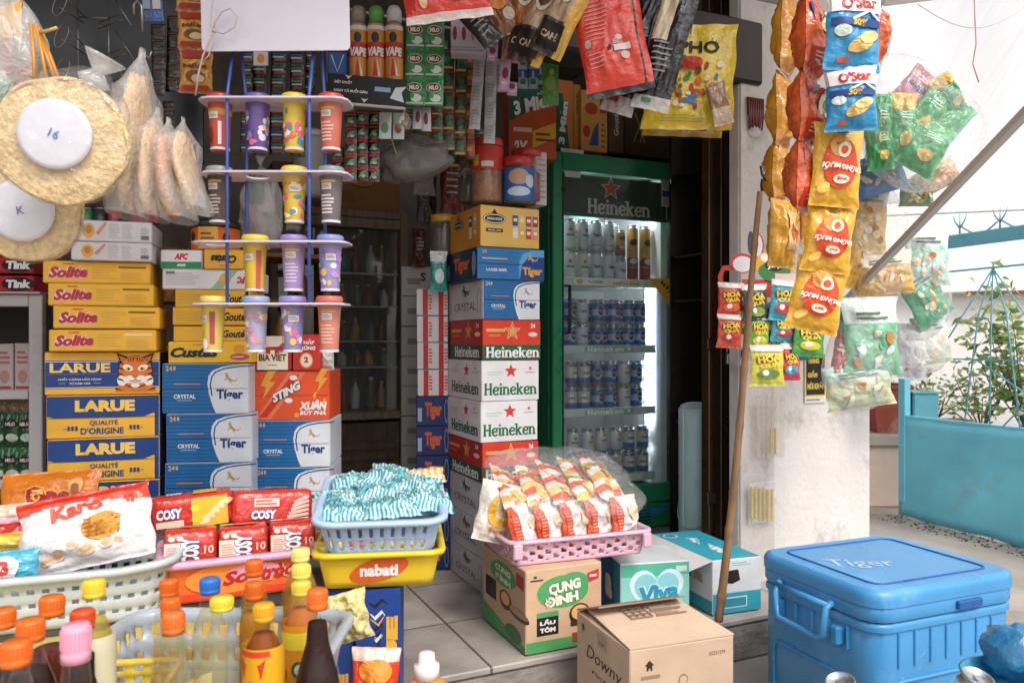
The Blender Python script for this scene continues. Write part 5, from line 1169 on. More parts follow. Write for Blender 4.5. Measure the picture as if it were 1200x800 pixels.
def cup(label, px, ti, body, lid, art, off=0, tint='#e8e6ea'):
    x = (px+off-600)/FPX*(ZC+.06); t = Thing('plastic_cup', label, 'cup', (x, ZC+.06, TZ[ti]-.118), rnd.uniform(-.3, .3), 'plastic cups in the hanging rack'); H_ = .14
    p = t.part('cup_body'); p.lathe([(.021, 0), (.0225, .003), (.0275, .10), (.0295, .118), (.0315, .120), (.0315, .128)], M(body, 'plastic'), 24)
    l = t.part('cup_lid'); l.lathe([(.0325, .1235), (.0335, .126), (.0335, .134), (.030, .139), (0, .140)], M(lid, 'plastic'), 24); 
    rr = lambda z: .0225+(.005)*z/.10
    cv = Canvas(lambda X, Y, o: ((rr(Y)+.0005+o)*sin(X/.025), -(rr(Y)+.0005+o)*cos(X/.025), Y), p, lambda k: t.part(k), cell=.01)
    cv.rect(-.065, .0, .065, .006, '#d4d2d6', 1)
    art(cv); return t.build()
def label_slip(cv, x=.004, y=.075, c='#e2dad6'): cv.rect(x, y, x+.022, y+.016, c, 3); cv.lines(x+.002, y+.003, x+.02, y+.013, 3, '#8a8088', 4)
def a_red(cv): cv.rect(-.05, .085, .05, .1, '#d99a3a', 1); label_slip(cv, -.016); cv.rect(.006, .012, .014, .068, '#dfd3cf', 2); cv.ell(-.014, .035, .007, .02, '#8a2a24', 2)
def a_blobs(cs, seed):
    def f(cv):
        r = random.Random(seed)
        for k in range(26): cv.ell(r.uniform(-.04, .04), r.uniform(.015, .098), r.uniform(.004, .010), r.uniform(.004, .010), r.choice(cs), 1+k*.05)
        if seed % 2: label_slip(cv, .0)
    return f
def a_lines(c1): 
    def f(cv): label_slip(cv, -.012, .08, '#dcd2c8'); cv.lines(-.016, .02, .018, .07, 6, c1, 1, .5); cv.rect(-.014, .098, .018, .104, '#d9a84a', 2)
    return f
PUR = ['#c86a9a', '#d9b04a', '#5a8ac0', '#b58ac8', '#dcd0d8']; YEL = ['#d9608a', '#e8d070', '#4a8aa8', '#c88a3a', '#efe2b0']
cup('red cup with a red lid, first hole of the top tier', 258, 0, '#c2503e', '#b8443a', a_red)
cup('purple patterned cup with a violet lid on the top tier', 302, 0, '#6a4f92', '#6a5298', a_blobs(PUR, 2))
cup('yellow patterned cup with a yellow lid on the top tier', 345, 0, '#d9b83a', '#d8bd3e', a_blobs(YEL, 4))
cup('pale red cup with white stripes on the top tier', 388, 0, '#c86a58', '#c24a40', a_lines('#e2b0a6'))
cup('dark brown cup with a clear lid on the second tier', 257, 1, '#5a4a44', '#9a9694', a_lines('#b5aaa2'))
cup('yellow cup with a yellow lid on the second tier', 345, 1, '#d6b646', '#d8bd3e', a_blobs(YEL, 3))
cup('brown cup with white print and a grey lid on the second tier', 388, 1, '#6f6566', '#85888a', a_lines('#cfc8c8'))
cup('plain yellow cup with a red strip on the third tier', 303, 2, '#d9b842', '#d8bd3e', lambda cv: (cv.rect(.01, .004, .022, .1, '#b5544a', 1), label_slip(cv, -.018)), -4)
cup('lilac cup with violet stripes on the third tier', 348, 2, '#a58ab5', '#8f7ab2', a_lines('#cbb8d4'), -4)
cup('blue and pink patterned cup on the third tier', 391, 2, '#9a8fc0', '#7f86bb', a_blobs(PUR+['#e0b64a'], 7), -4)
cup('yellow cup with a white figure patch on the lowest tier', 254, 3, '#dcc05a', '#e0cc70', lambda cv: (cv.rect(.008, .02, .02, .1, '#a5504a', 1), cv.ell(-.005, .02, .008, .014, '#ecdfe0', 2), label_slip(cv, -.018)), -4)
cup('clear blue cup with a pink patterned wrap on the lowest tier', 304, 3, '#a9adc4', '#8f9cc0', a_blobs(['#d99ab0', '#e0c080', '#e8d8d8', '#c88a9a'], 8), -4)
cup('purple and yellow patterned cup on the lowest tier', 347, 3, '#8f88b8', '#8a80b5', a_blobs(PUR, 11), -4)
cup('coral red cup with a red rim on the lowest tier', 390, 3, '#cf8070', '#c86456', a_lines('#e3a898'), -4)
# orange tin behind the rack
t = Thing('biscuit_tin', 'round orange biscuit tin with a black lid on the yellow cake box', 'tin', (P(253, 0, 2.52).x, 2.52, zat(292, 2.42)+.001)); p = t.part('tin_body'); p.lathe([(.074, 0), (.076, .004), (.076, .078)], '#d9662e', 28); t.part('tin_lid').lathe([(.079, .075), (.08, .095), (.07, .099), (0, .099)], M('#2b2624', 'plastic'), 28)
cv = Canvas(lambda x, y, o: (-.03*0+(.0765+o)*sin(x/.0765), -(.0765+o)*cos(x/.0765), y), p, lambda k: t.part(k), cell=.015); cv.rect(-.03, .004, .035, .074, '#d9a24a', 1); cv.ell(-.055, .045, .012, .015, '#3a2420', 2); cv.ell(.06, .04, .012, .018, '#3a2420', 2); cv.lines(-.02, .03, .025, .06, 2, '#8a4a1e', 2); t.build()
# bag of mixed packets behind the rack
t = clear_bag('goods_bag', 'clear bag of green and red packets behind the second cup tier', 'plastic bag', P(305, 245, 2.75), (.075, .06, .15), 5, MILKY); t.build()
for k, (x, y, c1) in enumerate(((300, 222, '#3a6a48'), (312, 232, '#c9c4be'), (300, 258, '#8a4a44'), (314, 268, '#6a6460'))):
    Pouch('snack_packet', ['green', 'white', 'red', 'grey'][k]+' packet inside the clear bag behind the cup tier', 'snack packet', .07, .10, .03, c1, P(x, y, 2.74+.01*k), .2*k-.3, seed=40+k, group='packets in the clear bag behind the cups').build()
# ------------------------------------------------------------------ rice crackers in plastic at the edge of the shop
def cracker_pack(label, px, py, Z, r, disc, rot, seed, text=None):
    t = Thing('rice_cracker_pack', label, 'rice crackers', P(px, py, Z), 0, rot=rot); p = t.part('cracker'); C1 = M('#dabd8c', 'cracker')
    for k in range(2):
        p.grid(lambda u, v, k=k: (lambda rr, th: (rr*cos(th), -.012+.016*k+.006*noise.noise(Vector((rr*cos(th)*30, rr*sin(th)*30, k+seed)))-.006*(1-(rr/r)**2), rr*sin(th)))(max(1e-4, r*v*(1+.02*sin(5*2*pi*u+k))), 2*pi*u), 48, 10, C1, True, None, True)
        p.tube([(r*(1+.02*sin(5*a+k))*cos(a), -.008+.016*k+.003*sin(9*a), r*(1+.02*sin(5*a+k))*sin(a)) for a in [2*pi*i/60 for i in range(60)]], .0045, C1, 8, True)
    d = t.part('paper_disc'); dx, dz, dr = disc
    d.lathe([(dr, 0), (dr, .0015), (dr*.86, .003), (0, .003)], M('#cfcdd4', 'plastic'), 40, T=Matrix.Translation((dx, -.0265, dz)) @ Matrix.Rotation(pi/2, 4, 'X'))
    if text: cv = Canvas(lambda x, y, o: (dx+x, -.0305-o, dz+y), d, lambda k: t.part(k)); cv.text(text, 0, 0, .016, '#3f6fa8', None, 1, .01)
    f = t.part('plastic_film')
    def fn(u, v):
        a = 2*pi*u; ph = pi*(v-.5); rr = (r*1.07+.012*noise.noise(Vector((cos(a)*3+seed, sin(a)*3, 0))))*cos(ph)**.6 if cos(ph) > 0 else 0
        return (rr*cos(a), .045*sin(ph)+.006*noise.noise(Vector((rr*cos(a)*22, rr*sin(a)*22, seed+v))), rr*sin(a)+(.03*max(0, sin(a))**8*cos(ph)))
    f.grid(fn, 60, 16, film('#ffffff', .04, .08, 1.0, 'cracker_film', 1.0), True, None, True)
    k = t.part('knot'); k.lathe([(.02, 0), (.03, .012), (.012, .03), (.03, .05), (.038, .06)], MILKY, 12, (0, 0, r*1.02)); t.build()
cracker_pack('large round rice cracker pack with a white disc, nearest to the viewer', 74, 166, 1.42, .112, (-.008, .006, .063), (radians(6), radians(26), radians(14)), 3, '16')
cracker_pack('smaller rice cracker pack hanging lower, behind the large round one', 36, 250, 1.56, .094, (-.006, .004, .062), (radians(4), radians(-8), radians(10)), 8, 'K')
t = Thing('rubber_band', 'loose orange rubber bands holding up the rice cracker packs', 'rubber bands'); OB = M('#c9882f', 'plastic')
for x0, y0, x1, y1 in ((36, 28, 41, 98), (42, 30, 55, 96), (45, 34, 70, 96), (43, 36, 64, 92)): t.part('band').tube([P(x0, y0, 1.44), P((x0+x1)/2+1, (y0+y1)/2, 1.43), P(x1, y1, 1.42)], .0035, OB, 6)
t.part('band').tube([P(46, 38, 1.44), P(57, 36, 1.41), P(66, 33, 1.40)], .0032, M('#d9b060', 'plastic'), 6); t.build()
t = clear_bag('goods_bag', 'clear bag of brown and red snacks at the top corner above the crackers', 'plastic bag', P(8, 62, 1.6), (.085, .06, .13), 9, MILKY); t.build()
for k, (x, y, c1, w_) in enumerate(((8, 30, '#d9a24a', .1), (2, 72, '#7a3a30', .07), (24, 78, '#8a4a3a', .06), (8, 102, '#4f8a6a', .06), (30, 62, '#5a4a3a', .05))):
    Pouch('snack_packet', ['amber', 'dark red', 'reddish', 'green and white', 'olive'][k]+' packet inside the clear bag above the crackers', 'snack packet', w_, .09, .03, (lambda u, v, c1=c1: c1 if v < .7 else '#cfc6ba') if k == 3 else c1, P(x, y, 1.6), .3*k-.4, seed=50+k, group='packets in the corner bag').build()
# crackers seen edge on in narrow bags
for k, (px, py, ln, wd, lean, lab) in enumerate([(157, 166, 158, 30, 5, 'longest'), (180, 198, 104, 20, 4, 'second'), (200, 205, 96, 24, -2, 'third, browner'), (218, 199, 88, 18, -3, 'last')]):
    Z = 1.62+.02*k; L_ = ln/FPX*Z/2; W_ = wd/FPX*Z/2
    t = Thing('rice_cracker_pack', lab+' of the four edge-on rice crackers in narrow plastic bags', 'rice crackers', P(px, py, Z), 0, rot=(0, radians(lean), radians(8))); p = t.part('cracker')
    p.blob((0, 0, 0), (W_*.82, .085, L_), M('#c07f38' if k == 2 else '#dcae68', 'cracker'), .16, 3.5, k+2, 18, 18)
    f = t.part('plastic_film'); 
    def fn(u, v, k=k):
        a = 2*pi*u; z = -1.12+2.5*v; kk = max(.1, (1-max(0, abs(z)-.75)**2*1.1)) if z < .8 else max(.12, 1-(z-.6)*1.35)
        n_ = noise.noise(Vector((cos(a)*2, sin(a)*2+k, z*2)))
        return (W_*1.5*cos(a)*kk*(1+.35*n_)+.008*max(0, -z)*k, .09*sin(a)*kk, L_*z)
    f.grid(fn, 26, 18, film('#fffcf8', .22, .14, 1.0, 'milky_thin'), True, None, True); t.build()
t = Thing('wire_hook', 'grey wire hook holding the edge-on rice crackers', 'hook'); t.part('wire').tube([P(157, 18, 1.66), P(157, 6, 1.66), P(161, 1, 1.66), P(166, 8, 1.66), P(167, 38, 1.66)], .0025, STEEL, 6); t.part('wire').tube([P(168, 64, 1.66), P(175, 68, 1.66), P(178, 60, 1.66)], .002, STEEL, 6); t.build()
# ------------------------------------------------------------------ wire rack with hooks on a dark board
t = Thing('pegboard', 'black display board behind the wire hook rack', 'board', P(120, 60, 2.5), radians(15)); t.part('board').box((0, 0, 0), (.62, .02, .7), M('#191717', 'plastic'), .003); t.build()
t = Thing('wire_rack', 'wire display rack with empty looped hooks above the crackers', 'rack'); WR = M('#8f8a86', 'metal')
for x in (91, 127): t.part('upright_wire').tube([P(x, -20, 2.36), P(x+1, 112, 2.36)], .003, WR, 6)
for y in (90, 20): t.part('cross_wire').tube([P(91, y, 2.36), P(128, y+2, 2.36)], .002, WR, 6)
for (x, y, mir) in ((70, 5, 1), (72, 42, 1), (73, 82, 1), (140, 10, -1), (143, 50, -1), (140, 85, -1)):
    h_ = t.part('loop_hook'); ex, ey = (22, 20) if mir > 0 else (-18, 8)
    if mir > 0:
        h_.tube([P(x+11*cos(a)*.55+6*sin(a), y+14*sin(a)*-1+3*cos(a), 2.25) for a in [2*pi*i/14 for i in range(14)]], .0016, WR, 5, True)
        h_.tube([P(x, y+4, 2.26), P(x+28, y+22, 2.36)], .0016, WR, 5); h_.tube([P(x+8, y-8, 2.26), P(x+30, y+16, 2.36)], .0016, WR, 5)
    else:
        h_.tube([P(x-8, y-14, 2.24), P(x+14, y+20, 2.24)], .0022, WR, 5); h_.tube([P(x-22, y+16, 2.36), P(x+6, y+5, 2.24)], .0016, WR, 5); h_.tube([P(x-24, y+24, 2.36), P(x+4, y+13, 2.24)], .0016, WR, 5); h_.tube([P(x-25, y+14, 2.36), P(x-20, y+26, 2.36)], .0016, WR, 5)
t.build()
# ------------------------------------------------------------------ strips of sachets
def strip(label, px, y0, y1, wpx, n, bg, Z, deco=None, cols=1, lean=0, yaw=0, bulge=.006, group='sachet strips hung in the shop', cat='sachet strip', name='sachet_strip', kind='foil'):
    w_ = wpx/FPX*Z; h_ = (y1-y0)/FPX*Z; t = Thing(name, label, cat, P(px, (y0+y1)/2, Z), 0, group, rot=(0, radians(lean), radians(yaw))); p = t.part('sachets')
    def warp(x, y, o):
        u = (x/w_+.5)*cols; v = (y/h_+.5)*n; fu, fv = u-math.floor(min(u, cols-1e-6)), v-math.floor(min(v, n-1e-6))
        b = bulge*max(0, sin(pi*min(1, max(0, fu))))**.6*max(0, sin(pi*min(1, max(0, fv))))**.6
        sw = .004*sin(y*9+px)+.003*sin(x*30)
        return (x+.003*sin(y*7+px), -(b+o)+sw, y)
    nx, ny = 6*cols, 7*n
    p.grid(lambda u, v: warp((u-.5)*w_, (v-.5)*h_, 0), nx, ny, lambda u, v: M(bg((u*cols) % 1, (v*n) % 1, int(v*n)), kind))
    p.grid(lambda u, v: (lambda q: (q[0], q[1]*0+.0015+(q[1] if False else .004*sin((v-.5)*h_*9+px)+.003*sin((u-.5)*w_*30)), q[2]))(warp((u-.5)*w_, (v-.5)*h_, 0)), 2, 2*n, lambda u, v: M(bg((u*cols) % 1, (v*n) % 1, int(v*n)), kind))
    if deco:
        cv = Canvas(lambda x, y, o: warp(x, y, o+.0012), p, lambda k: t.part(k), cell=.012); pcs = {}
        cv.partfn = None
        for i in range(cols):
            for j in range(n): deco(cv, (i+.5)*w_/cols-w_/2, (j+.5)*h_/n-h_/2, w_/cols, h_/n, j)
    return t.build()
def bg_cof(u, v, j): return '#16211c' if .12 < v < .88 and .1 < u < .9 else '#0d1412'
def dc_cof(cv, x, y, w_, h_, j): cv.rect(x-w_*.4, y+h_*.18, x+w_*.4, y+h_*.34, ['#3a6a50', '#2f5a80', '#4a8060'][j % 3], 1); cv.rect(x-w_*.36, y-h_*.05, x+w_*.36, y+h_*.08, '#b9b4ac', 1); cv.rect(x-w_*.3, y-h_*.3, x+w_*.32, y-h_*.2, '#a53a30', 1)
for k, (px, w_, y0, y1) in enumerate(((289, 12, 60, 182), (305, 16, 60, 182), (326, 17, 60, 182), (348, 16, 62, 184), (364, 11, 60, 110))):
    strip(['dark green coffee sachet strip, first one behind the blue cord', 'dark coffee sachet strip with a white card at its top', 'dark coffee sachet strip in the middle behind the cup rack', 'dark blue and green coffee sachet strip behind the yellow cup', 'short dark coffee sachet strip behind the far blue cord'][k], px, y0, y1, w_, 8 if y1 > 150 else 4, bg_cof, 2.55+.03*k, dc_cof)
c = Carton('tiny white and orange card clipped to a coffee strip', 297, 314, 60, 77, 2.5, 0, None, .004, 'card', name='price_card', col='#d6d0cc', bev=0); c.front.ell(0, 0, .012, .016, '#d9903a', 1); c.build()
def bg_bk(u, v, j): return '#121616' if v > .2 else '#7a2420'
def dc_bk(cv, x, y, w_, h_, j): cv.stroke([(x-w_*.3, y-h_*.28), (x, y), (x+w_*.25, y+h_*.15)], [w_*.1, w_*.3, w_*.1], '#5f9a4a', 1); cv.rect(x-w_*.4, y+h_*.25, x+w_*.4, y+h_*.4, '#b5302a', 1); cv.ell(x+w_*.1, y-h_*.18, w_*.2, h_*.1, '#a9b4b0', 1.5)
for k, (px, y0, y1) in enumerate(((410, 132, 214), (425, 130, 212), (439, 130, 214), (396, 172, 216))):
    strip(['black and green sachet strip under the black slogan sign', 'black and green sachet strip, middle one under the slogan sign', 'black and green sachet strip beside the small white packets', 'short black and red sachet strip low behind the last top cup'][k], px, y0, y1, 13.5, 5 if k < 3 else 3, bg_bk, 2.5+.02*k, dc_bk)
def bg_milo(u, v, j): return '#2f7a44' if .06 < u < .94 else '#215a34'
def dc_milo(cv, x, y, w_, h_, j):
    cv.ell(x, y+h_*.1, w_*.38, h_*.17, '#d9c9b8', 1); cv.ell(x, y+h_*.1, w_*.35, h_*.145, '#5a2a1c', 1.6); cv.text('MILO', x, y+h_*.1, h_*.16, '#e9ddd0', w_*.5, 2.4, .05)
    cv.ell(x+w_*.1, y-h_*.26, w_*.28, h_*.13, '#cfd4cc', 1); cv.ell(x-w_*.1, y-h_*.18, w_*.12, h_*.1, '#3f9a58', 1.4); cv.rect(x-w_*.45, y-h_*.46, x+w_*.45, y-h_*.4, '#b9c9b8', 1)
strip('double column sheet of bright green malt drink sachets', 497, 22, 124, 45, 3, bg_milo, 2.45, dc_milo, cols=2, name='sachet_sheet', cat='sachet sheet')
def bg_rg(u, v, j): return '#2a4a30' if .18 < u else '#7a2622'
def dc_rg(cv, x, y, w_, h_, j): cv.rect(x-w_*.4, y-h_*.48, x+w_*.4, y-h_*.38, '#c9a052', 1); cv.rect(x-w_*.45, y+h_*.3, x+w_*.45, y+h_*.38, '#b5342c', 1); cv.ell(x, y, w_*.25, h_*.16, '#3f6a44', 1)
for k, (px, y0, y1) in enumerate(((511, 118, 168), (526, 58, 176), (540, 60, 182))):
    strip(['short green and red sachet strip under the malt drink sheet', 'long green sachet strip with red edges behind the white box', 'long green sachet strip with gold bands beside the orange strip'][k], px, y0, y1, 14, 3 if k == 0 else 5, bg_rg, 2.72+.03*k, dc_rg)
strip('orange brown sachet strip between the green and white strips', 551, 62, 186, 11, 6, lambda u, v, j: '#a5522e' if v > .15 else '#6a2a1c', 2.85, lambda cv, x, y, w_, h_, j: cv.rect(x-w_*.3, y-h_*.1, x+w_*.3, y+h_*.15, '#d98a4a', 1))
def dc_wh(cv, x, y, w_, h_, j): cv.lines(x-w_*.34, y-h_*.34, x+w_*.34, y+h_*.34, 5, '#98949a', 1, .35, j)
for k, (px, y0, y1, n_) in enumerate(((559, 68, 152, 3), (574, 70, 168, 4), (588, 70, 108, 1))):
    strip(['white shampoo sachet strip beside the orange strip', 'longer white shampoo sachet strip', 'short white shampoo sachet strip near the pink sachets'][k], px, y0, y1, 13, n_, lambda u, v, j: '#b9b6bc', 2.74+.02*k, dc_wh, lean=2 if k else 3)
t = Carton('white box with dark red heart marks behind the black coffee pack', 528, 570, 20, 62, 2.6, 4, None, .06, 'box', name='razor_box', col='#bfb8c0'); f, w, h = t.front, t.wd, t.h
for k in range(4): f.ell(-w*.38+k*w*.25, h*.05, w*.06, h*.2, '#8a2a3a' if k != 2 else '#b87a9a', 1, 'emblem'); f.rect(-w*.5+.002+k*w*.25, -h*.48, -w*.49+k*w*.25, h*.48, '#a08a98', 1)
f.lines(-w*.45, -h*.45, w*.45, -h*.3, 2, '#9a8f98', 1); t.build()
def dc_pk(cv, x, y, w_, h_, j): cv.ell(x, y+h_*.1, w_*.3, h_*.2, '#8a3a6a', 1); cv.rect(x-w_*.3, y-h_*.3, x+w_*.3, y-h_*.2, '#d9cfd6', 1)
for k, (px, y0, y1) in enumerate(((578, 34, 72), (592, 40, 106), (604, 40, 74), (600, 96, 112))):
    strip(['pink and white sachet pair beside the black coffee pack', 'longer pink and white sachet strip', 'pink sachet strip next to the gold coffee bag', 'single pale sachet dangling under the pink strip'][k], px, y0, y1, 12, 2 if k < 3 else 1, lambda u, v, j: '#c9a8be' if v > .3 else '#b98aa8', 2.5+.02*k, dc_pk, lean=4)
for k, (px, y0, y1) in enumerate(((613, 60, 104), (624, 58, 104), (634, 54, 100))):
    strip(['blue and white sachet strip above the orange noodle carton', 'blue and white sachet strip, middle of three', 'blue sachet strip with green leaves beside the green pack'][k], px, y0, y1, 11, 2, lambda u, v, j: '#3f6fc0' if v > .55 else '#a9c0c8', 2.9+.02*k, lambda cv, x, y, w_, h_, j: (cv.ell(x, y-h_*.15, w_*.3, h_*.16, '#4a8a5a', 1), cv.rect(x-w_*.1, y-h_*.4, x+w_*.1, y+h_*.4, '#cfd8de', 1)))
strip('tall green foil pack with a flower print above the noodle carton', 646, 60, 124, 19, 1, lambda u, v, j: '#5f9a4a', 2.85, lambda cv, x, y, w_, h_, j: (cv.ell(x, y-h_*.1, w_*.34, h_*.14, '#8ab06a', 1), cv.ell(x+w_*.05, y+h_*.1, w_*.15, h_*.06, '#c9c06a', 2)), name='seasoning_pack', cat='seasoning pack')
strip('blue foil sachet peeking out beside the big red bag', 661, 55, 76, 14, 1, lambda u, v, j: '#6a9cc0', 2.8)
for k, (px, y0, y1, c1) in enumerate(((504, 118, 186, 0), (519, 48, 190, 1), (533, 56, 196, 2), (548, 100, 200, 3), (563, 150, 190, 1), (482, 120, 160, 2))):
    strip(['deep red and green sachet strip far under the malt sheet', 'deep green sachet strip behind the two long strips', 'red edged sachet strip between the long strips', 'brown red sachet strip hanging lowest by the jars', 'short green strip just above the peanut jar', 'dim red strip over the grey bag'][k], px, y0, y1, 13, 5, [bg_rg, bg_milo, bg_rg, lambda u, v, j: '#7a2f20' if v > .2 else '#4a1c14'][c1], 3.0+.02*k, dc_rg if c1 != 1 else dc_milo)
# insecticide cans above a black slogan sign
t = Thing('wire_shelf', 'small hanging wire shelf carrying the spray cans', 'shelf', P(430, 96, 2.42)); 
for k in range(5): t.part('wire').tube([(-.14, .0+k*.02, -.006), (.13, .0+k*.02, -.006)], .0022, WR, 6)
for sx in (-.135, .125): t.part('wire').tube([(sx, .04, -.006), (sx, .04, .42)], .002, WR, 6)
t.build()
def spray(label, px, body, cap):
    Z = 2.44; r = 21/FPX*Z/2; H_ = 88/FPX*Z; t = Thing('spray_can', label, 'spray can', (P(px, 0, Z).x, Z, zat(97, Z)), rnd.uniform(-.1, .1), 'spray cans on the wire shelf'); p = t.part('can_body')
    p.lathe([(r*.95, 0), (r, .004), (r, H_*.74), (r*.8, H_*.79)], [M('#b9b4b0', 'metal'), M(body, 'plastic'), M('#b9b4b0', 'metal')], 22); t.part('spray_cap').lathe([(r*.82, H_*.785), (r*.84, H_*.94), (r*.6, H_), (0, H_)], M(cap, 'plastic'), 20)
    cv = Canvas(lambda x, y, o: ((r+.0004+o)*sin(x/r), -(r+.0004+o)*cos(x/r), y), p, lambda k: t.part(k), cell=.012)
    cv.rect(-r*1.5, H_*.30, r*1.5, H_*.5, '#b5382c', 1); cv.text('VAPE', r*.1, H_*.37, H_*.12, WHITE, r*1.9, 2.6, .06, .15); cv.ell(0, H_*.56, r*.4, H_*.07, '#2a2a2c', 2); cv.poly([(-r*.25, H_*.05), (r*.3, H_*.05), (r*.0, H_*.3)], '#c83a2a', 2); cv.poly([(r*.3, H_*.05), (r*.6, H_*.05), (r*.2, H_*.28)], '#e8d8c8', 2); cv.rect(-r*1.2, H_*.66, r*1.2, H_*.72, '#d9d2cc', 1); t.build()
spray('orange spray can with a grey cap, first of three above the slogan sign', 420, '#cf8a3a', '#8a7a70'); spray('orange spray can with a bright green cap between two others', 441, '#cf8a3a', '#4f9a3f'); spray('orange spray can with a white cap beside the malt drink sheet', 462, '#cf8a3a', '#c9c2be')
t = Thing('slogan_sign', 'black shelf sign with white slogan lettering under the spray cans', 'sign', P(430, 106, 2.38), rot=(0, radians(4), radians(3))); p = t.part('sign_panel'); w_ = 92/FPX*2.38; p.box((0, 0, 0), (w_, .008, .085), '#232323', .002)
cv = Canvas(lambda x, y, o: (x, -.004-o, y), p, lambda k: t.part(k)); cv.text('DIỆT CHUỘT', -w_*.3, .018, .012, WHITE, w_*.22, 1, .02); cv.text('NGAY CẢ MUỖI GIÁN', -w_*.2, -.006, .012, WHITE, w_*.42, 1, .02); cv.poly([(w_*.3, -.02), (w_*.48, -.03), (w_*.44, .0), (w_*.5, .02), (w_*.36, .014)], '#c9d2d6', 1, 'emblem'); cv.rect(w_*.1, -.002, w_*.3, .012, '#8fb0c8', 1)
for x, y in ((-w_*.24, .036), (-.005, -.032)): cv.poly([(x, y-.008), (x-.012, y+.006), (x-.003, y+.002), (x, y+.004), (x+.003, y+.002), (x+.012, y+.006)], '#c9c4c0', 1, 'emblem')
p2 = t.part('price_rail'); p2.box((0, -.004, -.048), (w_, .01, .008), '#b5aea8', .001); t.build()
c = Carton('blue box with white stripes beside the spray cans', 384, 407, 60, 90, 2.46, 0, None, .05, 'box', name='coil_box', col='#35609a'); c.front.stroke([(-.02, .03), (0, -.025), (.02, .03)], .004, '#c9d2dc', 1); c.build()
for k, (px, py, w_, h_) in enumerate(((490, 138, 12, 27), (500, 140, 11, 28))):
    strip(['small white packet with a dark red heart under the malt sheet', 'second small white heart packet under the malt sheet'][k], px, py-h_/2, py+h_/2, w_, 1, lambda u, v, j: '#aba4aa', 2.5, lambda cv, x, y, w2, h2, j: cv.ell(x, y, w2*.22, h2*.25, '#6a2430', 1), name='heart_packet', cat='packet')
for k, (px, w_) in enumerate(((452, 14), (466, 13))): strip(['pale green and white sachet below the slogan sign', 'clear and brown sachet below the slogan sign'][k], px, 132, 163, w_, 1, lambda u, v, j: '#b5c0b8', 2.48, lambda cv, x, y, w2, h2, j: cv.ell(x, y-h2*.1, w2*.3, h2*.2, '#5f8a6a' if w2 > .037 else '#8a5a3a', 1), name='small_sachet', cat='sachet')
# dull grey bag hanging with a string
t = clear_bag('goods_bag', 'dull grey plastic bag hanging on a string in front of the cabinet', 'plastic bag', P(482, 186, 2.75), (.135, .08, .085), 12, film('#8f8a86', .55, .2, .9, 'grey_bag'), False, rot=(0, radians(-12), 0), wr=.2); t.part('string').tube([(-.04, -.09, .0), (-.045, -.09, .05), (-.05, -.08, .12)], .0025, M('#b59a7a', 'plastic'), 6)
t.part('filling').blob((0, .0, -.01), (.11, .06, .06), M('#4a4846', 'foil'), .2, 2.5, 4); t.build()
t = clear_bag('goods_bag', 'tiny clear bag with an orange sweet beside the heart packets', 'plastic bag', P(474, 142, 2.44), (.022, .015, .03), 15); t.part('sweet').blob((0, 0, -.008), (.012, .01, .01), M('#a5623a', 'foil'), .1); t.build()
# coffee bag strip hanging between the hook rack and the white board, and two blue sachets
def art_cofbag(p, dark=False): p.front.rect(-p.wd*.4, p.h*.26, p.wd*.4, p.h*.4, '#a5341f', 1); p.front.text('NẤM', 0, p.h*.1, p.h*.13, '#5a3a1c', p.wd*.7, 1.5, .05); p.front.ell(0, -p.h*.15, p.wd*.3, p.h*.13, '#7a4a2a', 1); p.front.ell(p.wd*.1, -p.h*.2, p.wd*.2, p.h*.09, '#cfb48a', 2); p.front.rect(-p.wd*.4, -p.h*.42, p.wd*.4, -p.h*.34, '#a5341f', 1)
for k, (y0, y1) in enumerate(((-34, 14), (14, 58), (58, 110))):
    Z = 2.1; p = Pouch('snack_packet', ['amber snack packet cut by the top edge, beside the white board', 'amber snack packet, middle of the hanging three', 'amber snack packet lowest of the hanging three'][k], 'snack packet', 39/FPX*Z, (y1-y0)/FPX*Z, .03, lambda u, v: '#c98a2e' if .12 < v < .9 else '#a5501f', P(226+k*2, (y0+y1)/2, Z), radians(8), seed=60+k, group='amber packets in a strip'); art_cofbag(p); p.build()
for k, (x, c1) in enumerate(((173, '#27456f'), (185, '#2f5ea0'))):
    p = Pouch('snack_packet', ['dark blue sachet at the top edge beside the hook', 'bright blue sachet with a white panel at the top edge'][k], 'snack packet', .035, .10, .012, c1, P(x, 4, 2.15), 0, seed=66+k); p.front.rect(-.012, -.02, .012, .02, '#c9c4c0' if k else '#8f9ab0', 1); p.build()
c = Carton('red and green toothpaste box lying behind the crackers', 110, 152, 112, 136, 2.2, 10, None, .05, 'box', name='toothpaste_box', col='#b53030', roll=14); c.front.poly([(-c.wd*.5, -c.h*.3), (c.wd*.5, -c.h*.5+.002), (c.wd*.5, c.h*.1), (-c.wd*.5, c.h*.0)], '#4f8a74', 1); c.front.text('Colgate', c.wd*.15, c.h*.22, c.h*.25, WHITE, c.wd*.5, 2, .04); c.build()
for k, (x, y, c1, lab) in enumerate(((102, 248, '#3f7a4a', 'green tin beside the top white biscuit box'), (118, 250, '#3a3634', 'dark tin behind the top white biscuit box'), (134, 247, '#8a2f2a', 'red tin behind the top white biscuit box'))):
    t = Thing('food_tin', lab, 'tin', (P(x, 0, 2.4).x, 2.4, zat(257, 2.3)+.001)); t.part('tin_body').lathe([(.018, 0), (.019, .003), (.019, .045)], M(c1, 'plastic'), 16); t.part('tin_lid').lathe([(.02, .044), (.02, .05), (0, .05)], M('#8a8784', 'metal'), 16); t.build()
c = Carton('dark red flat packet leaning behind the edge-on crackers', 152, 184, 244, 262, 2.5, 5, None, .03, 'box', name='snack_box', col='#8a2230'); c.build()
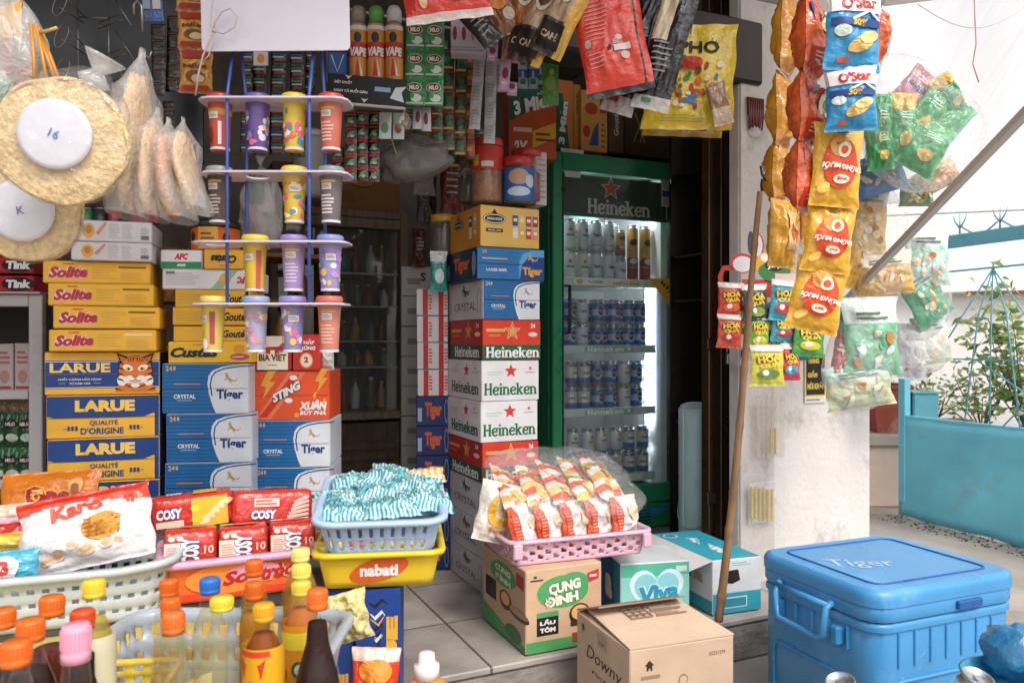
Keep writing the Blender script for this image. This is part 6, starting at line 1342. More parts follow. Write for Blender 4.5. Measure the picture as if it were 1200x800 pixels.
for k, (px, y0, y1, w_) in enumerate(((184, 28, 112, 16), (202, 18, 108, 16), (196, 118, 168, 14))):
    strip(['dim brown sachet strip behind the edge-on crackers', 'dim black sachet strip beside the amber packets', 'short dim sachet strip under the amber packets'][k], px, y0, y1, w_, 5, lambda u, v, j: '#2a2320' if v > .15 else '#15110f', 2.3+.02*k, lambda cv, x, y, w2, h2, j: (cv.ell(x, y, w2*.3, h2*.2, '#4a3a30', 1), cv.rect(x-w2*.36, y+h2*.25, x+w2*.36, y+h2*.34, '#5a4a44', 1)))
# ------------------------------------------------------------------ bags along the top edge
def at_top(name, label, px, py, Z, wpx, hpx, b, bg, roll=0, yaw=0, seed=1, **k):
    return Pouch(name, label, 'bag', wpx/FPX*Z, hpx/FPX*Z, b, bg, P(px, py, Z), 0, (k.pop('pitch', 0), radians(roll), radians(yaw)), seed=seed, **k)
p = at_top('snack_bag', 'bright red snack bag with its lower edge at the top of the picture', 515, -40, 2.15, 104, 130, .07, lambda u, v: '#cf3524' if v > .06 else '#d9c4bc', -11, 8, 70); p.front.ell(.03, -.08, .045, .03, '#d9722e', 1); p.front.ell(-.07, -.10, .012, .02, '#e0b48a', 2); p.build()
def art_gold(p): p.front.rect(-p.wd*.36, -p.h*.44, p.wd*.3, -p.h*.22, '#1f1815', 1); p.front.text('CAFÉ', -p.wd*.05, -p.h*.33, p.h*.08, '#b59a78', p.wd*.5, 2, .04); p.front.ell(-p.wd*.05, p.h*.1, p.wd*.25, p.h*.14, '#c9b8a0', 1); p.front.ell(-p.wd*.05, p.h*.1, p.wd*.2, p.h*.1, '#5a3420', 2)
for k, (px, py, rl, yw) in enumerate(((619, 6, 8, -12), (640, 12, 26, -20), (668, 4, 30, -18))):
    p = at_top('coffee_bag', ['brown coffee bag seen partly behind the gold ones', 'gold edged coffee bag with a dark base, nearer the pink sachets', 'gold edged coffee bag with a dark base, nearer the big red bag'][k], px, py, 2.4-.05*k, 46, 130, .06, (lambda u, v: '#c99b3a' if u > .72 else '#a98a70' if v > .3 else '#3a2a22') if k else (lambda u, v: '#a5622e' if v > .3 else '#7a4424'), rl, yw, 72+k, wrinkle=1.3); art_gold(p); p.build()
p = at_top('coffee_bag', 'black coffee brick with grey print tilted under the brown bag', 560, 28, 2.35, 28, 62, .04, '#1e1c1c', -42, 0, 76); p.front.lines(-.02, -.05, .02, .02, 4, '#8f8a86', 1, .3); p.front.text('TÌM', 0, .04, .02, '#a9a4a0', None, 1, .04); p.build()
p = at_top('seasoning_bag', 'orange brown patterned bag at the top between black and gold packs', 583, 4, 2.4, 40, 80, .05, '#8a5a3a', -20, 0, 77); p.front.ell(0, 0, .03, .03, '#d98a4a', 1); p.front.ell(.02, -.05, .02, .02, '#c9b8a8', 1); p.build()
p = at_top('snack_bag', 'big red bag with a black edge and fine print, tilted', 714, 30, 2.3, 80, 165, .07, lambda u, v: '#1d1a1a' if (u > .86 and u < .9) or v < .05 else '#cf3a26', -10, -6, 78, pinch=.04)
f = p.front; f.lines(-.075, -.05, -.0, .12, 14, '#e08a78', 1, .25, 4); f.lines(-.08, -.13, -.03, -.08, 4, '#e0a090', 1, .25); f.rect(.0, -.09, .05, -.072, '#d9d2ce', 2); f.ell(.03, -.105, .014, .012, '#dcb0a4', 1); f.lines(.0, -.07, .02, -.055, 3, '#e6c8c0', 2, .5); f.ell(-.075, -.055, .01, .012, '#b5a29c', 2); f.poly([(-.02, -.08), (-.012, -.065), (-.004, -.08)], '#2a2220', 2); f.ell(.02, -.052, .012, .008, '#dcb0a4', 2); p.build()
p = at_top('coffee_bag', 'black bag with white print hanging beside the big red bag', 751, 50, 2.35, 42, 170, .05, lambda u, v: '#232022' if v > .12 else '#b9b2ae', 22, -25, 80, wrinkle=1.6); p.front.lines(-.03, -.1, .03, .05, 7, '#8f8a88', 1, .3); p.front.rect(-.04, -.19, .0, -.17, '#9a3a34', 2); p.build()
p = at_top('coffee_bag', 'black and cream bag with a white base strip before the yellow bag', 783, 50, 2.3, 46, 160, .05, lambda u, v: '#bdb6b0' if v < .1 else '#c9b89a' if (u < .5 and v > .5) else '#1f1c1e', 16, -18, 81, wrinkle=1.5); p.front.lines(-.04, -.1, .03, -.0, 6, '#8f8a88', 1, .3); p.front.rect(-.03, -.185, .0, -.172, '#3f7a5a', 2); p.build()
p = at_top('noodle_bag', 'yellow noodle bag with black lettering and colourful figures', 808, 91, 2.5, 105, 122, .05, '#dfc02f', 3, -8, 82, pinch=.03, wrinkle=1.2)
f = p.front; w_, h_ = p.wd, p.h; f.text('PHO', w_*.08, h_*.27, h_*.12, '#241f14', w_*.46, 1.5, .03, .1); f.accent(w_*.08, h_*.27, w_*.46, h_*.12, .84, '#241f14', 0, 2, True); f.lines(-w_*.34, h_*.2, -w_*.22, h_*.34, 3, '#241f14', 1, .6)
rr = random.Random(5)
for k in range(60): f.ell(w_*rr.uniform(-.36, .36), h_*rr.uniform(-.3, .17), w_*rr.uniform(.015, .045), h_*rr.uniform(.015, .045), rr.choice(['#c8402e', '#d96a2e', '#3f8a5a', '#3f7ab0', '#efe0c0', '#8a4a2a', '#b5302a']), 1+k*.03, None, 9)
f.ell(0, h_*.12, w_*.12, h_*.06, '#c23a2c', 3.2); f.lines(-w_*.3, -h_*.44, w_*.2, -h_*.36, 3, '#a5934a', 1, .3); p.build()
p = at_top('noodle_bag', 'second yellow noodle bag whose base shows below the first', 802, 108, 2.58, 92, 105, .04, lambda u, v: '#d9bb33' if v > .1 else '#cdb23a', 4, -8, 83, pinch=.03); p.front.rect(.0, -p.h*.46, p.wd*.4, -p.h*.36, '#cfc4bc', 1); p.front.rect(.01, -p.h*.44, p.wd*.3, -p.h*.41, '#b5403a', 2); p.front.rect(-p.wd*.4, -p.h*.45, -p.wd*.05, -p.h*.38, '#b9c0c4', 1); p.build()
p = at_top('spice_packet', 'small clear packet of brown spice in front of the yellow noodle bag', 843, 122, 2.44, 24, 50, .02, lambda u, v: '#8a6244' if v > .4 else '#b9a08a', -14, 0, 84); p.build()
t = Thing('hanging_wire', 'thin yellow wire loop above the yellow noodle bag', 'wire'); t.part('wire').tube([P(790, 5, 2.4), P(800, 12, 2.4), P(812, 10, 2.4), P(822, -4, 2.4)], .002, M('#c9a04a', 'plastic'), 6); t.part('wire').tube([P(817, -5, 2.44), P(813, 20, 2.44), P(809, 40, 2.45)], .0018, WR, 6); t.build()
t = Thing('rubber_band_bundle', 'bundle of dark red rubber bands taped to the white pillar', 'rubber bands', on_pillar(884, 136, .012), TH); RBM = M('#6a2a2c', 'plastic')
for k in range(9): x = -.03+k*.0075; t.part('band').tube([(x, -.008+.006*(k % 2), -.055), (x*1.15, -.012, .0), (x*1.25, -.008, .065), (x*1.25+.005, .0, .07), (x*1.1+.004, .002, 0)], .0038, RBM, 6)
t.part('clear_wrap').blob((0, -.002, -.062), (.03, .014, .022), MILKY, .2, 3, 3); t.build()
# door lintel clutter: dark cloth behind the yellow bag
t = Thing('shutter_box', 'dark roller shutter housing across the top of the opening', 'shutter', S(.45, .36, 1.90), TH); t.part('housing').box((.31, 0, .14), (1.0, .16, .24), M('#38302c', 'metal'), .01); t.build()
# ------------------------------------------------------------------ strings of snack bags on the awning corner
def snack(name, label, px, py, Z, wpx, hpx, b, bg, yaw=0, roll=0, seed=1, group=None, **k):
    return Pouch(name, label, 'snack bag', wpx/FPX*Z, hpx/FPX*Z, b, bg, P(px, py, Z), 0, (k.pop('pitch', 0), radians(roll), radians(yaw)), seed=seed, group=group, **k)
def art_ostar(p):
    f, w, h = p.front, p.wd, p.h
    f.rect(-w*.46, h*.18, w*.46, h*.42, '#d9d4d2', 1); f.text("O'Star", .005, h*.3, h*.17, '#b5302e', w*.66, 2, .04, .15, .08); f.poly([(-w*.1, h*.1), (w*.2, h*.22), (w*.46, h*.12), (w*.46, h*.08), (w*.2, h*.18), (-w*.1, h*.06)], '#d9d4d2', 2)
    f.rect(-w*.46, -h*.0, w*.46, h*.1, '#24407e', 2); f.text('30%', w*.04, h*.05, h*.09, '#e0b24a', w*.3, 3, .05); f.ell(w*.08, -h*.2, w*.26, h*.09, '#d9b36a', 2, rot=.4); f.ell(w*.2, -h*.12, w*.2, h*.07, '#e6cc8a', 3, rot=.3); f.ell(-w*.28, -h*.06, w*.14, h*.07, '#cfd8c8', 2); f.rect(-w*.3, -h*.42, -w*.12, -h*.36, '#c8542e', 2)
GO = 'strings of snack bags on the awning corner'
for k, (px, py, h_, w_, rl) in enumerate(((999, 36, 96, 70, 2), (997, 116, 76, 60, -1))):
    p = snack('snack_bag', ['blue and white potato snack bag, upper of the two', 'blue and white potato snack bag, lower one above the yellow bags'][k], px, py, 1.95, w_, h_, .055, lambda u, v: '#2a8fc0' if v < .68 else '#d2cdcb', 6-14*k, rl, 90+k, GO, crimp=.06); art_ostar(p); p.build()
def art_egg(p):
    f, w, h = p.front, p.wd, p.h
    f.ell(0, .0, w*.36, h*.30, '#cf4a22', 1); f.ell(-w*.04, h*.2, w*.2, h*.12, '#e0a050', 2); f.ell(w*.05, h*.16, w*.13, h*.09, '#efe0c8', 3); f.ell(w*.05, h*.16, w*.07, h*.05, '#d9602e', 4)
    f.text('TRỨNG MUỐI', .004, -h*.06, h*.09, '#f0e6da', w*.84, 5, .05, .15, pi-.06); f.ell(0, -h*.19, w*.16, h*.055, '#efe0c8', 3); f.text('snack', 0, -h*.19, h*.05, '#cf4a22', w*.2, 4, .03, 0, pi); f.ell(-w*.3, -h*.3, w*.12, h*.06, '#efc060', 2, rot=.6); f.rect(-w*.1, h*.36, w*.12, h*.385, '#3a2a1a', 2)
for k, (px, py, h_, w_, rl, yw) in enumerate(((980, 194, 98, 62, 4, 4), (971, 279, 82, 60, 7, 2), (958, 346, 86, 64, 12, 0))):
    p = snack('snack_bag', ['yellow salted egg snack bag, highest of the three', 'yellow salted egg snack bag, middle of the three', 'yellow salted egg snack bag at the lower end of the string'][k], px, py, 2.02+.02*k, w_, h_, .055, '#e0a82c', yw, rl, 94+k, GO, crimp=.05); art_egg(p); p.build()
def art_edge(p):
    f, w, h = p.front, p.wd, p.h
    f.rect(-w*.46, -h*.44, w*.46, -h*.2, '#b52a1c', 1); f.poly([(-w*.46, h*.1), (w*.1, h*.3), (w*.1, h*.42), (-w*.46, h*.34)], '#24489c', 1.5); f.ell(w*.12, h*.05, w*.3, h*.28, '#e0d3b4', 2); f.ell(w*.16, -h*.1, w*.16, h*.08, '#a5602a', 3); f.ell(w*.05, h*.04, w*.12, h*.08, '#d9b05a', 3); f.lines(-w*.4, -h*.38, w*.3, -h*.24, 3, '#e6b8a0', 2, .4); f.star(-w*.28, h*.22, w*.07, '#5fb0a8', 3); f.text("O'Star", w*.0, h*.2, h*.09, '#c8301f', w*.5, 4, .05)
for k, (px, py, h_, w_) in enumerate(((950, 46, 96, 40), (944, 130, 84, 36), (940, 208, 84, 34))):
    p = snack('snack_bag', ['red and blue snack bag seen edge-on, uppermost in its string', 'red and blue snack bag seen edge-on, middle of its string', 'red and blue snack bag seen edge-on, lowest of its string'][k], px, py, 2.08, w_*1.75, h_, .10, lambda u, v: '#cf5a2a' if u < .75 else '#d9a83a', 58, 2, 100+k, GO, wrinkle=1.4); art_edge(p); p.build()
for k, (px, py, h_, w_) in enumerate(((922, 40, 100, 30), (916, 132, 88, 30), (912, 205, 76, 30))):
    p = snack('snack_bag', ['golden snack bag turned sideways by the pillar, uppermost', 'golden snack bag turned sideways by the pillar, second', 'golden snack bag turned sideways by the pillar, third'][k], px, py, 2.35, w_*1.6, h_, .09, lambda u, v: '#c98a24' if v > .15 else '#b5762a', 55, 3, 104+k, GO, wrinkle=1.5); p.front.ell(0, 0, p.wd*.2, p.h*.2, '#d9502a', 1); p.build()
p = snack('snack_bag', 'plump golden snack bag hanging last by the bamboo pole', 917, 274, 2.3, 44, 80, .08, '#d69c2a', 25, 3, 107, GO, wrinkle=1.4); p.front.rect(-.01, -.05, .025, .06, '#e0c088', 1); p.front.ell(.01, 0, .01, .03, '#c86a2a', 2); p.build()
p = snack('snack_bag', 'orange bag edge peeping between golden and yellow strings', 946, 258, 2.3, 22, 60, .04, '#c9862c', 30, 0, 108, GO); p.build()
for k, (px, py, w_, h_, c1) in enumerate(((1030, 40, 16, 66, '#cf6a2c'),)):
    p = snack('snack_bag', 'orange and red snack bag edge behind the upper blue bag', px, py, 2.1, 26, h_, .06, lambda u, v: '#cf5a2c' if u < .6 else '#dcae4a', 50, 0, 109, GO, wrinkle=1.5); p.build()
t = Thing('tie_string', 'black string holding the clear bag beside the blue snack bags', 'string'); t.part('cord').tube([P(1031, -5, 2.2), P(1034, 20, 2.3), P(1038, 42, 2.45), P(1036, 52, 2.47)], .0022, M('#4a4644', 'plastic'), 6); t.build()
# clear bag of green packets
Zg = 2.5
t = clear_bag('goods_bag', 'big clear bag full of green snack packets, knotted at the top', 'plastic bag', P(1072, 142, Zg), (.185, .10, .235), 21, FILM, rot=(0, radians(-24), 0)); t.build()
for k, (px, py, w_, h_, rl, lab) in enumerate(((1030, 148, 24, 66, 2, 'upright green packet first in the clear bag'), (1056, 148, 28, 68, 3, 'upright green packet with a yellow top in the clear bag'), (1086, 134, 28, 66, 38, 'green packet leaning under the pink chips packet'), (1096, 152, 40, 84, 42, 'large green packet leaning with a white label'), (1030, 172, 26, 48, -6, 'dark green packet low in the clear bag'), (1084, 172, 42, 56, 30, 'green packet at the bottom of the clear bag'), (1110, 112, 24, 44, -30, 'pale green packet at the back of the clear bag'))):
    p = snack('snack_packet', lab, px, py, Zg+.012*(k % 4)-.02, w_*1.25, h_*1.15, .085, (lambda u, v: '#2f9a58' if v < .72 else '#d9ae3a') if k in (1, 6) else (lambda u, v: '#2f9a58' if abs(u-.5) < .4 else '#5fb57a'), 0, rl, 120+k, 'green packets in the clear bag', wrinkle=1.2, flatpow=2.2)
    if k == 3: p.front.rect(-.04, -.03, .02, .0, '#d6dcd4', 1, None)
    else: p.front.ell(.0, -p.h*.22, p.wd*.2, p.h*.1, '#d9c06a', 1)
    if k != 3: p.front.lines(-p.wd*.2, p.h*.05, p.wd*.2, p.h*.2, 3, '#cfe0c4', 1, .4)
    p.build()
p = snack('snack_packet', 'pink chips packet on top of the green packets', 1072, 104, Zg+.03, 36, 50, .03, lambda u, v: '#c98a9e' if v < .8 else '#a83a4a', 0, 42, 128); p.front.text('chips', 0, 0, .03, '#4a4a6a', p.wd*.7, 1.5, .04); p.front.lines(-p.wd*.4, p.h*.16, p.wd*.4, p.h*.3, 2, '#dcb8c4', 1); p.build()
# lower bags round the strut
def filled(label, px, py, Z, r, seed, contents, m=FILM, rot=None, knot=False):
    t = clear_bag('goods_bag', label, 'plastic bag', P(px, py, Z), r, seed, m, knot, rot=rot); t.build()
    for k, (lab, x, y, w_, h_, c1, yw, rl, c2) in enumerate(contents):
        p = snack('snack_packet', lab, x, y, Z+.012*(k-1), w_*1.25, h_*1.15, .06, (lambda u, v, c1=c1, c2=c2: c1 if v < .66 else c2), yw, rl, seed*3+k, None, wrinkle=1.2); rq = random.Random(seed*7+k)
        for j in range(12): p.front.ell(p.wd*rq.uniform(-.32, .32), p.h*rq.uniform(-.36, .1), p.wd*rq.uniform(.05, .13), p.h*rq.uniform(.03, .07), rq.choice(['#d9d2b8', '#e2c890', c1, '#b5763a', c2]), 1+j*.05, None, 10, rq.uniform(0, 3))
        p.front.lines(-p.wd*.3, p.h*.2, p.wd*.3, p.h*.32, 2, '#5a6a58', 1.5, .5); p.build()
filled('clear bag of amber crisps packets behind the steel strut', 1028, 285, 2.72, (.105, .08, .24), 31, [('amber crisps packet high in the clear bag', 1018, 255, 36, 70, '#d9b46a', 0, 4, '#dcd4c4'), ('amber crisps packet low in the clear bag', 1036, 320, 56, 44, '#d9a85a', 0, -6, '#e6d8b8'), ('yellow packet at the edge of the clear bag', 1002, 290, 24, 86, '#d9ab48', 30, 6, '#d2b070')])
filled('clear wrapped blue and tan packets under the big clear bag', 1040, 208, 2.66, (.13, .07, .09), 33, [('blue packet under the big clear bag', 1028, 205, 56, 40, '#2f6fae', 0, -16, '#3a7ab8'), ('tan patterned packet poking out below the big clear bag', 1098, 208, 44, 26, '#cf9a62', 0, -28, '#dcc09a'), ('leafy green packet under the tan one', 1074, 226, 34, 28, '#7f9a6a', 0, 0, '#a9b890')])
filled('long clear bag with green vegetable snacks above the poster', 1008, 418, 2.62, (.115, .06, .19), 35, [('green and white vegetable snack packet', 1020, 394, 54, 80, '#6fae86', 0, -2, '#cfdcd2'), ('pale yellow packet low in the long clear bag', 1006, 452, 66, 46, '#bfc49a', 0, -8, '#b5cfc4'), ('crimson sliver packet in the long clear bag', 986, 410, 14, 60, '#b54a5c', 20, 12, '#a5404f'), ('deep green packet at the back of the long clear bag', 997, 400, 30, 90, '#3f9a6a', 20, 4, '#3f9a6a')], rot=(0, radians(9), 0))
filled('clear bag with a green wrapped packet beside the fence', 1082, 335, 2.95, (.10, .07, .20), 37, [('pale green crinkled packet in the outer bag', 1086, 300, 44, 60, '#a9ccbc', 0, 0, '#d4dedb'), ('bright green packet with a pointed end', 1082, 345, 42, 62, '#3f9a6a', 10, -32, '#8fc0a6')])
filled('cloudy bag of small white and green packets over the turquoise post', 1078, 405, 3.0, (.12, .06, .11), 39, [('white packet with a tiny green picture', 1068, 412, 30, 56, '#c9ccd2', 0, 4, '#d4d6da'), ('white packet with green herbs', 1092, 398, 34, 50, '#b5c4a8', 0, -10, '#d4d6da')], MILKY)
# ------------------------------------------------------------------ sweets card, poster, chopstick pack on the pillar
ZJ = 2.62
t = Thing('sweets_card', 'red hanging display card with a handle and jelly lettering', 'display card', P(893, 340, ZJ), radians(10)); p = t.part('card_panel'); RED_ = M('#c23a34', 'ink'); s_ = ZJ/FPX
q = lambda x, y: ((x-893)*s_, (340-y)*s_)
def tubebox(pts, wd, m, th=.003):
    cvv = Canvas(lambda x, y, o: (x, -o, y), p); cvv.stroke(pts, wd, m, 1); cvv.stroke(pts, wd, m, -3)
tubebox([q(870, 313), q(845, 315), q(841, 324), q(842, 345), q(848, 350)], .018, RED_); tubebox([q(868, 338), q(935, 338)], .06, RED_)
cv = Canvas(lambda x, y, o: (x, -.003-o, y), p, lambda k: t.part(k))
x, y = q(868, 309); cv.ell(x, y, .044, .034, '#c23a34', 1); cv.ell(x, y-.003, .036, .027, '#d6d2d2', 2); x, y = q(886, 288); cv.ell(x, y, .026, .044, '#c23a34', 0.5); cv.ell(x, y, .02, .038, '#d6d2d2', 1.2); cv.ell(q(878, 285)[0], q(878, 285)[1], .012, .04, '#3a3f52', 2)
x, y = q(906, 310); cv.ell(x, y, .065, .05, '#d9a02c', 1); cv.ell(q(895, 302)[0], q(895, 302)[1], .014, .014, '#efe6d8', 2); cv.ell(q(908, 318)[0], q(908, 318)[1], .06, .035, '#3f7a44', 2); x, y = q(908, 311); cv.ell(x, y, .036, .02, '#2a2420', 3); cv.text('Jelly', x, y, .024, WHITE, .055, 4, .05, .15, .12)
x, y = q(924, 325); cv.rect(x-.045, y-.014, x+.04, y+.014, '#ddb8b4', 3)
t.build()
def art_jp(p, c): 
    f, w, h = p.front, p.wd, p.h; f.outlined('HOA', 0, h*.16, h*.16, '#e8c23a', '#2a2420', w*.7, 2, .06, 0, .1, .06); f.text('QUẢ', w*.02, h*.02, h*.16, '#e8c23a', w*.6, 3, .06, 0, .1); f.ell(0, -h*.2, w*.34, h*.12, c, 1); f.ell(-w*.1, -h*.17, w*.1, h*.07, '#efe6e0', 2); f.rect(-w*.4, h*.34, w*.4, h*.39, '#e2d6c8', 1)
for k, (px, py, w_, h_, c1, c2, lab) in enumerate([(856, 352, 29, 38, '#c23a30', '#d9603a', 'red fruit sweets pack hung first on the card'), (855, 388, 28, 36, '#c9542e', '#c23a30', 'orange red sweets pack hung low under the first'), (885, 356, 28, 42, '#3a4a3e', '#8aa04a', 'dark sweets pack behind the bamboo pole'), (918, 352, 30, 44, '#3f9ab0', '#c83a34', 'turquoise and red sweets pack on the card'), (918, 384, 28, 30, '#3fa0b5', '#c84a44', 'second turquoise sweets pack lower on the card'), (889, 390, 24, 42, '#7aa83f', '#c9c83a', 'lime green sweets pack under the dark one'), (948, 396, 36, 40, '#4f9a44', '#d9c23a', 'green sweets pack with a yellow top edge'), (899, 428, 38, 44, '#c9c04a', '#6f8a3f', 'yellow green lemon sweets pack hung lowest'), (926, 424, 22, 40, '#c83a44', '#3fa0b5', 'small red sweets pack beside the poster'), (903, 376, 26, 40, '#3a4aa0', '#d9603a', 'deep blue sweets pack between the dark and turquoise ones'), (872, 372, 24, 36, '#4f9a3f', '#d9b03a', 'green sweets pack half behind the bamboo pole'), (936, 372, 26, 38, '#d9a23a', '#b5302a', 'amber sweets pack tucked behind the yellow snack bag'), (905, 402, 26, 36, '#d9683a', '#5f8a3f', 'orange sweets pack above the lemon pack'), (935, 404, 26, 34, '#2f8fa8', '#d9c23a', 'blue sweets pack just above the poster')]):
    p = snack('sweets_pack', lab, px, py, ZJ-.035-.006*(k % 4)+(.03 if k > 8 else 0), w_*1.12, h_*1.1, .026, lambda u, v, c1=c1: c1 if v < .86 else '#d9d2c8', 6, rnd.uniform(-4, 6), 140+k, 'sweets packs on the red card', crimp=.07); art_jp(p, c2); p.build()
t = Thing('poster', 'black vinegar poster with yellow lettering stuck on the pillar', 'poster', on_pillar(955, 440, .004), TH); sx_ = FPX/3.05; p = t.part('paper'); p.box((0, -.001, -.01), (.115, .002, .20), '#d9d4cc', 0); cv = Canvas(lambda x, y, o: (x, -.002-o, y), p, lambda k: t.part(k)); cv.rect(-.056, -.083, .056, .088, '#d9b84a', 1); cv.rect(-.05, -.077, .05, .086, '#1f1c1a', 2)
cv.text('TRÁNG', -.012, .062, .026, '#d9b84a', .062, 3, .05); cv.text('GIẤM', -.017, .008, .03, '#d9b84a', .052, 3, .05); cv.text('MÙI KHÓI', -.002, -.04, .03, '#d9b84a', .086, 3, .05); cv.lines(-.05, -.105, .05, -.09, 1, '#8a8480', 1); t.build()
t = Thing('wall_notice', 'tiny black and white notice on the pillar by the bamboo pole', 'notice', on_pillar(866, 414, .003) if False else P(872, 414, 2.935), TH); t.part('paper').box((0, 0, 0), (.03, .002, .03), '#2a2a30', 0); t.build()
YL = M('#c9a82c', 'plastic')
t = Thing('stick_pack', 'clear hanging pack with yellow sticks flat against the pillar', 'stick pack', on_pillar(893, 588, .02)); 
t.loc = P(893, 588, 2.955); t.rot = (0, 0, TH)
for k in range(6): x = -.05+k*.02; t.part('stick').box((x, 0, .004*(k % 2)-.01*k*.4), (.011, .008, .125), YL, .003)
f = t.part('plastic_film'); f.box((0, 0, 0), (.135, .016, .16), FILM, .006); t.build()
t = Thing('straw_pack', 'dusty clear sleeves of pale straws hanging above the yellow sticks', 'straw pack', P(903, 500, 2.96), 0, rot=(0, 0, TH))
for k in range(6): x = -.06+k*.024; f = t.part('sleeve'); f.box((x, 0, .0), (.021, .012, .24), film('#e6dfd4', .16, .15, .8, 'sleeve_film', .4), .005)
for x in (.0, .024): t.part('straw').box((x+.012*0, 0, -.055), (.008, .006, .10), YL, .002)
t.build()
# bamboo pole
t = Thing('bamboo_pole', 'long brown bamboo pole leaning on the snack strings with an iron hook', 'pole'); p = t.part('pole'); A, B = P(842, 727, 2.44), P(893, 224, 2.30); BM = M('#94714f', 'wood')
A.z = max(A.z, .02); N = 40; nodes = (.06, .22, .31, .47, .60, .74, .88)
def pr(f): return (.0138-.0055*f)*(1+.22*sum(exp(-((f-k)*130)**2) for k in nodes))
fs_ = [i/120 for i in range(121)]; p.tube([A.lerp(B, f)+Vector((.006*sin(f*5), 0, 0)) for f in fs_], [pr(f) for f in fs_], BM, 10)
q = t.part('hook'); q.tube([B, B+Vector((-.002, 0, .02)), B+Vector((.0, -.0, .035)), B+Vector((.012, 0, .03)), B+Vector((-.0, 0, .05)), B+Vector((-.004, 0, .075))], .004, M('#3a3634', 'metal'), 6); t.build()
# ------------------------------------------------------------------ low sales table at the front with baskets and bottles
TABZ = .275
t = Thing('sales_table', 'low wooden table carrying the baskets and sauce bottles', 'table', (-.86, 1.30, -.15), radians(8)); WD = M('#6d5442', 'wood')
t.part('tabletop').box((0, 0, TABZ+.15-.016), (1.02, 1.22, .03), WD, .004)
for x in (-.46, .46):
    for y in (-.55, .55): t.part('leg').box((x, y, (TABZ+.118)/2), (.05, .05, TABZ+.118), WD, .003)
t.build()
t = Thing('tablecloth', 'yellow printed oilcloth covering the low sales table', 'tablecloth', (-.86, 1.30, TABZ), radians(8))
m, tt, b = newmat('yellow_oilcloth'); b.inputs['Roughness'].default_value = .4; vary(tt, b, lin('#cdb266'), .12, 6, .2, 30, .004, stain=lin('#8a7a4a'), stain_amt=.6, stain_scale=7)
p = t.part('cloth'); p.grid(lambda u, v: ((u-.5)*1.02, (v-.5)*1.22, .0025+.0015*noise.noise(Vector((u*9, v*9, 0)))), 30, 30, m)
cv = Canvas(lambda x, y, o: (x, y, .0045+o), p); rr = random.Random(3)
for k in range(150): cv.ell(rr.uniform(-.5, .5), rr.uniform(-.6, .6), rr.uniform(.006, .014), rr.uniform(.004, .01), rr.choice(['#8a7a4a', '#b59a58', '#6d6a4a', '#d9c88a']), 1, None, 8, rr.uniform(0, 3))
t.build()
def slots(n, cols_, rows_): 
    return None
# grey white basket with the waffle biscuits
W1, D1, H1 = .46, .30, .125
cx_, cz_ = Vector((-.775, 1.75, 0)), radians(20)
u_ = Vector((cos(cz_), sin(cz_), 0)); v_ = Vector((-sin(cz_), cos(cz_), 0)); ctr = cx_-u_*W1/2+v_*D1/2; ctr.z = .300
BG = M('#b9c2c4', 'plastic')
t = Thing('plastic_basket', 'pale grey basket with square holes holding the waffle biscuits', 'basket', ctr, cz_); NB, RB_ = 96, 12
basket(t, W1, D1, H1, .05, BG, NB, RB_, lambda i, j: (i % 2 == 0) and j in (2, 5, 8), .86, .016, .0035, wave=lambda q: .014*max(0, abs(q[0])/(W1/2)-.55)*2)
t.build()
# a low crate lifts it off the table
t = Thing('plastic_tray', 'dark plastic tray under the pale grey basket', 'tray', (ctr.x, ctr.y, TABZ+.004), cz_); t.part('tray_body').box((0, 0, .0095), (W1*.8, D1*.8, .018), M('#3a3a3d', 'plastic'), .004); t.build()
def place(ox, oy, oz): return ctr+u_*ox+v_*oy+Vector((0, 0, oz))
p = Pouch('biscuit_bag', 'white and red waffle biscuit bag lying in the pale grey basket', 'biscuit bag', .285, .175, .09, lambda u, v: '#c9301f' if v > .90 else ('#d5482f' if v > .8+.06*sin(u*4) else '#d9d3d3'), P(103, 620, 1.80), 0, (radians(-24), radians(-9), radians(18)), seed=201, pinch=.03, wrinkle=1.2, flatpow=3.4)
f, w_, h_ = p.front, p.wd, p.h; f.text('Karo', -w_*.06, h_*.27, h_*.2, '#cf5a44', w_*.40, 1.5, .04, .15, .12)
f.ell(w_*.14, -h_*.03, w_*.15, h_*.17, '#c98f3c', 1, None, rot=.2)
for k in range(5): f.stroke([(w_*(.03+.055*k), -h_*.15), (w_*(.03+.055*k)+.008, h_*.09)], .003, '#9a6424', 2); f.stroke([(w_*.01, -h_*.13+k*h_*.05), (w_*.27, -h_*.11+k*h_*.05)], .003, '#9a6424', 2)
for x, y, rr_ in ((-.22, -.3, .06), (-.1, -.22, .05), (0, -.3, .07), (.14, -.26, .06), (-.3, -.34, .05), (.24, -.24, .04)): f.ell(w_*x, h_*y, w_*rr_, h_*rr_*1.1, '#d9b8a0', 1); f.ell(w_*x, h_*y, w_*rr_*.6, h_*rr_*.5, '#cfa07a', 2)
for k in range(5): a = k*2*pi/5; f.ell(w_*.36+.009*cos(a), h_*.3+.009*sin(a), .005, .005, '#c8503c', 2, None, 8)
p.build()
p = Pouch('biscuit_bag', 'orange biscuit bag with red lettering behind the waffle biscuits', 'biscuit bag', .24, .16, .06, lambda u, v: '#d97a24' if v > .45 else '#dccfc0', P(58, 588, 2.0), 0, (radians(-20), radians(-2), radians(12)), seed=203, pinch=.03); f = p.front; f.outlined('One', .005, .01, .055, '#a5242a', '#e6b05a', .11, 2, .07, 0, 0, .08); f.ell(.07, .035, .018, .022, '#e0b070', 1); f.ell(.07, .025, .01, .016, '#a55a2a', 2); p.build()
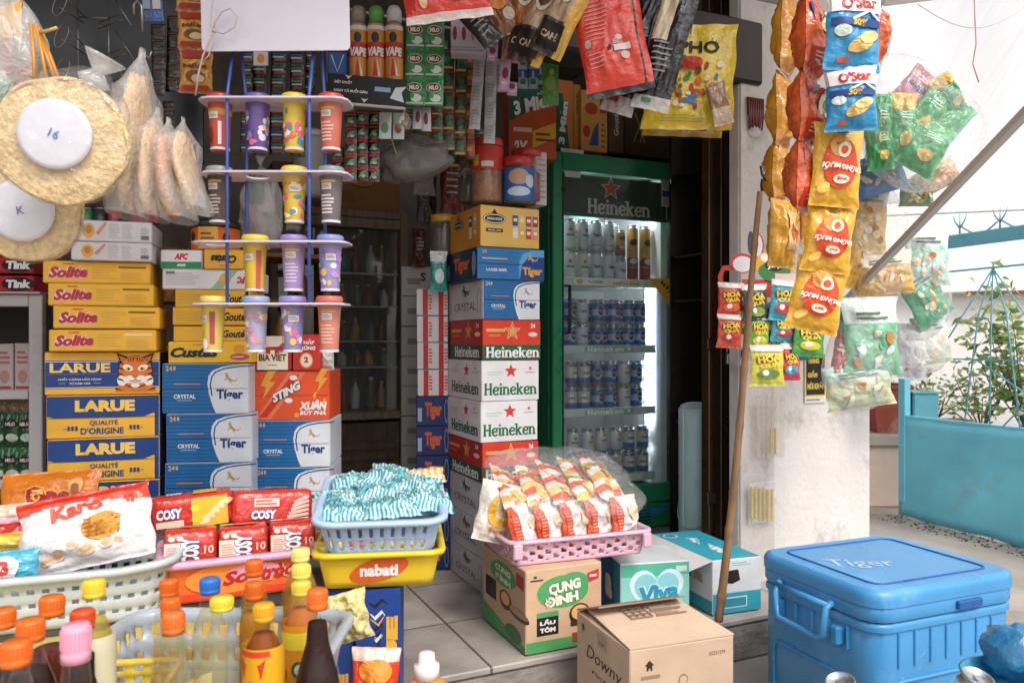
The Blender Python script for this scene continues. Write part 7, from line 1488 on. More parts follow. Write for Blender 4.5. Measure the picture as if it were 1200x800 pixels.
for k, (x, y, Z, w2, h2, c1, c2, lab) in enumerate(((12, 608, 1.85, .12, .07, '#c9a0a8', '#d9c8b0', 'pale pink packet at the edge beside the waffle biscuits'), (8, 628, 1.78, .12, .06, '#d9b438', '#b5302a', 'yellow and red packet under the pale pink one'), (12, 664, 1.68, .12, .07, '#3f9ab5', '#4fa5bc', 'sky blue packet with a red letter in the pale grey basket'))):
    p = Pouch('biscuit_packet', lab, 'biscuit packet', w2, h2, .04, lambda u, v, c1=c1, c2=c2: c1 if v < .6 else c2, P(x, y, Z), 0, (radians(-15), radians(-4), radians(14)), seed=205+k); 
    if k == 2: p.front.ell(-.005, -.002, .03, .026, '#d9d6d4', 1); p.front.text('B', -.005, -.002, .03, '#c23a3a', None, 2, .06)
    p.build()
# pink tray with red biscuit packets
A_, B_ = Vector(((183-600)/FPX*1.75, 1.75, 0)), Vector(((376-600)/FPX*1.9, 1.9, 0)); W2 = (B_-A_).length; r2 = math.atan2(B_.y-A_.y, B_.x-A_.x); D2, H2 = .27, .10
u2 = Vector((cos(r2), sin(r2), 0)); v2 = Vector((-sin(r2), cos(r2), 0)); c2_ = A_+u2*W2/2+v2*D2/2; c2_.z = .318
t = Thing('display_tray', 'orange printed tray with a pink rim full of red biscuit packets', 'tray', c2_, r2); PINK = M('#d8a0bd', 'plastic')
b1 = basket(t, W2-.03, D2-.03, H2, .03, M('#dc6a2e', 'ink'), 64, 6, lambda i, j: False, .92, .016, .003); t.parts[-1].mats[0] = PINK
fk = .95
cv = Canvas(lambda x, y, o: (x, -(D2-.03)/2*(.92+.08*(.5+y/H2))-.003-o, H2/2+y), b1, lambda k: t.part(k)); w2 = W2*.84
cv.rect(-w2/2, -H2*.44, w2/2, -H2*.3, '#d9402e', 1); cv.ell(-w2*.1, 0, w2*.3, H2*.36, '#e88a3a', 1); cv.ell(w2*.1, H2*.1, w2*.2, H2*.2, '#e79ab0', 1.5); cv.outlined('So', -w2*.04, 0, H2*.34, '#b5242a', '#efc9a0', w2*.2, 3, .05, .3, .1, .08); cv.outlined('tròo', w2*.27, H2*.05, H2*.36, '#b5242a', '#efc9a0', w2*.26, 3, .05, .3, .1, .08); cv.ell(w2*.44, H2*.2, w2*.03, H2*.08, '#d9d2cc', 2)
t.build()
t = Thing('plastic_tray', 'dark plastic tray under the orange printed tray', 'tray', (c2_.x, c2_.y, TABZ+.004), r2); t.part('tray_body').box((0, 0, .0185), (W2*.8, D2*.75, .036), M('#3a3a3d', 'plastic'), .004); t.build()
def pack(label, px, py, Z, w, h, d, rot, art, col='#c23528', seed=1, name='biscuit_packet'):
    """flow-wrapped block: rounded box with crimped ends"""
    t = Thing(name, label, 'biscuit packet', P(px, py, Z), 0, 'red biscuit packets', rot=rot); p = t.part('wrapper')
    def fn(u, v):
        a = 2*pi*u; z = (v-.5)*2; e = min(1, (1-abs(z))*9) if abs(z) < 1 else 0; k = .12+.88*e**.5
        ca, sa = cos(a), sin(a); q = (abs(ca)**5+abs(sa)**5)**(-1/5)
        n_ = 1+.035*noise.noise(Vector((ca*2+seed, sa*2, z*4)))+.03*sin(a*9+seed)*(1-e)
        return (z*w/2, ca*q*d/2*k*n_, sa*q*h/2*(k*.6+.4)*n_)
    p.grid(fn, 36, 26, M(col, 'foil'), True, None, True)
    fc = Canvas(lambda x, y, o: (x, -d/2*1.035-o, y), p, lambda k: t.part(k)); tp = Canvas(lambda x, y, o: (x, y, h/2*1.035+o), p, lambda k: t.part(k))
    art(fc, tp, w, h, d); return t.build()
def a_cosy_flat(fc, tp, w, h, d):
    fc.outlined('COSY', -w*.26, h*.05, h*.3, WHITE, '#2a3f8a', w*.3, 2, .05, .12, 0, .06); fc.rect(-w*.42, -h*.34, -w*.1, -h*.16, '#e0c8b4', 2)
    fc.rect(0, -h*.42, w*.42, h*.42, '#d9b43a', 1)
    for k in range(5): fc.ell(w*(.16+.06*k), -h*.25+k*h*.12, w*.09, h*.09, '#ead8a0', 2+.1*k, None, rot=.3); fc.ell(w*(.22+.06*k), -h*.22+k*h*.12, w*.022, h*.06, '#d0b070', 3+.1*k)
    fc.ell(w*.04, h*.14, w*.05, h*.1, '#e8d23a', 2); fc.ell(w*.06, -h*.2, w*.07, h*.1, '#c9c03a', 2)
    tp.text('COSY', -w*.2, 0, d*.3, WHITE, w*.2, 2, .05, .1); tp.rect(w*.02, -d*.3, w*.3, d*.3, '#d9a23a', 1)
def a_cosy_red(fc, tp, w, h, d):
    fc.outlined('COSY', -w*.12, -h*.16, h*.24, WHITE, '#2a3f8a', w*.3, 2, .05, .12, 0, .06); fc.rect(-w*.24, h*.05, w*.06, h*.28, '#e6c4b8', 2); fc.lines(-w*.22, h*.08, w*.04, h*.26, 2, '#c8604f', 3)
    for k in range(6): fc.stroke([(w*(.14+.02*k), -h*.36+k*h*.1), (w*(.42), -h*.3+k*h*.12)], .008, '#e6bcae', 2+.1*k)
    tp.text('COSY', -w*.12, 0, d*.25, WHITE, w*.24, 2, .05, .1)
def a_cosy_up(fc, tp, w, h, d):
    fc.outlined('COSY', 0, w*0, w*.34, WHITE, '#2a3f8a', h*.62, 2, .05, .12, pi/2, .05)
    fc.rect(-w*.46, -h*.38, -w*.12, h*.2, '#e2cfbf', 1); fc.lines(-w*.42, -h*.3, -w*.16, h*.12, 7, '#c98a7a', 2, .4); fc.ell(-w*.33, h*.3, w*.06, h*.06, '#e6d6c8', 2); fc.ell(-w*.18, h*.3, w*.06, h*.06, '#e6d6c8', 2); fc.text('10', w*.34, h*.0, h*.2, '#e8c8b8', None, 2, .02); tp.ell(0, 0, w*.3, d*.2, '#d86a5a', 1); tp.rect(-w*.45, -d*.1, -w*.2, d*.1, '#e2cfbf', 1)
pack('yellow and red biscuit packet lying at the back of the printed tray', 226, 597, 2.02, .205, .088, .08, (0, radians(-4), radians(20)), a_cosy_flat, seed=2)
pack('red biscuit packet with pink sticks lying beside the yellow one', 318, 594, 2.08, .215, .095, .09, (radians(-8), radians(3), radians(26)), a_cosy_red, seed=3)
for k, (px, py, Z, w) in enumerate(((224, 641, 1.90, .125), (285, 637, 1.95, .122), (342, 631, 2.0, .118))):
    pack(['upright red biscuit packet nearest the waffle biscuits', 'upright red biscuit packet in the middle of the tray', 'upright red biscuit packet nearest the pale blue basket'][k], px, py, Z, w, .098, .10, (radians(-6), 0, r2+radians(-4)), a_cosy_up, seed=5+k)
# pale blue basket of striped sweets on the yellow tub
cz3 = radians(8); u3 = Vector((cos(cz3), sin(cz3), 0)); v3 = Vector((-sin(cz3), cos(cz3), 0))
A3 = Vector(((371-600)/FPX*1.75, 1.75, 0)); W3, D3, H3 = .285, .37, .088
c3 = A3+u3*W3/2+v3*D3/2; c3.z = .455
t = Thing('plastic_basket', 'pale blue slotted basket of striped sweets on the yellow tub', 'basket', c3, 0, rot=(radians(7), 0, cz3)); LB = M('#a9bfdc', 'plastic')
basket(t, W3, D3, H3, .045, LB, 144, 14, lambda i, j: (i % 3 == 0) and j in (2, 3, 4, 5, 7, 8, 9, 10) and not (14 <= i <= 24 or 112 <= i <= 124), .88, .014, .003); t.build()
CY, CW_ = '#3a97a5', '#bccfd2'
def sw_bg(k):
    def f(u, v):
        if .34 < v < .68: return ['#2a7f8c', '#348f9a', '#5fa8ae', '#a9c6c6', '#2f6f7c', '#8a7a58'][int(noise.noise(Vector((u*7+k*3, v*9, k)))*9+20) % 6]
        return CY if int(u*26) % 2 else CW_
    return f
SWL = ['at the back against the high rim', 'beside the striped cartons', 'over the near corner', 'in the middle of the pile', 'topmost in the pile', 'near the far corner', 'reaching over the front rim', 'leaning on the tan cracker bag', 'hanging off the far end']
for k, (ox, oy, oz, yw, rl) in enumerate(((-.07, .12, .09, 5, 0), (-.10, .02, .08, 30, -5), (-.08, -.09, .085, -10, 4), (0, .0, .10, 15, 0), (.02, .07, .12, -15, 5), (.08, .1, .10, 20, 0), (.03, -.10, .095, 6, -3), (.08, .0, .115, -8, 4), (.11, -.07, .10, 24, 8))):
    q = c3+u3*ox+v3*oy; q.z += oz-.03+.12*(oy+.18)
    p = Pouch('sweets_bag', 'striped turquoise sweets bag '+SWL[k]+' of the blue basket' if k < 3 or k == 5 else 'striped turquoise sweets bag '+SWL[k], 'sweets bag', .135, .085, .055, sw_bg(k), q, 0, (radians(-66), radians(rl), radians(yw)), seed=220+k, nx=52, ny=26, group='striped sweets bags in the blue basket', wrinkle=2.0); p.build()
p = Pouch('sweets_bag', 'tan cracker bag on top of the striped sweets', 'sweets bag', .15, .06, .03, lambda u, v: '#c9a06a' if (int(u*16)) % 2 else '#dcc49a', c3+u3*.09+v3*.07+Vector((0, 0, .118)), 0, (radians(-62), radians(-4), radians(12)), seed=228, nx=32, ny=14); p.build()
# yellow tub
t = Thing('plastic_tub', 'yellow printed tub with an orange oval carrying the pale blue basket', 'tub', (c3.x, c3.y-.02, .356), cz3); W4, D4, H4 = .285, .30, .085; YT = M('#e0bd2c', 'plastic')
b1 = basket(t, W4, D4, H4, .025, YT, 56, 5, lambda i, j: False, .88, .012, .003)
cv = Canvas(lambda x, y, o: (x, -D4/2*(.88+.12*(.5+y/H4))-.0025-o, H4/2+y), b1, lambda k: t.part(k)); cv.ell(0, .0, .07, .028, '#d9602a', 1, 'emblem', 26, .25); cv.text('nabati', 0, -.001, .03, WHITE, .088, 2, .05)
t.build()
for k in range(4):
    p = Pouch('wafer_packet', ['yellow wafer packet at the near corner of the yellow tub', 'red wafer packet in the yellow tub', 'green yellow wafer packet in the yellow tub', 'yellow wafer packet at the far corner of the yellow tub'][k], 'wafer packet', .09, .04, .03, ['#e0c23a', '#c9502a', '#c9b83a', '#e6c83a'][k], (c3.x-.1+.066*k, c3.y-.125, .438), 0, (radians(-60), 0, radians(6*k)), seed=230+k); p.build()
# blue and gold cartons below the tub
def art_zebra(c):
    f, w, h = c.front, c.wd, c.h; f.rect(-w/2+.002, -h/2+.002, w/2-.002, h/2-.002, '#1f3f86', 1)
    for k in range(9): yy = h*(.44-.055*k); f.stroke([(-w*.22+.01*k*.6, yy), (-w*.06, yy-.012), (w*.1, yy+.004), (w*.22-.006*k, yy-.006)], [.002, .009, .008, .002], '#d6d4d2' if k % 2 else '#22201f', 2+.1*k, 'emblem')
    f.stroke([(-w*.2, h*.1), (-w*.05, h*.0), (-w*.12, -h*.15), (w*.0, -h*.25)], [.03, .035, .03, .02], '#d6d4d2', 1.5, 'emblem')
    f.text('LARUE', w*.32, h*.06, w*.26, '#d9a43a', h*.62, 3, .08, 0, pi/2)
    for k in range(6): f.stroke([(-w*.16+.004*k, h*(.36-.05*k)), (w*.02, h*(.33-.05*k)), (w*.14-.004*k, h*(.37-.05*k))], [.002, .006, .002], '#d9a43a' if k % 3 == 0 else '#22201f', 3.5, 'emblem')
c = Carton('blue beer carton with a striped animal and gold lettering under the yellow tub', 416, 469, 690, 900, 1.80, 6, None, .24, 'carton', name='beer_carton', col='#24427f', zb=-.148, group='blue cartons under the tub'); art_zebra(c); c.build()
c = Carton('blue beer carton with gold crest beside the striped animal carton', 383, 415, 690, 900, 1.82, 6, None, .24, 'carton', name='beer_carton', col='#24427f', zb=-.148, group='blue cartons under the tub'); f, w, h = c.front, c.wd, c.h
for k in range(5): f.stroke([(-w*.3, h*(.42-.03*k)), (0, h*(.4-.03*k)), (w*.3, h*(.43-.03*k))], .006, '#c9b490' if k % 2 else '#1f2440', 1, 'emblem')
f.text('LARUE', w*.1, -h*.16, w*.4, '#d9a43a', h*.5, 2, .08, 0, pi/2); c.build()
p = Pouch('noodle_packet', 'clear packet of pale curly noodles beside the blue cartons', 'noodle packet', .085, .10, .05, '#d9c88a', P(408, 722, 1.55), 0, (0, radians(-12), radians(10)), seed=240, kind='food', wrinkle=2.5); p.build()
p = Pouch('snack_bag', 'orange red snack bag standing in front of the blue cartons', 'snack bag', .095, .17, .05, lambda u, v: '#cf3f22' if v < .85 else '#e0b8a8', P(438, 812, 1.48), 0, (radians(-8), radians(4), radians(6)), seed=242); f = p.front; f.ell(0, .045, .034, .022, '#e0892e', 1); f.text('LỘC', .01, .012, .016, WHITE, .05, 2, .05, .2); f.text('LỘC VÀNG', .002, -.008, .012, WHITE, .07, 2, .04); f.rect(-.035, -.05, .035, -.018, '#d9602a', 1); p.build()
# orange bottle with white cap on its own stand
t = Thing('detergent_bottle', 'orange bottle with a white screw cap at the bottom edge', 'bottle', (P(500, 0, 1.45).x, 1.45, .05)); zc = zat(764, 1.45)-.05
t.part('bottle_body').lathe([(.045, 0), (.05, .01), (.05, zc-.09), (.042, zc-.065), (.026, zc-.05), (.02, zc-.046)], M('#d98420', 'plastic'), 26); t.part('cap').lathe([(.024, zc-.046), (.024, zc-.022), (.016, zc-.02), (.015, zc-.002), (.012, zc), (0, zc)], M('#d9d6d2', 'plastic'), 22); t.build()
t = Thing('side_stool', 'small wooden stool under the orange bottle', 'stool', (P(478, 0, 1.47).x, 1.47, -.15)); t.part('seat').box((0, 0, .185), (.26, .24, .03), WD, .004)
for x in (-.1, .1):
    for y in (-.09, .09): t.part('leg').box((x, y, .085), (.03, .03, .17), WD, .002)
t.build()
# ------------------------------------------------------------------ sauce bottles
def bottle(label, px, ycap, Z, r, h, cap, liquid, level=.78, shape='sauce', capr=.015, caph=.026, lab=None, wall=None, fill=True, group=None, zb=None, tint='#f4f6ee', deco=None):
    zc = zat(ycap, Z); z0 = zc-h if zb is None else zb; h = zc-z0
    t = Thing('sauce_bottle' if shape != 'oil' else 'oil_bottle', label, 'bottle', (P(px, 0, Z).x, Z, z0), rnd.uniform(-.4, .4), group)
    nr = capr*.86
    if shape == 'sauce': prof = [(r*.9, 0), (r, .006), (r, h*.50), (r*.93, h*.57), (r*.62, h*.68), (nr*1.15, h*.79), (nr, h*.86), (nr, h-caph*.6)]
    elif shape == 'slim': prof = [(r*.9, 0), (r, .006), (r, h*.62), (r*.9, h*.70), (nr*1.3, h*.80), (nr, h*.86), (nr, h-caph*.6)]
    elif shape == 'oil': prof = [(r*.92, 0), (r, .008), (r*.97, h*.2), (r, h*.3), (r*.96, h*.5), (r, h*.6), (r*.82, h*.72), (nr*1.4, h*.83), (nr, h*.87), (nr, h-caph*.6)]
    elif shape == 'long': prof = [(r*.9, 0), (r, .006), (r, h*.32), (r*.93, h*.42), (r*.72, h*.54), (r*.48, h*.66), (nr*1.25, h*.76), (nr, h*.86), (nr, h-caph*.6)]
    else: prof = [(r*.9, 0), (r, .006), (r, h*.45), (r*.96, h*.55), (r*.78, h*.65), (r*.55, h*.74), (nr*1.1, h*.84), (nr, h*.88), (nr, h-caph*.6)]
    t.part('bottle_body').lathe(prof, film(tint, .012, .03, .55, 'bottle_'+tint[1:], .1), 28)
    if fill:
        lp = [(a*.9, b+.003) for a, b in prof if b < h*level]; last = lp[-1]
        ra = next((prof[i][0]+(prof[i+1][0]-prof[i][0])*(h*level-prof[i][1])/max(1e-6, prof[i+1][1]-prof[i][1]) for i in range(len(prof)-1) if prof[i][1] <= h*level <= prof[i+1][1]), last[0])
        lp += [(ra*.9, h*level), (0, h*level)]; t.part('liquid').lathe(lp, liquid, 28)
    c = t.part('cap'); cp = M(cap, 'plastic'); c.lathe([(capr*1.02, h-caph), (capr*1.04, h-caph*.75), (capr*.98, h-caph*.7), (capr, h-caph*.66), (capr*.97, h-.002), (capr*.9, h), (0, h)], cp, 24)
    for k in range(24): a = 2*pi*k/24; c.box((capr*1.0*cos(a), capr*1.0*sin(a), h-caph*.38), (.0016, .0016, caph*.5), cp)
    if lab:
        y0, y1, col = lab; g = t.part('bottle_label'); g.grid(lambda u, v: ((r+.001)*sin((u-.5)*4.4), -(r+.001)*cos((u-.5)*4.4), h*(y0+(y1-y0)*v)), 26, 3, M(col, 'ink'))
        if deco: cv = Canvas(lambda x, y, o: ((r+.0014+o)*sin(x/r), -(r+.0014+o)*cos(x/r), h*(y0+y1)/2+y), g, lambda k: g.sub(k), cell=.01); deco(cv, r, h*(y1-y0))
    return t.build()
def liq(hx, body=.55, tint=.8): return film(hx, body, .06, .0, 'liquid_'+hx[1:], 0, tint)
SOY, FISH, OIL, CLR = liq('#2a0b05', .8, .95), liq('#6a1d08', .5, .95), liq('#dba51e', .30, .75), liq('#f0e4bc', .04, .35)
OC = '#d9671f'
GB = 'sauce bottles at the corner of the table'
bz = TABZ+.006
bottle('dark sauce bottle with an orange cap cut by the picture edge', 4, 713, 1.08, .034, .28, OC, SOY, .8, zb=bz, group=GB)
bottle('dark sauce bottle with an orange cap behind two others', 61, 698, 1.14, .032, .29, OC, FISH, .72, 'slim', .0165, .028, zb=bz, group=GB)
bottle('dark sauce bottle with an orange cap, middle of the group', 36, 725, 1.02, .032, .28, OC, SOY, .76, 'slim', .0165, .028, zb=bz, group=GB)
bottle('black sauce bottle with an orange cap closest to the bottom corner', 19, 751, .93, .033, .27, OC, SOY, .72, 'slim', .0165, .028, zb=bz, group=GB)
bottle('dark sauce bottle with a red orange cap behind the pink one', 97, 714, 1.06, .034, .27, '#c94a22', SOY, .78, 'long', zb=bz, group=GB)
bottle('dark sauce bottle with a tall pink cap', 89, 731, .95, .034, .27, '#d998ae', FISH, .74, 'long', .0165, .045, zb=bz, group=GB)
bottle('pale oil bottle with a yellow cap and a light label', 110, 679, 1.17, .030, .30, '#dcc03a', liq('#e6cf6a', .2), .8, 'slim', .0155, .026, (.2, .72, '#dcd3b0'), zb=bz, group=GB, deco=lambda cv, r, h: (cv.rect(-.03, -h*.1, .03, h*.05, '#d9c23a', 1), cv.stroke([(-.02, -h*.4), (.0, -h*.28), (.02, -h*.34)], .004, '#c8502a', 1), cv.stroke([(-.02, -h*.3), (.0, -h*.2), (.02, -h*.25)], .004, '#c8502a', 1)))
# perforated yellow tray edge beside the bottles
t = Thing('plastic_basket', 'low yellow perforated basket edge between the two bottle groups', 'basket', (P(148, 0, 1.22).x-.03, 1.22, TABZ+.006), radians(8)); basket(t, .13, .34, .075, .02, M('#cdb03c', 'plastic'), 60, 8, lambda i, j: i % 2 == 0 and j in (2, 4, 6), .95, .006, .003); t.build()
# grey bottle basket
CG = Vector(((160-600)/FPX*1.55, 1.55, 0)); DG = Vector(((398-600)/FPX*1.52, 1.52, 0)); WG = (DG-CG).length; LG = .52
t = Thing('plastic_basket', 'grey blue basket packed with oil and sauce bottles', 'basket', ((CG.x+DG.x)/2+.015, 1.53-LG/2, TABZ+.006), radians(-1)); basket(t, WG, LG, .115, .045, M('#a3abb3', 'plastic'), 104, 10, lambda i, j: i % 2 == 0 and j in (2, 3, 6, 7), .9, .014, .0035); t.build()
GG = 'bottles in the grey blue basket'; bz2 = TABZ+.015
bottle('clear vinegar bottle with an orange cap at the back of its row', 198, 679, 1.40, .028, .25, OC, CLR, .7, 'slim', .0155, .03, zb=bz2, group=GG)
bottle('clear vinegar bottle with an orange cap in the middle of its row', 200, 701, 1.30, .029, .25, OC, CLR, .7, 'slim', .0155, .03, zb=bz2, group=GG)
bottle('clear vinegar bottle with an orange cap at the front of its row', 203, 717, 1.19, .031, .25, '#db7030', CLR, .7, 'sauce', .0165, .032, zb=bz2, group=GG, lab=(.2, .54, '#c9a060'), deco=lambda cv, r, h: (cv.rect(-.04, h*.3, .04, h*.42, '#b5522e', 1), cv.text('GIẤM', 0, .0, h*.3, '#8a2f22', .04, 2, .05)))
bottle('clear bottle with a blue cap behind the yellow and white capped one', 246, 677, 1.36, .033, .26, '#2f6fc0', liq('#efe2a0', .05, .4), .75, 'round', .017, .026, zb=bz2, group=GG)
bottle('big clear bottle with a yellow and white cap', 260, 699, 1.22, .040, .26, '#dcc63c', liq('#efe8c8', .04, .3), .66, 'round', .0172, .02, zb=bz2, group=GG, lab=(.1, .44, '#e6dcae'), deco=lambda cv, r, h: (cv.rect(-.06, h*.34, .06, h*.44, '#d9b83a', 1), cv.lines(-.02, -h*.2, .02, h*.3, 3, '#9a8a5a', 1)))
bottle('clear oil bottle with an orange cap behind the yellow cap sauce', 298, 656, 1.47, .026, .25, OC, OIL, .74, 'slim', .0155, .03, zb=bz2, group=GG)
bottle('clear oil bottle with an orange cap just in front of its twin', 298, 682, 1.38, .028, .25, OC, OIL, .74, 'slim', .0155, .03, zb=bz2, group=GG)
def a_mag(cv, r, h): cv.poly([(-.022, h*.4), (-.016, h*.2), (0, h*.14), (.016, h*.2), (.022, h*.4), (.012, h*.34), (-.012, h*.34)], '#c8401f', 1); cv.text('DẦU', -.002, -h*.06, h*.22, WHITE, .042, 2, .07); cv.text('HÀO', -.002, -h*.36, h*.22, WHITE, .042, 2, .07); cv.ell(.02, -h*.04, .007, .012, '#3f8ab0', 3); cv.rect(-.028, h*.42, .028, h*.48, '#d9402a', 1)
bottle('yellow oyster sauce bottle with an amber cap and orange label', 309, 707, 1.20, .031, .26, '#d9a024', liq('#8a4a1c', .8), .8, 'slim', .0155, .026, (.12, .74, '#e0a21f'), zb=bz2, group=GG, tint='#e6c04a', deco=a_mag)
def a_so(cv, r, h): cv.rect(-.03, h*.22, .03, h*.42, '#e6c93a', 1); cv.text('SỐT', .0, -h*.3, h*.2, WHITE, .044, 2, .07, 0, .5); cv.ell(.006, -.0, .012, .014, '#3a5a3f', 2); cv.ell(.006, 0, .007, .009, '#d9d2c0', 3); cv.ell(-.024, -.01, .01, .012, '#b5302a', 2)
bottle('tall oil bottle with a pale yellow cap at the back by the pink rim', 352, 642, 1.46, .036, .28, '#dcd07a', OIL, .8, 'oil', .0165, .024, zb=bz2, group=GG)
bottle('tall oil bottle with a yellow cap in the middle of three oils', 353, 661, 1.40, .030, .27, '#e0cf5a', OIL, .8, 'slim', .0165, .024, zb=bz2, group=GG)
bottle('chilli oil bottle with an ochre cap and a bright yellow label', 353, 681, 1.31, .032, .27, '#d9c24a', liq('#c9742a', .6), .8, 'slim', .0155, .022, (.1, .72, '#e08f22'), zb=bz2, group=GG, deco=a_so)
bottle('dark soy sauce bottle with an orange cap at the front of the basket', 372, 690, 1.20, .040, .29, '#dd6a24', SOY, .80, 'long', .0155, .030, zb=bz2, group=GG)
# ------------------------------------------------------------------ pink lattice basket of noodle packs on cartons
c = Carton('brown noodle carton with green printing under the pink basket', 616, 705, 669, 768, 2.27, 24, 566, cat='carton', name='noodle_carton', col='#c9a888', zb=.002)
def art_cd(f, w, h, side):
    if not side:
        f.ell(-w*.02, h*.2, w*.34, h*.2, '#4f9a62', 1, 'emblem'); f.ell(w*.12, h*.28, w*.2, h*.14, '#4f9a62', 1.2, 'emblem'); f.ell(-w*.02, h*.2, w*.35, h*.21, '#d9b04a', .6, 'emblem')
        f.outlined('CUNG', -w*.0, h*.26, h*.13, '#e6dcc8', '#2f5a3c', w*.42, 2, .06, 0, .12, .06); f.outlined('ĐÌNH', -w*.04, h*.12, h*.15, '#e6dcc8', '#2f5a3c', w*.44, 2, .06, 0, .12, .06)
        f.poly([(w*.3, h*.26), (w*.46, h*.3), (w*.46, h*.42), (w*.3, h*.38)], '#b5403a', 1); f.rect(w*.33, h*.33, w*.43, h*.36, '#e0c0b0', 2)
        f.rect(-w*.36, -h*.3, -w*.08, -h*.04, '#26221f', 1); f.rect(-w*.36, -h*.08, -w*.08, -h*.02, '#4f9a62', 2); f.text('LẨU', -w*.22, -h*.14, h*.07, WHITE, w*.2, 2, .05); f.text('TÔM', -w*.22, -h*.23, h*.07, WHITE, w*.2, 2, .05)
        f.ell(w*.2, -h*.1, w*.14, h*.13, '#3a2a20', 1); f.ell(w*.2, -h*.08, w*.11, h*.09, '#d9a86a', 2); f.rect(w*.08, -h*.24, w*.34, -h*.18, '#3a2a20', 2)
        f.rect(-w/2+.002, -h/2+.002, w/2-.002, -h*.36, '#4f9a5a', 1); f.rect(w*.1, -h*.44, w*.4, -h*.32, '#8a4a34', 2)
        f.rect(-w*.44, h*.36, -w*.28, h*.38, '#4a4038', 1); f.ell(-w*.38, h*.41, .006, .004, '#4a4038', 1)
    else:
        f.ell(0, h*.28, w*.3, h*.15, '#4f9a62', 1, 'emblem'); f.text('CUNG', 0, h*.33, h*.08, '#e6dcc8', w*.36, 2, .05, 0, -.05); f.text('ĐÌNH', 0, h*.22, h*.09, '#e6dcc8', w*.36, 2, .05, 0, -.05); f.poly([(w*.3, h*.26), (w*.46, h*.24), (w*.46, h*.4), (w*.3, h*.42)], '#b5403a', 1)
        f.rect(-w*.42, -h*.12, -w*.16, h*.14, '#26221f', 1); f.ell(w*.06, -.02*h, w*.14, h*.12, '#5a4030', 1); f.ell(w*.06, 0, w*.1, h*.08, '#d9a86a', 2); f.ell(w*.36, -h*.08, w*.22, h*.07, '#5a4a40', 1); f.ell(w*.36, -h*.06, w*.2, h*.045, '#b59a80', 2); f.ell(w*.24, -h*.36, w*.18, h*.1, '#3f7a4a', 1.5); f.poly([(-w/2+.002, -h/2+.002), (w/2-.002, -h/2+.002), (w/2-.002, -h*.42), (0, -h*.34), (-w/2+.002, -h*.22)], '#4f9a5a', 1)
art_cd(c.front, c.wd, c.h, 0); art_cd(c.left, c.d, c.h, 1)
c.top.rect(-c.wd*.46, -.02, c.wd*.46, .02, '#b3906e', 1); c.build(); CDTOP = c.h+.002
c = Carton('mint green and white milk carton with heart lettering', 727, 808, 660, 735, 2.50, 12, 704, cat='carton', name='milk_carton', col='#d5d9da', zb=.002); f, w, h = c.front, c.wd, c.h
f.rect(-w/2+.002, -h/2+.002, w/2-.002, h/2-.004, '#8fd0c4', 1); f.rect(-w/2+.002, h*.28, w/2-.002, h/2-.004, '#58b89a', 1.5); f.rect(-w/2+.002, -h/2+.002, w/2-.002, -h*.25, '#a9d8d6', 1.6)
def heart(s): return [(s*16*sin(a)**3/16, s*(13*cos(a)-5*cos(2*a)-2*cos(3*a)-cos(4*a))/16) for a in [2*pi*i/40 for i in range(40)]]
f.poly([(x+w*.02, y+h*.04) for x, y in heart(h*.46)], '#d9ecee', 2, 'emblem'); f.poly([(x+w*.02, y+h*.04) for x, y in heart(h*.38)], '#8fd0d6', 3, 'emblem'); f.outlined('Viva', w*.05, 0, h*.3, '#2f9ab8', '#d9ecee', w*.56, 4, .05, .2, .12, .06); f.rect(w*.3, h*.33, w*.46, h*.42, '#c9e0d8', 2)
g, d, = c.left, c.d; g.rect(-d/2+.002, -h/2+.002, d/2-.002, h/2-.002, '#1f5f96', 1); g.rect(d*.2, -h*.5+.002, d/2-.002, h*.5-.002, '#2f8aa8', 2); g.outlined('a', -d*.05, 0, h*.4, WHITE, '#123f6a', None, 3, .06); c.build()
# teal topped water carton with open flap
c = Carton('teal and white water carton with a torn hole and open flap', 835, 892, 657, 735, 2.60, 20, 765, cat='carton', name='water_carton', col='#d0d3d5', zb=.002)
f, w, h = c.front, c.wd, c.h
tp = c.top; tp.rect(-w/2+.003, -c.d/2+.003, w/2-.003, c.d/2-.003, '#2f9aae', 1); tp.text('AQUAFINA', w*.0, -c.d*.05, w*.24, WHITE, c.d*.62, 2, .05, .15, pi+.9*0+pi/2*1+pi/2*0); tp.ell(-w*.28, c.d*.36, w*.14, c.d*.07, '#e0ecee', 2); tp.ell(-w*.28, c.d*.36, w*.11, c.d*.055, '#2f7aa8', 3)
f.rect(-w/2+.002, -h/2+.002, w/2-.002, -h*.12, '#2f9aae', 1); f.rect(-w*.3, -h*.4, w*.2, -h*.2, '#d5dadb', 2); f.rect(-w*.28, -h*.38, w*.18, -h*.22, '#2f8a9e', 3); f.poly([(-w*.3, h*.08), (-w*.28, h*.28), (w*.02, h*.3), (w*.06, h*.1), (-w*.1, h*.04)], '#2a201a', 1); f.lines(-w*.1, h*.36, w*.3, h*.44, 2, '#8fb5bc', 1)
g = c.left; d = c.d; g.rect(-d/2+.002, -h/2+.002, d/2-.002, -h*.25, '#2f9aae', 1); g.ell(d*.1, h*.12, d*.08, h*.13, '#2f7aa8', 2, 'emblem'); g.ell(d*.1, h*.12, d*.055, h*.09, '#d9e2e6', 3, 'emblem'); g.poly([(d*.2, h*.02), (d*.36, h*.0), (d*.34, h*.16), (d*.24, h*.2)], '#b9a08a', 1)
fl = c.t.part('open_flap'); fl.add([(-w/2, -c.d/2, h), (-w/2, c.d/2, h), (-w/2-.13, c.d/2-.02, h-.055), (-w/2-.13, -c.d/2+.03, h-.05)], [(0, 1, 2, 3)], M('#d5d2d0', 'card')); fl.mods.append(('SOLIDIFY', dict(thickness=.003)))
c.build()
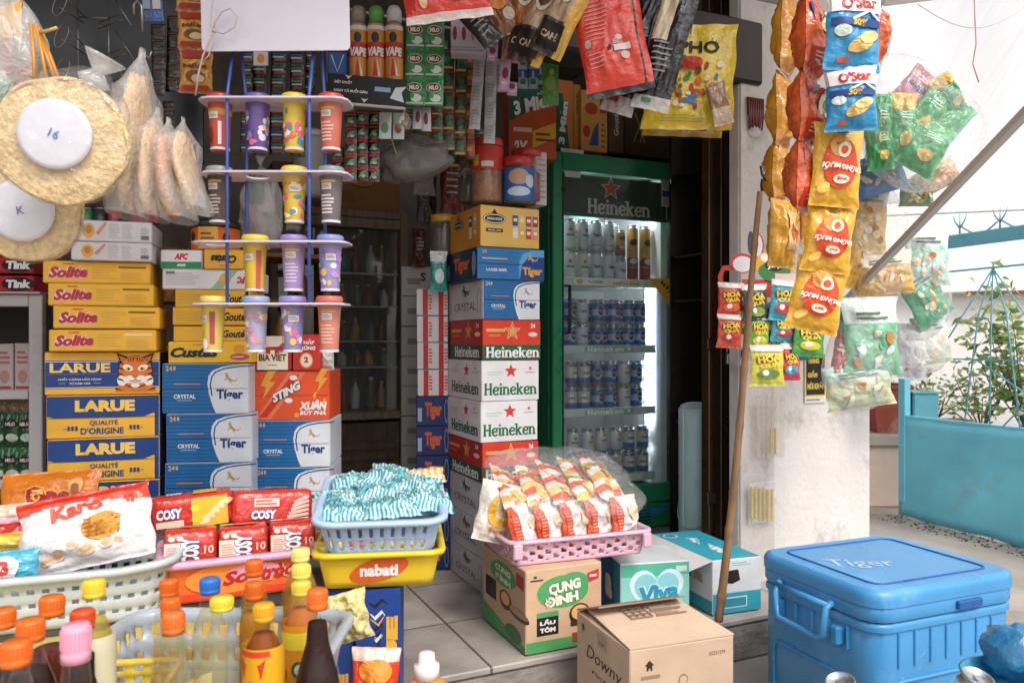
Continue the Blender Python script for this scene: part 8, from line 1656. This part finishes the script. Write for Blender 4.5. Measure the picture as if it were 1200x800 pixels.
# pink basket
cz5 = radians(19.6); u5 = Vector((cos(cz5), sin(cz5), 0)); v5 = Vector((-sin(cz5), cos(cz5), 0)); A5 = Vector(((598-600)/FPX*2.30, 2.30, 0)); W5, D5, H5 = .475, .36, .078
c5 = A5+u5*W5/2+v5*D5/2; c5.z = CDTOP+.001
PK = M('#dcb0c0', 'plastic')
t = Thing('plastic_basket', 'pale pink lattice basket of noodle packs on the brown carton', 'basket', c5, cz5)
def lat(i, j):
    if j < 2 or j > 13: return False
    a, b_ = i % 6, (j-2) % 6
    return (b_ in (1, 2) and a in (1, 2)) or (b_ in (4, 5) and a in (4, 5)) or (b_ == 0 and a in (4,)) or (b_ == 3 and a in (1,))
basket(t, W5, D5, H5, .028, PK, 180, 16, lat, .93, .012, .0035)
for q in (-.46, .46): hn = t.part('side_clip'); hn.box((W5*q*1.0, -D5/2-.014, H5-.03), (.03, .014, .045), PK, .004)
t.build()
def at5(x, y, z): return c5+u5*x+v5*y+Vector((0, 0, z))
def art_tuyo(p):
    f, w, h = p.front, p.wd, p.h
    f.text('Tuyo', .012, -h*.3, h*.15, '#d9602a', w*.6, 2, .05, .1); f.text('Tuyo', .012, -h*.3, h*.12, '#e6b090', w*.54, 3, .0, .1); f.ell(.02, h*.12, w*.2, h*.16, '#e0c9a8', 1); f.rect(-w*.45, -h*.42, -w*.3, h*.4, '#cf4a24', 1); f.lines(-w*.44, -h*.3, -w*.31, h*.3, 9, '#e09a80', 2, .3)
for k in range(5):
    x = -.165+k*.088
    p = Pouch('noodle_pack', ['white and orange noodle pack first in the front row of the pink basket', 'white and orange noodle pack second in the front row', 'white and orange noodle pack third in the front row', 'white and orange noodle pack fourth in the front row', 'white and orange noodle pack last in the front row of the pink basket'][k], 'noodle pack', .14, .15, .06, lambda u, v: '#d2502a' if u < .2 else '#ddd6d2', at5(x, -.115+.003*k, .098), 0, (radians(-10), radians(rnd.uniform(-3, 4)), cz5+radians(26)), seed=250+k, wrinkle=1.4, pinch=.05, group='noodle packs in the pink basket'); art_tuyo(p); p.build()
p = Pouch('noodle_pack', 'yellow and white noodle pack leaning out over the near corner', 'noodle pack', .15, .19, .06, lambda u, v: '#d9d2c8' if v > .3 else '#dccfc2', at5(-.225, -.04, .135), 0, (radians(-18), radians(14), cz5-radians(12)), seed=258, wrinkle=1.6); f = p.front; f.ell(0, .0, .045, .05, '#dfa83a', 1); f.ell(.005, .005, .028, .032, '#e6cf9a', 2); f.text('Tuyo', .0, -.062, .02, '#d9803a', .06, 2, .04); f.ell(.02, .05, .025, .02, '#d9c27a', 1.5); p.build()
# clear bundle of noodle packs lying on top
def nd_bg(k):
    cs = ['#d9501f', '#e2d9d2', '#e0a53a', '#e2d9d2', '#cf4a22', '#e3c06a', '#e2d9d2']
    return lambda u, v: cs[int((v*6+1.6*(u-.5)**2*3+u*1.2+k*1.3)) % 7] if not (v > .62 and v < .7 and k % 3 == 0) else '#7fa04a'
for row in range(2):
    for k in range(5):
        n_ = row*5+k
        p = Pouch('noodle_pack', ('lower' if row == 0 else 'upper')+' row noodle pack in the clear bundle, '+['first by the near corner', 'second along', 'third along', 'fourth along', 'last by the fridge'][k], 'noodle pack', .135, .19, .055, nd_bg(n_), at5(-.17+.082*k+.02*row, -.03+.10*row, .175+.012*row+.004*k), 0, (radians(-62+6*row), radians(24), cz5+radians(8)), seed=300+n_, wrinkle=1.5, pinch=.05, group='noodle packs in the clear bundle')
        f = p.front; f.ell(.0, -.02, .034, .026, '#e6b04a', 1); f.ell(.006, -.018, .022, .016, '#efdcb0', 2); f.ell(.0, .045, .028, .016, '#d9542a', 1); f.text('Tuyo', 0, -.062, .018, '#d9602a', .06, 2, .05); p.build()
t = Thing('plastic_wrap', 'crinkled clear plastic bag round the noodle bundle on the pink basket', 'plastic bag', at5(.02, .02, .20), 0, rot=(radians(22), radians(2), cz5))
f = t.part('plastic_film')
f.grid(lambda u, v: (lambda a, z: (.255*cos(a)*(1-abs(z)**6)**.4*(1+.03*sin(z*9)), .2*z, .062*sin(a)*(1-abs(z)**4)**.5*(1+.22*noise.noise(Vector((cos(a)*4, z*5, 1))))+.004))(2*pi*u, 2*v-1), 60, 36, FILM, True, None, True); t.build()
# ------------------------------------------------------------------ open brown carton in front of the step
c = Carton('plain brown carton with a raised top flap on the street below the step', 738, 860, 762, 910, 1.90, 20, 676, cat='carton', name='shipping_carton', col='#c9ac92', zb=-.148)
f, w, h = c.front, c.wd, c.h; g, d = c.left, c.d; INK = '#3a302a'
g.text('Downy', d*.04, h*.2, h*.15, INK, d*.66, 2, .0, .25, -.02); g.text('ĐẬM ĐẶC', d*.02, h*.07, h*.045, INK, d*.4, 2, .0); g.rect(-d*.08, h*.33, d*.1, h*.46, '#b59a7c', 1); g.rect(-d*.04, h*.36, d*.06, h*.385, '#8a7460', 2)
def house(cv, x, y, s): cv.poly([(x-s, y), (x, y+s), (x+s, y), (x+s*.6, y), (x+s*.6, y-s), (x+s*.2, y-s), (x+s*.2, y-s*.5), (x-s*.2, y-s*.5), (x-s*.2, y-s), (x-s*.6, y-s), (x-s*.6, y)], INK, 2, 'emblem')
house(g, -d*.36, h*.4, .011); g.rect(d*.24, -h*.12, d*.42, h*.06, '#a58a70', 1); g.lines(d*.26, -h*.1, d*.4, h*.04, 4, '#c9ac92', 2, .4)
house(f, -w*.32, h*.36, .013); f.rect(-w*.40, h*.25, -w*.22, h*.28, '#9a8068', 1); f.text('02231379', w*.33, h*.38, .010, INK, w*.16, 1, .0); f.ell(0, h*.2, .014, .016, '#8a7460', 1); f.ell(0, h*.2, .011, .012, '#c9ac92', 2); house(f, -w*.1, h*.06, .01)
c.body.box((0, 0, h-.006), (w-.02, d-.02, .004), '#8a735e')
fl = c.t.part('top_flap'); CB_ = M('#cdb298', 'card')
zr = .012; fl.add([(-w/2, -d/2, h+.001), (w/2, -d/2, h+.001), (w/2-.01, d*.38, h+zr), (-w/2+.012, d*.34, h+zr)], [(0, 1, 2, 3)], CB_); fl.mods.append(('SOLIDIFY', dict(thickness=.004, offset=1)))
fc = Canvas(lambda x, y, o: (x, y, h+.006+zr*(y+d/2)/(d*.86)+o), fl, lambda k: c.t.part(k))
for k in range(4):
    fc.rect(-w*.2+k*w*.07, d*.0, -w*.195+k*w*.07, d*.22, '#8a7460', 1); fc.rect(-w*.2, d*.0+k*d*.07, w*.01, d*.006+k*d*.07, '#8a7460', 1)
for yy in (.0, .12): fc.rect(w*.05, d*yy, w*.36, d*(yy+.006), '#8a7460', 1); fc.rect(w*.05, d*(yy+.1), w*.36, d*(yy+.106), '#8a7460', 1); fc.lines(w*.07, d*(yy+.02), w*.3, d*(yy+.08), 2, '#a58e78', 1, .3)
cr = c.t.part('corrugated_edge')
for k in range(22): cr.box((-w/2+.02+k*(w-.04)/21, d*.36, h+zr+.003), (.004, .006, .006), M('#b3967a', 'card'))
f2 = c.t.part('back_flap'); f2.add([(-w/2, d/2, h), (w/2, d/2, h), (w/2-.02, d/2-.11, h+.038), (-w/2+.01, d/2-.12, h+.042)], [(0, 1, 2, 3)], M('#8f7359', 'card')); f2.mods.append(('SOLIDIFY', dict(thickness=.004)))
c.build()
# ------------------------------------------------------------------ blue ice box
m, tt, b = newmat('blue_icebox_plastic'); b.inputs['Roughness'].default_value = .34; b.inputs['Specular IOR Level'].default_value = .5
vary(tt, b, lin('#458fc4'), .14, 4, .15, 40, .003, stain=lin('#8fb8d8'), stain_amt=.6, stain_scale=4, rvar=.12); ICE = m
rzc = radians(22); near = P(1026, 400, 1.9)*Vector((1, 1, 0)) if False else Vector((426/FPX*1.9, 1.9, 0)); uC = Vector((cos(rzc), sin(rzc), 0)); vC = Vector((-sin(rzc), cos(rzc), 0)); WC, DC, HC = .53, .44, .455
cC = near+uC*WC/2+vC*DC/2; cC.z = -.15
t = Thing('ice_box', 'big scuffed blue plastic ice box with lid and side handle', 'ice box', cC, rzc)
def rbox(mb, w, d, z0, z1, r, m, inset=.01, n=64, b=.008):
    pts = rrect(w, d, r, n); prof = [(inset, z0), (0, z0+b), (0, z1-b), (b*.3, z1-b*.3), (b, z1)]
    vs = []
    for off, z in prof: vs += [(x*(1-2*off/w), y*(1-2*off/d), z) for x, y in pts]
    fs = [(k*n+i, k*n+(i+1) % n, (k+1)*n+(i+1) % n, (k+1)*n+i) for k in range(len(prof)-1) for i in range(n)]
    mb.add(vs, fs, m, True); mb.add([(x*(1-2*b/w), y*(1-2*b/d), z1) for x, y in pts], [tuple(range(n))], m)
bd = t.part('box_body'); rbox(bd, WC-.016, DC-.016, 0, HC-.085, .055, ICE)
cl = t.part('collar'); rbox(cl, WC-.004, DC-.004, HC-.105, HC-.084, .058, ICE, 0)
ld = t.part('lid'); rbox(ld, WC, DC, HC-.08, HC-.04, .06, ICE, .003); ld.add([], [], ICE); rbox(ld, WC+.006, DC+.006, HC-.042, HC, .062, ICE, .0, b=.014)
lp = t.part('lid_panel')
ring = rrect(WC*.78, DC*.78, .03, 64)
for dz_, th in ((.0015, .004),): lp.tube([(x, y, HC+.0005) for x, y in ring], .0035, M('#174f8c', 'plastic'), 6, True)
cv = Canvas(lambda x, y, o: (x, y, HC+.0005+o), ld, lambda k: t.part(k)); cv.text('Tíger', -.09, -.01, .085, '#a9c0d4', .19, 1, .01, 0, radians(-22))
rs_ = random.Random(4)
for k in range(46): x, y, a = rs_.uniform(-.22, .19), rs_.uniform(-.18, .16), rs_.uniform(0, 3); cv.stroke([(x, y), (x+.03*cos(a), y+.03*sin(a)), (x+.06*cos(a+.3), y+.06*sin(a+.3))], [.0003, .0012, .0002], '#86aed2', .5, None)
# ribs and recessed panels on the two visible sides
for k in range(7): x = -.18+k*.056; bd.box((x, -DC/2+.0065, HC-.155), (.006, .007, .09), ICE, .002)
for k in range(5): y = -.13+k*.062; bd.box((-WC/2+.003, y, HC-.14), (.012, .006, .06), ICE, .002)
fp = t.part('front_panel'); rp = rrect(.40, .20, .02, 48); fp.tube([(x, -DC/2+.006, .12+y) for x, y in rp], .005, ICE, 6, True)
cvf = Canvas(lambda x, y, o: (x, -DC/2+.0072-o, .12+y), fp, lambda k: t.part(k)); cvf.rect(.04, -.09, .195, .092, '#6f93bd', .5); cvf.text('Tíger', -.10, -.02, .07, '#a9cbe0', .15, 1, .0, 0); cvf.ell(.15, .01, .035, .05, '#b5cbe0', 1, 'emblem'); cvf.ell(.15, .005, .024, .038, '#6f93bd', 2, 'emblem'); cvf.ell(.10, .0, .018, .045, '#b5cbe0', 1, 'emblem')
for k in range(5): cvf.stroke([(.13+.008*k, -.03), (.135+.008*k, .03)], .002, '#d3e0ec', 3, 'emblem')
rs_ = random.Random(8)
for k in range(22): x, y, a = rs_.uniform(-.19, .15), rs_.uniform(-.06, .16), rs_.uniform(0, 3); cvf.stroke([(x, y), (x+.02*cos(a), y+.02*sin(a)), (x+.04*cos(a+.4), y+.04*sin(a+.4))], [.0003, .0011, .0002], '#9cc4e0', .3, None)
cvs = Canvas(lambda x, y, o: (-WC/2+.0075-o, -x, .115+y), bd)
for k in range(18): x, y, a = rs_.uniform(-.17, .15), rs_.uniform(-.06, .16), rs_.uniform(0, 3); cvs.stroke([(x, y), (x+.02*cos(a), y+.02*sin(a)), (x+.04*cos(a+.4), y+.04*sin(a+.4))], [.0003, .0010, .0002], '#8ab4d8', .3, None)
sp = t.part('side_panel'); rp = rrect(.30, .19, .02, 48); sp.tube([(-WC/2+.006, x, .115+y) for x, y in rp], .005, ICE, 6, True)
hd = t.part('handle'); hx = -WC/2-.012; hy0, hy1 = -.09, .10
HB = M('#3f8ec4', 'plastic')
hd.tube([(hx+.012, hy1+.02, HC-.07), (hx-.008, hy1, HC-.06), (hx-.028, hy1-.01, HC-.085), (hx-.03, hy1-.02, HC-.15), (hx-.03, hy0+.02, HC-.155), (hx-.03, hy0, HC-.14), (hx-.02, hy0, HC-.07), (hx-.0, hy0, HC-.06)], .0095, HB, 8); hd.tube([(hx-.015, hy0+.002, HC-.066), (hx-.015, hy1, HC-.066)], .009, HB, 8)
for yy in (hy0-.012, hy1+.02): hd.box((hx+.008, yy, HC-.14), (.03, .03, .05), HB, .006)
lt = t.part('lid_latch'); lt.box((.06, -DC/2-.004, HC-.062), (.09, .012, .022), M('#1a5594', 'plastic'), .003)
t.build()
# beer cans and blue tub in the front corner
def d_front(cv, r, h): cv.rect(-r*1.3, h*.1, r*1.3, h*.22, '#3f8a5f', 1); cv.star(0, -h*.02, .012, '#c23a30', 2); cv.text('Heineken', 0, h*.28, h*.08, '#2f7a4f', r*1.4, 2, .04)
CB2 = 'empty cans before the ice box'
for k, (px, py, Z, rt) in enumerate(((1000, 784, 1.42, (radians(10), radians(-14), 0)), (1115, 775, 1.36, (radians(14), radians(10), 0)))):
    o = can('drink_can', ['silver beer can with a green band standing before the ice box corner', 'silver beer can with a green band close to the blue tub'][k], .029, .15, [(1, '#cfd2d0')], P(px, py, Z)-Vector((0, 0, .152)), 0, CB2, d_front); o.rotation_euler = rt
t = Thing('can_crate', 'low grey crate holding the empty cans below the picture', 'crate', (.68, 1.37, -.148), 0); q = t.part('crate_body'); q.box((0, 0, .18), (.46, .26, .3), M('#6f7478', 'plastic'), .01); t.build()
t = Thing('plastic_tub', 'turquoise blue plastic tub with a knotted bag in the bottom corner', 'tub', (P(1195, 0, 1.5).x, 1.5, .0)); TB = M('#2f86a8', 'plastic'); p = t.part('tub_body'); p.lathe([(.07, 0), (.09, .1), (.10, .27), (.104, .275), (.098, .277), (.086, .26), (.07, .12), (0, .11)], TB, 30); q = t.part('bag'); q.blob((.03, .06, .30), (.06, .06, .055), M('#2a6f9a', 'foil'), .25, 3, 6); t.build()
t = Thing('tub_stand', 'grey block under the turquoise tub at the bottom corner', 'stand', (P(1195, 0, 1.5).x, 1.5, -.148)); t.part('block').box((0, 0, .073), (.2, .2, .146), M('#7d7872', 'card'), .006); t.build()
# gutter grit along the gate
m, tt, b = newmat('gutter_grit'); b.inputs['Roughness'].default_value = 1; vary(tt, b, lin('#5a4d42'), .5, 30)
g = MB(); rg = random.Random(2)
for k in range(420):
    f_ = rg.uniform(0, 2.2); p0 = G0+gd*f_+Vector((rg.uniform(-.16, .05), rg.uniform(-.12, .05), -.148)); s_ = rg.uniform(.003, .010)
    g.blob(tuple(p0), (s_, s_*rg.uniform(.6, 1.3), s_*.5), m, .4, 2, k, 6, 4)
o = g.obj('gutter_gravel'); o['kind'] = 'stuff'; o['label'] = 'loose brown grit along the foot of the turquoise gate'
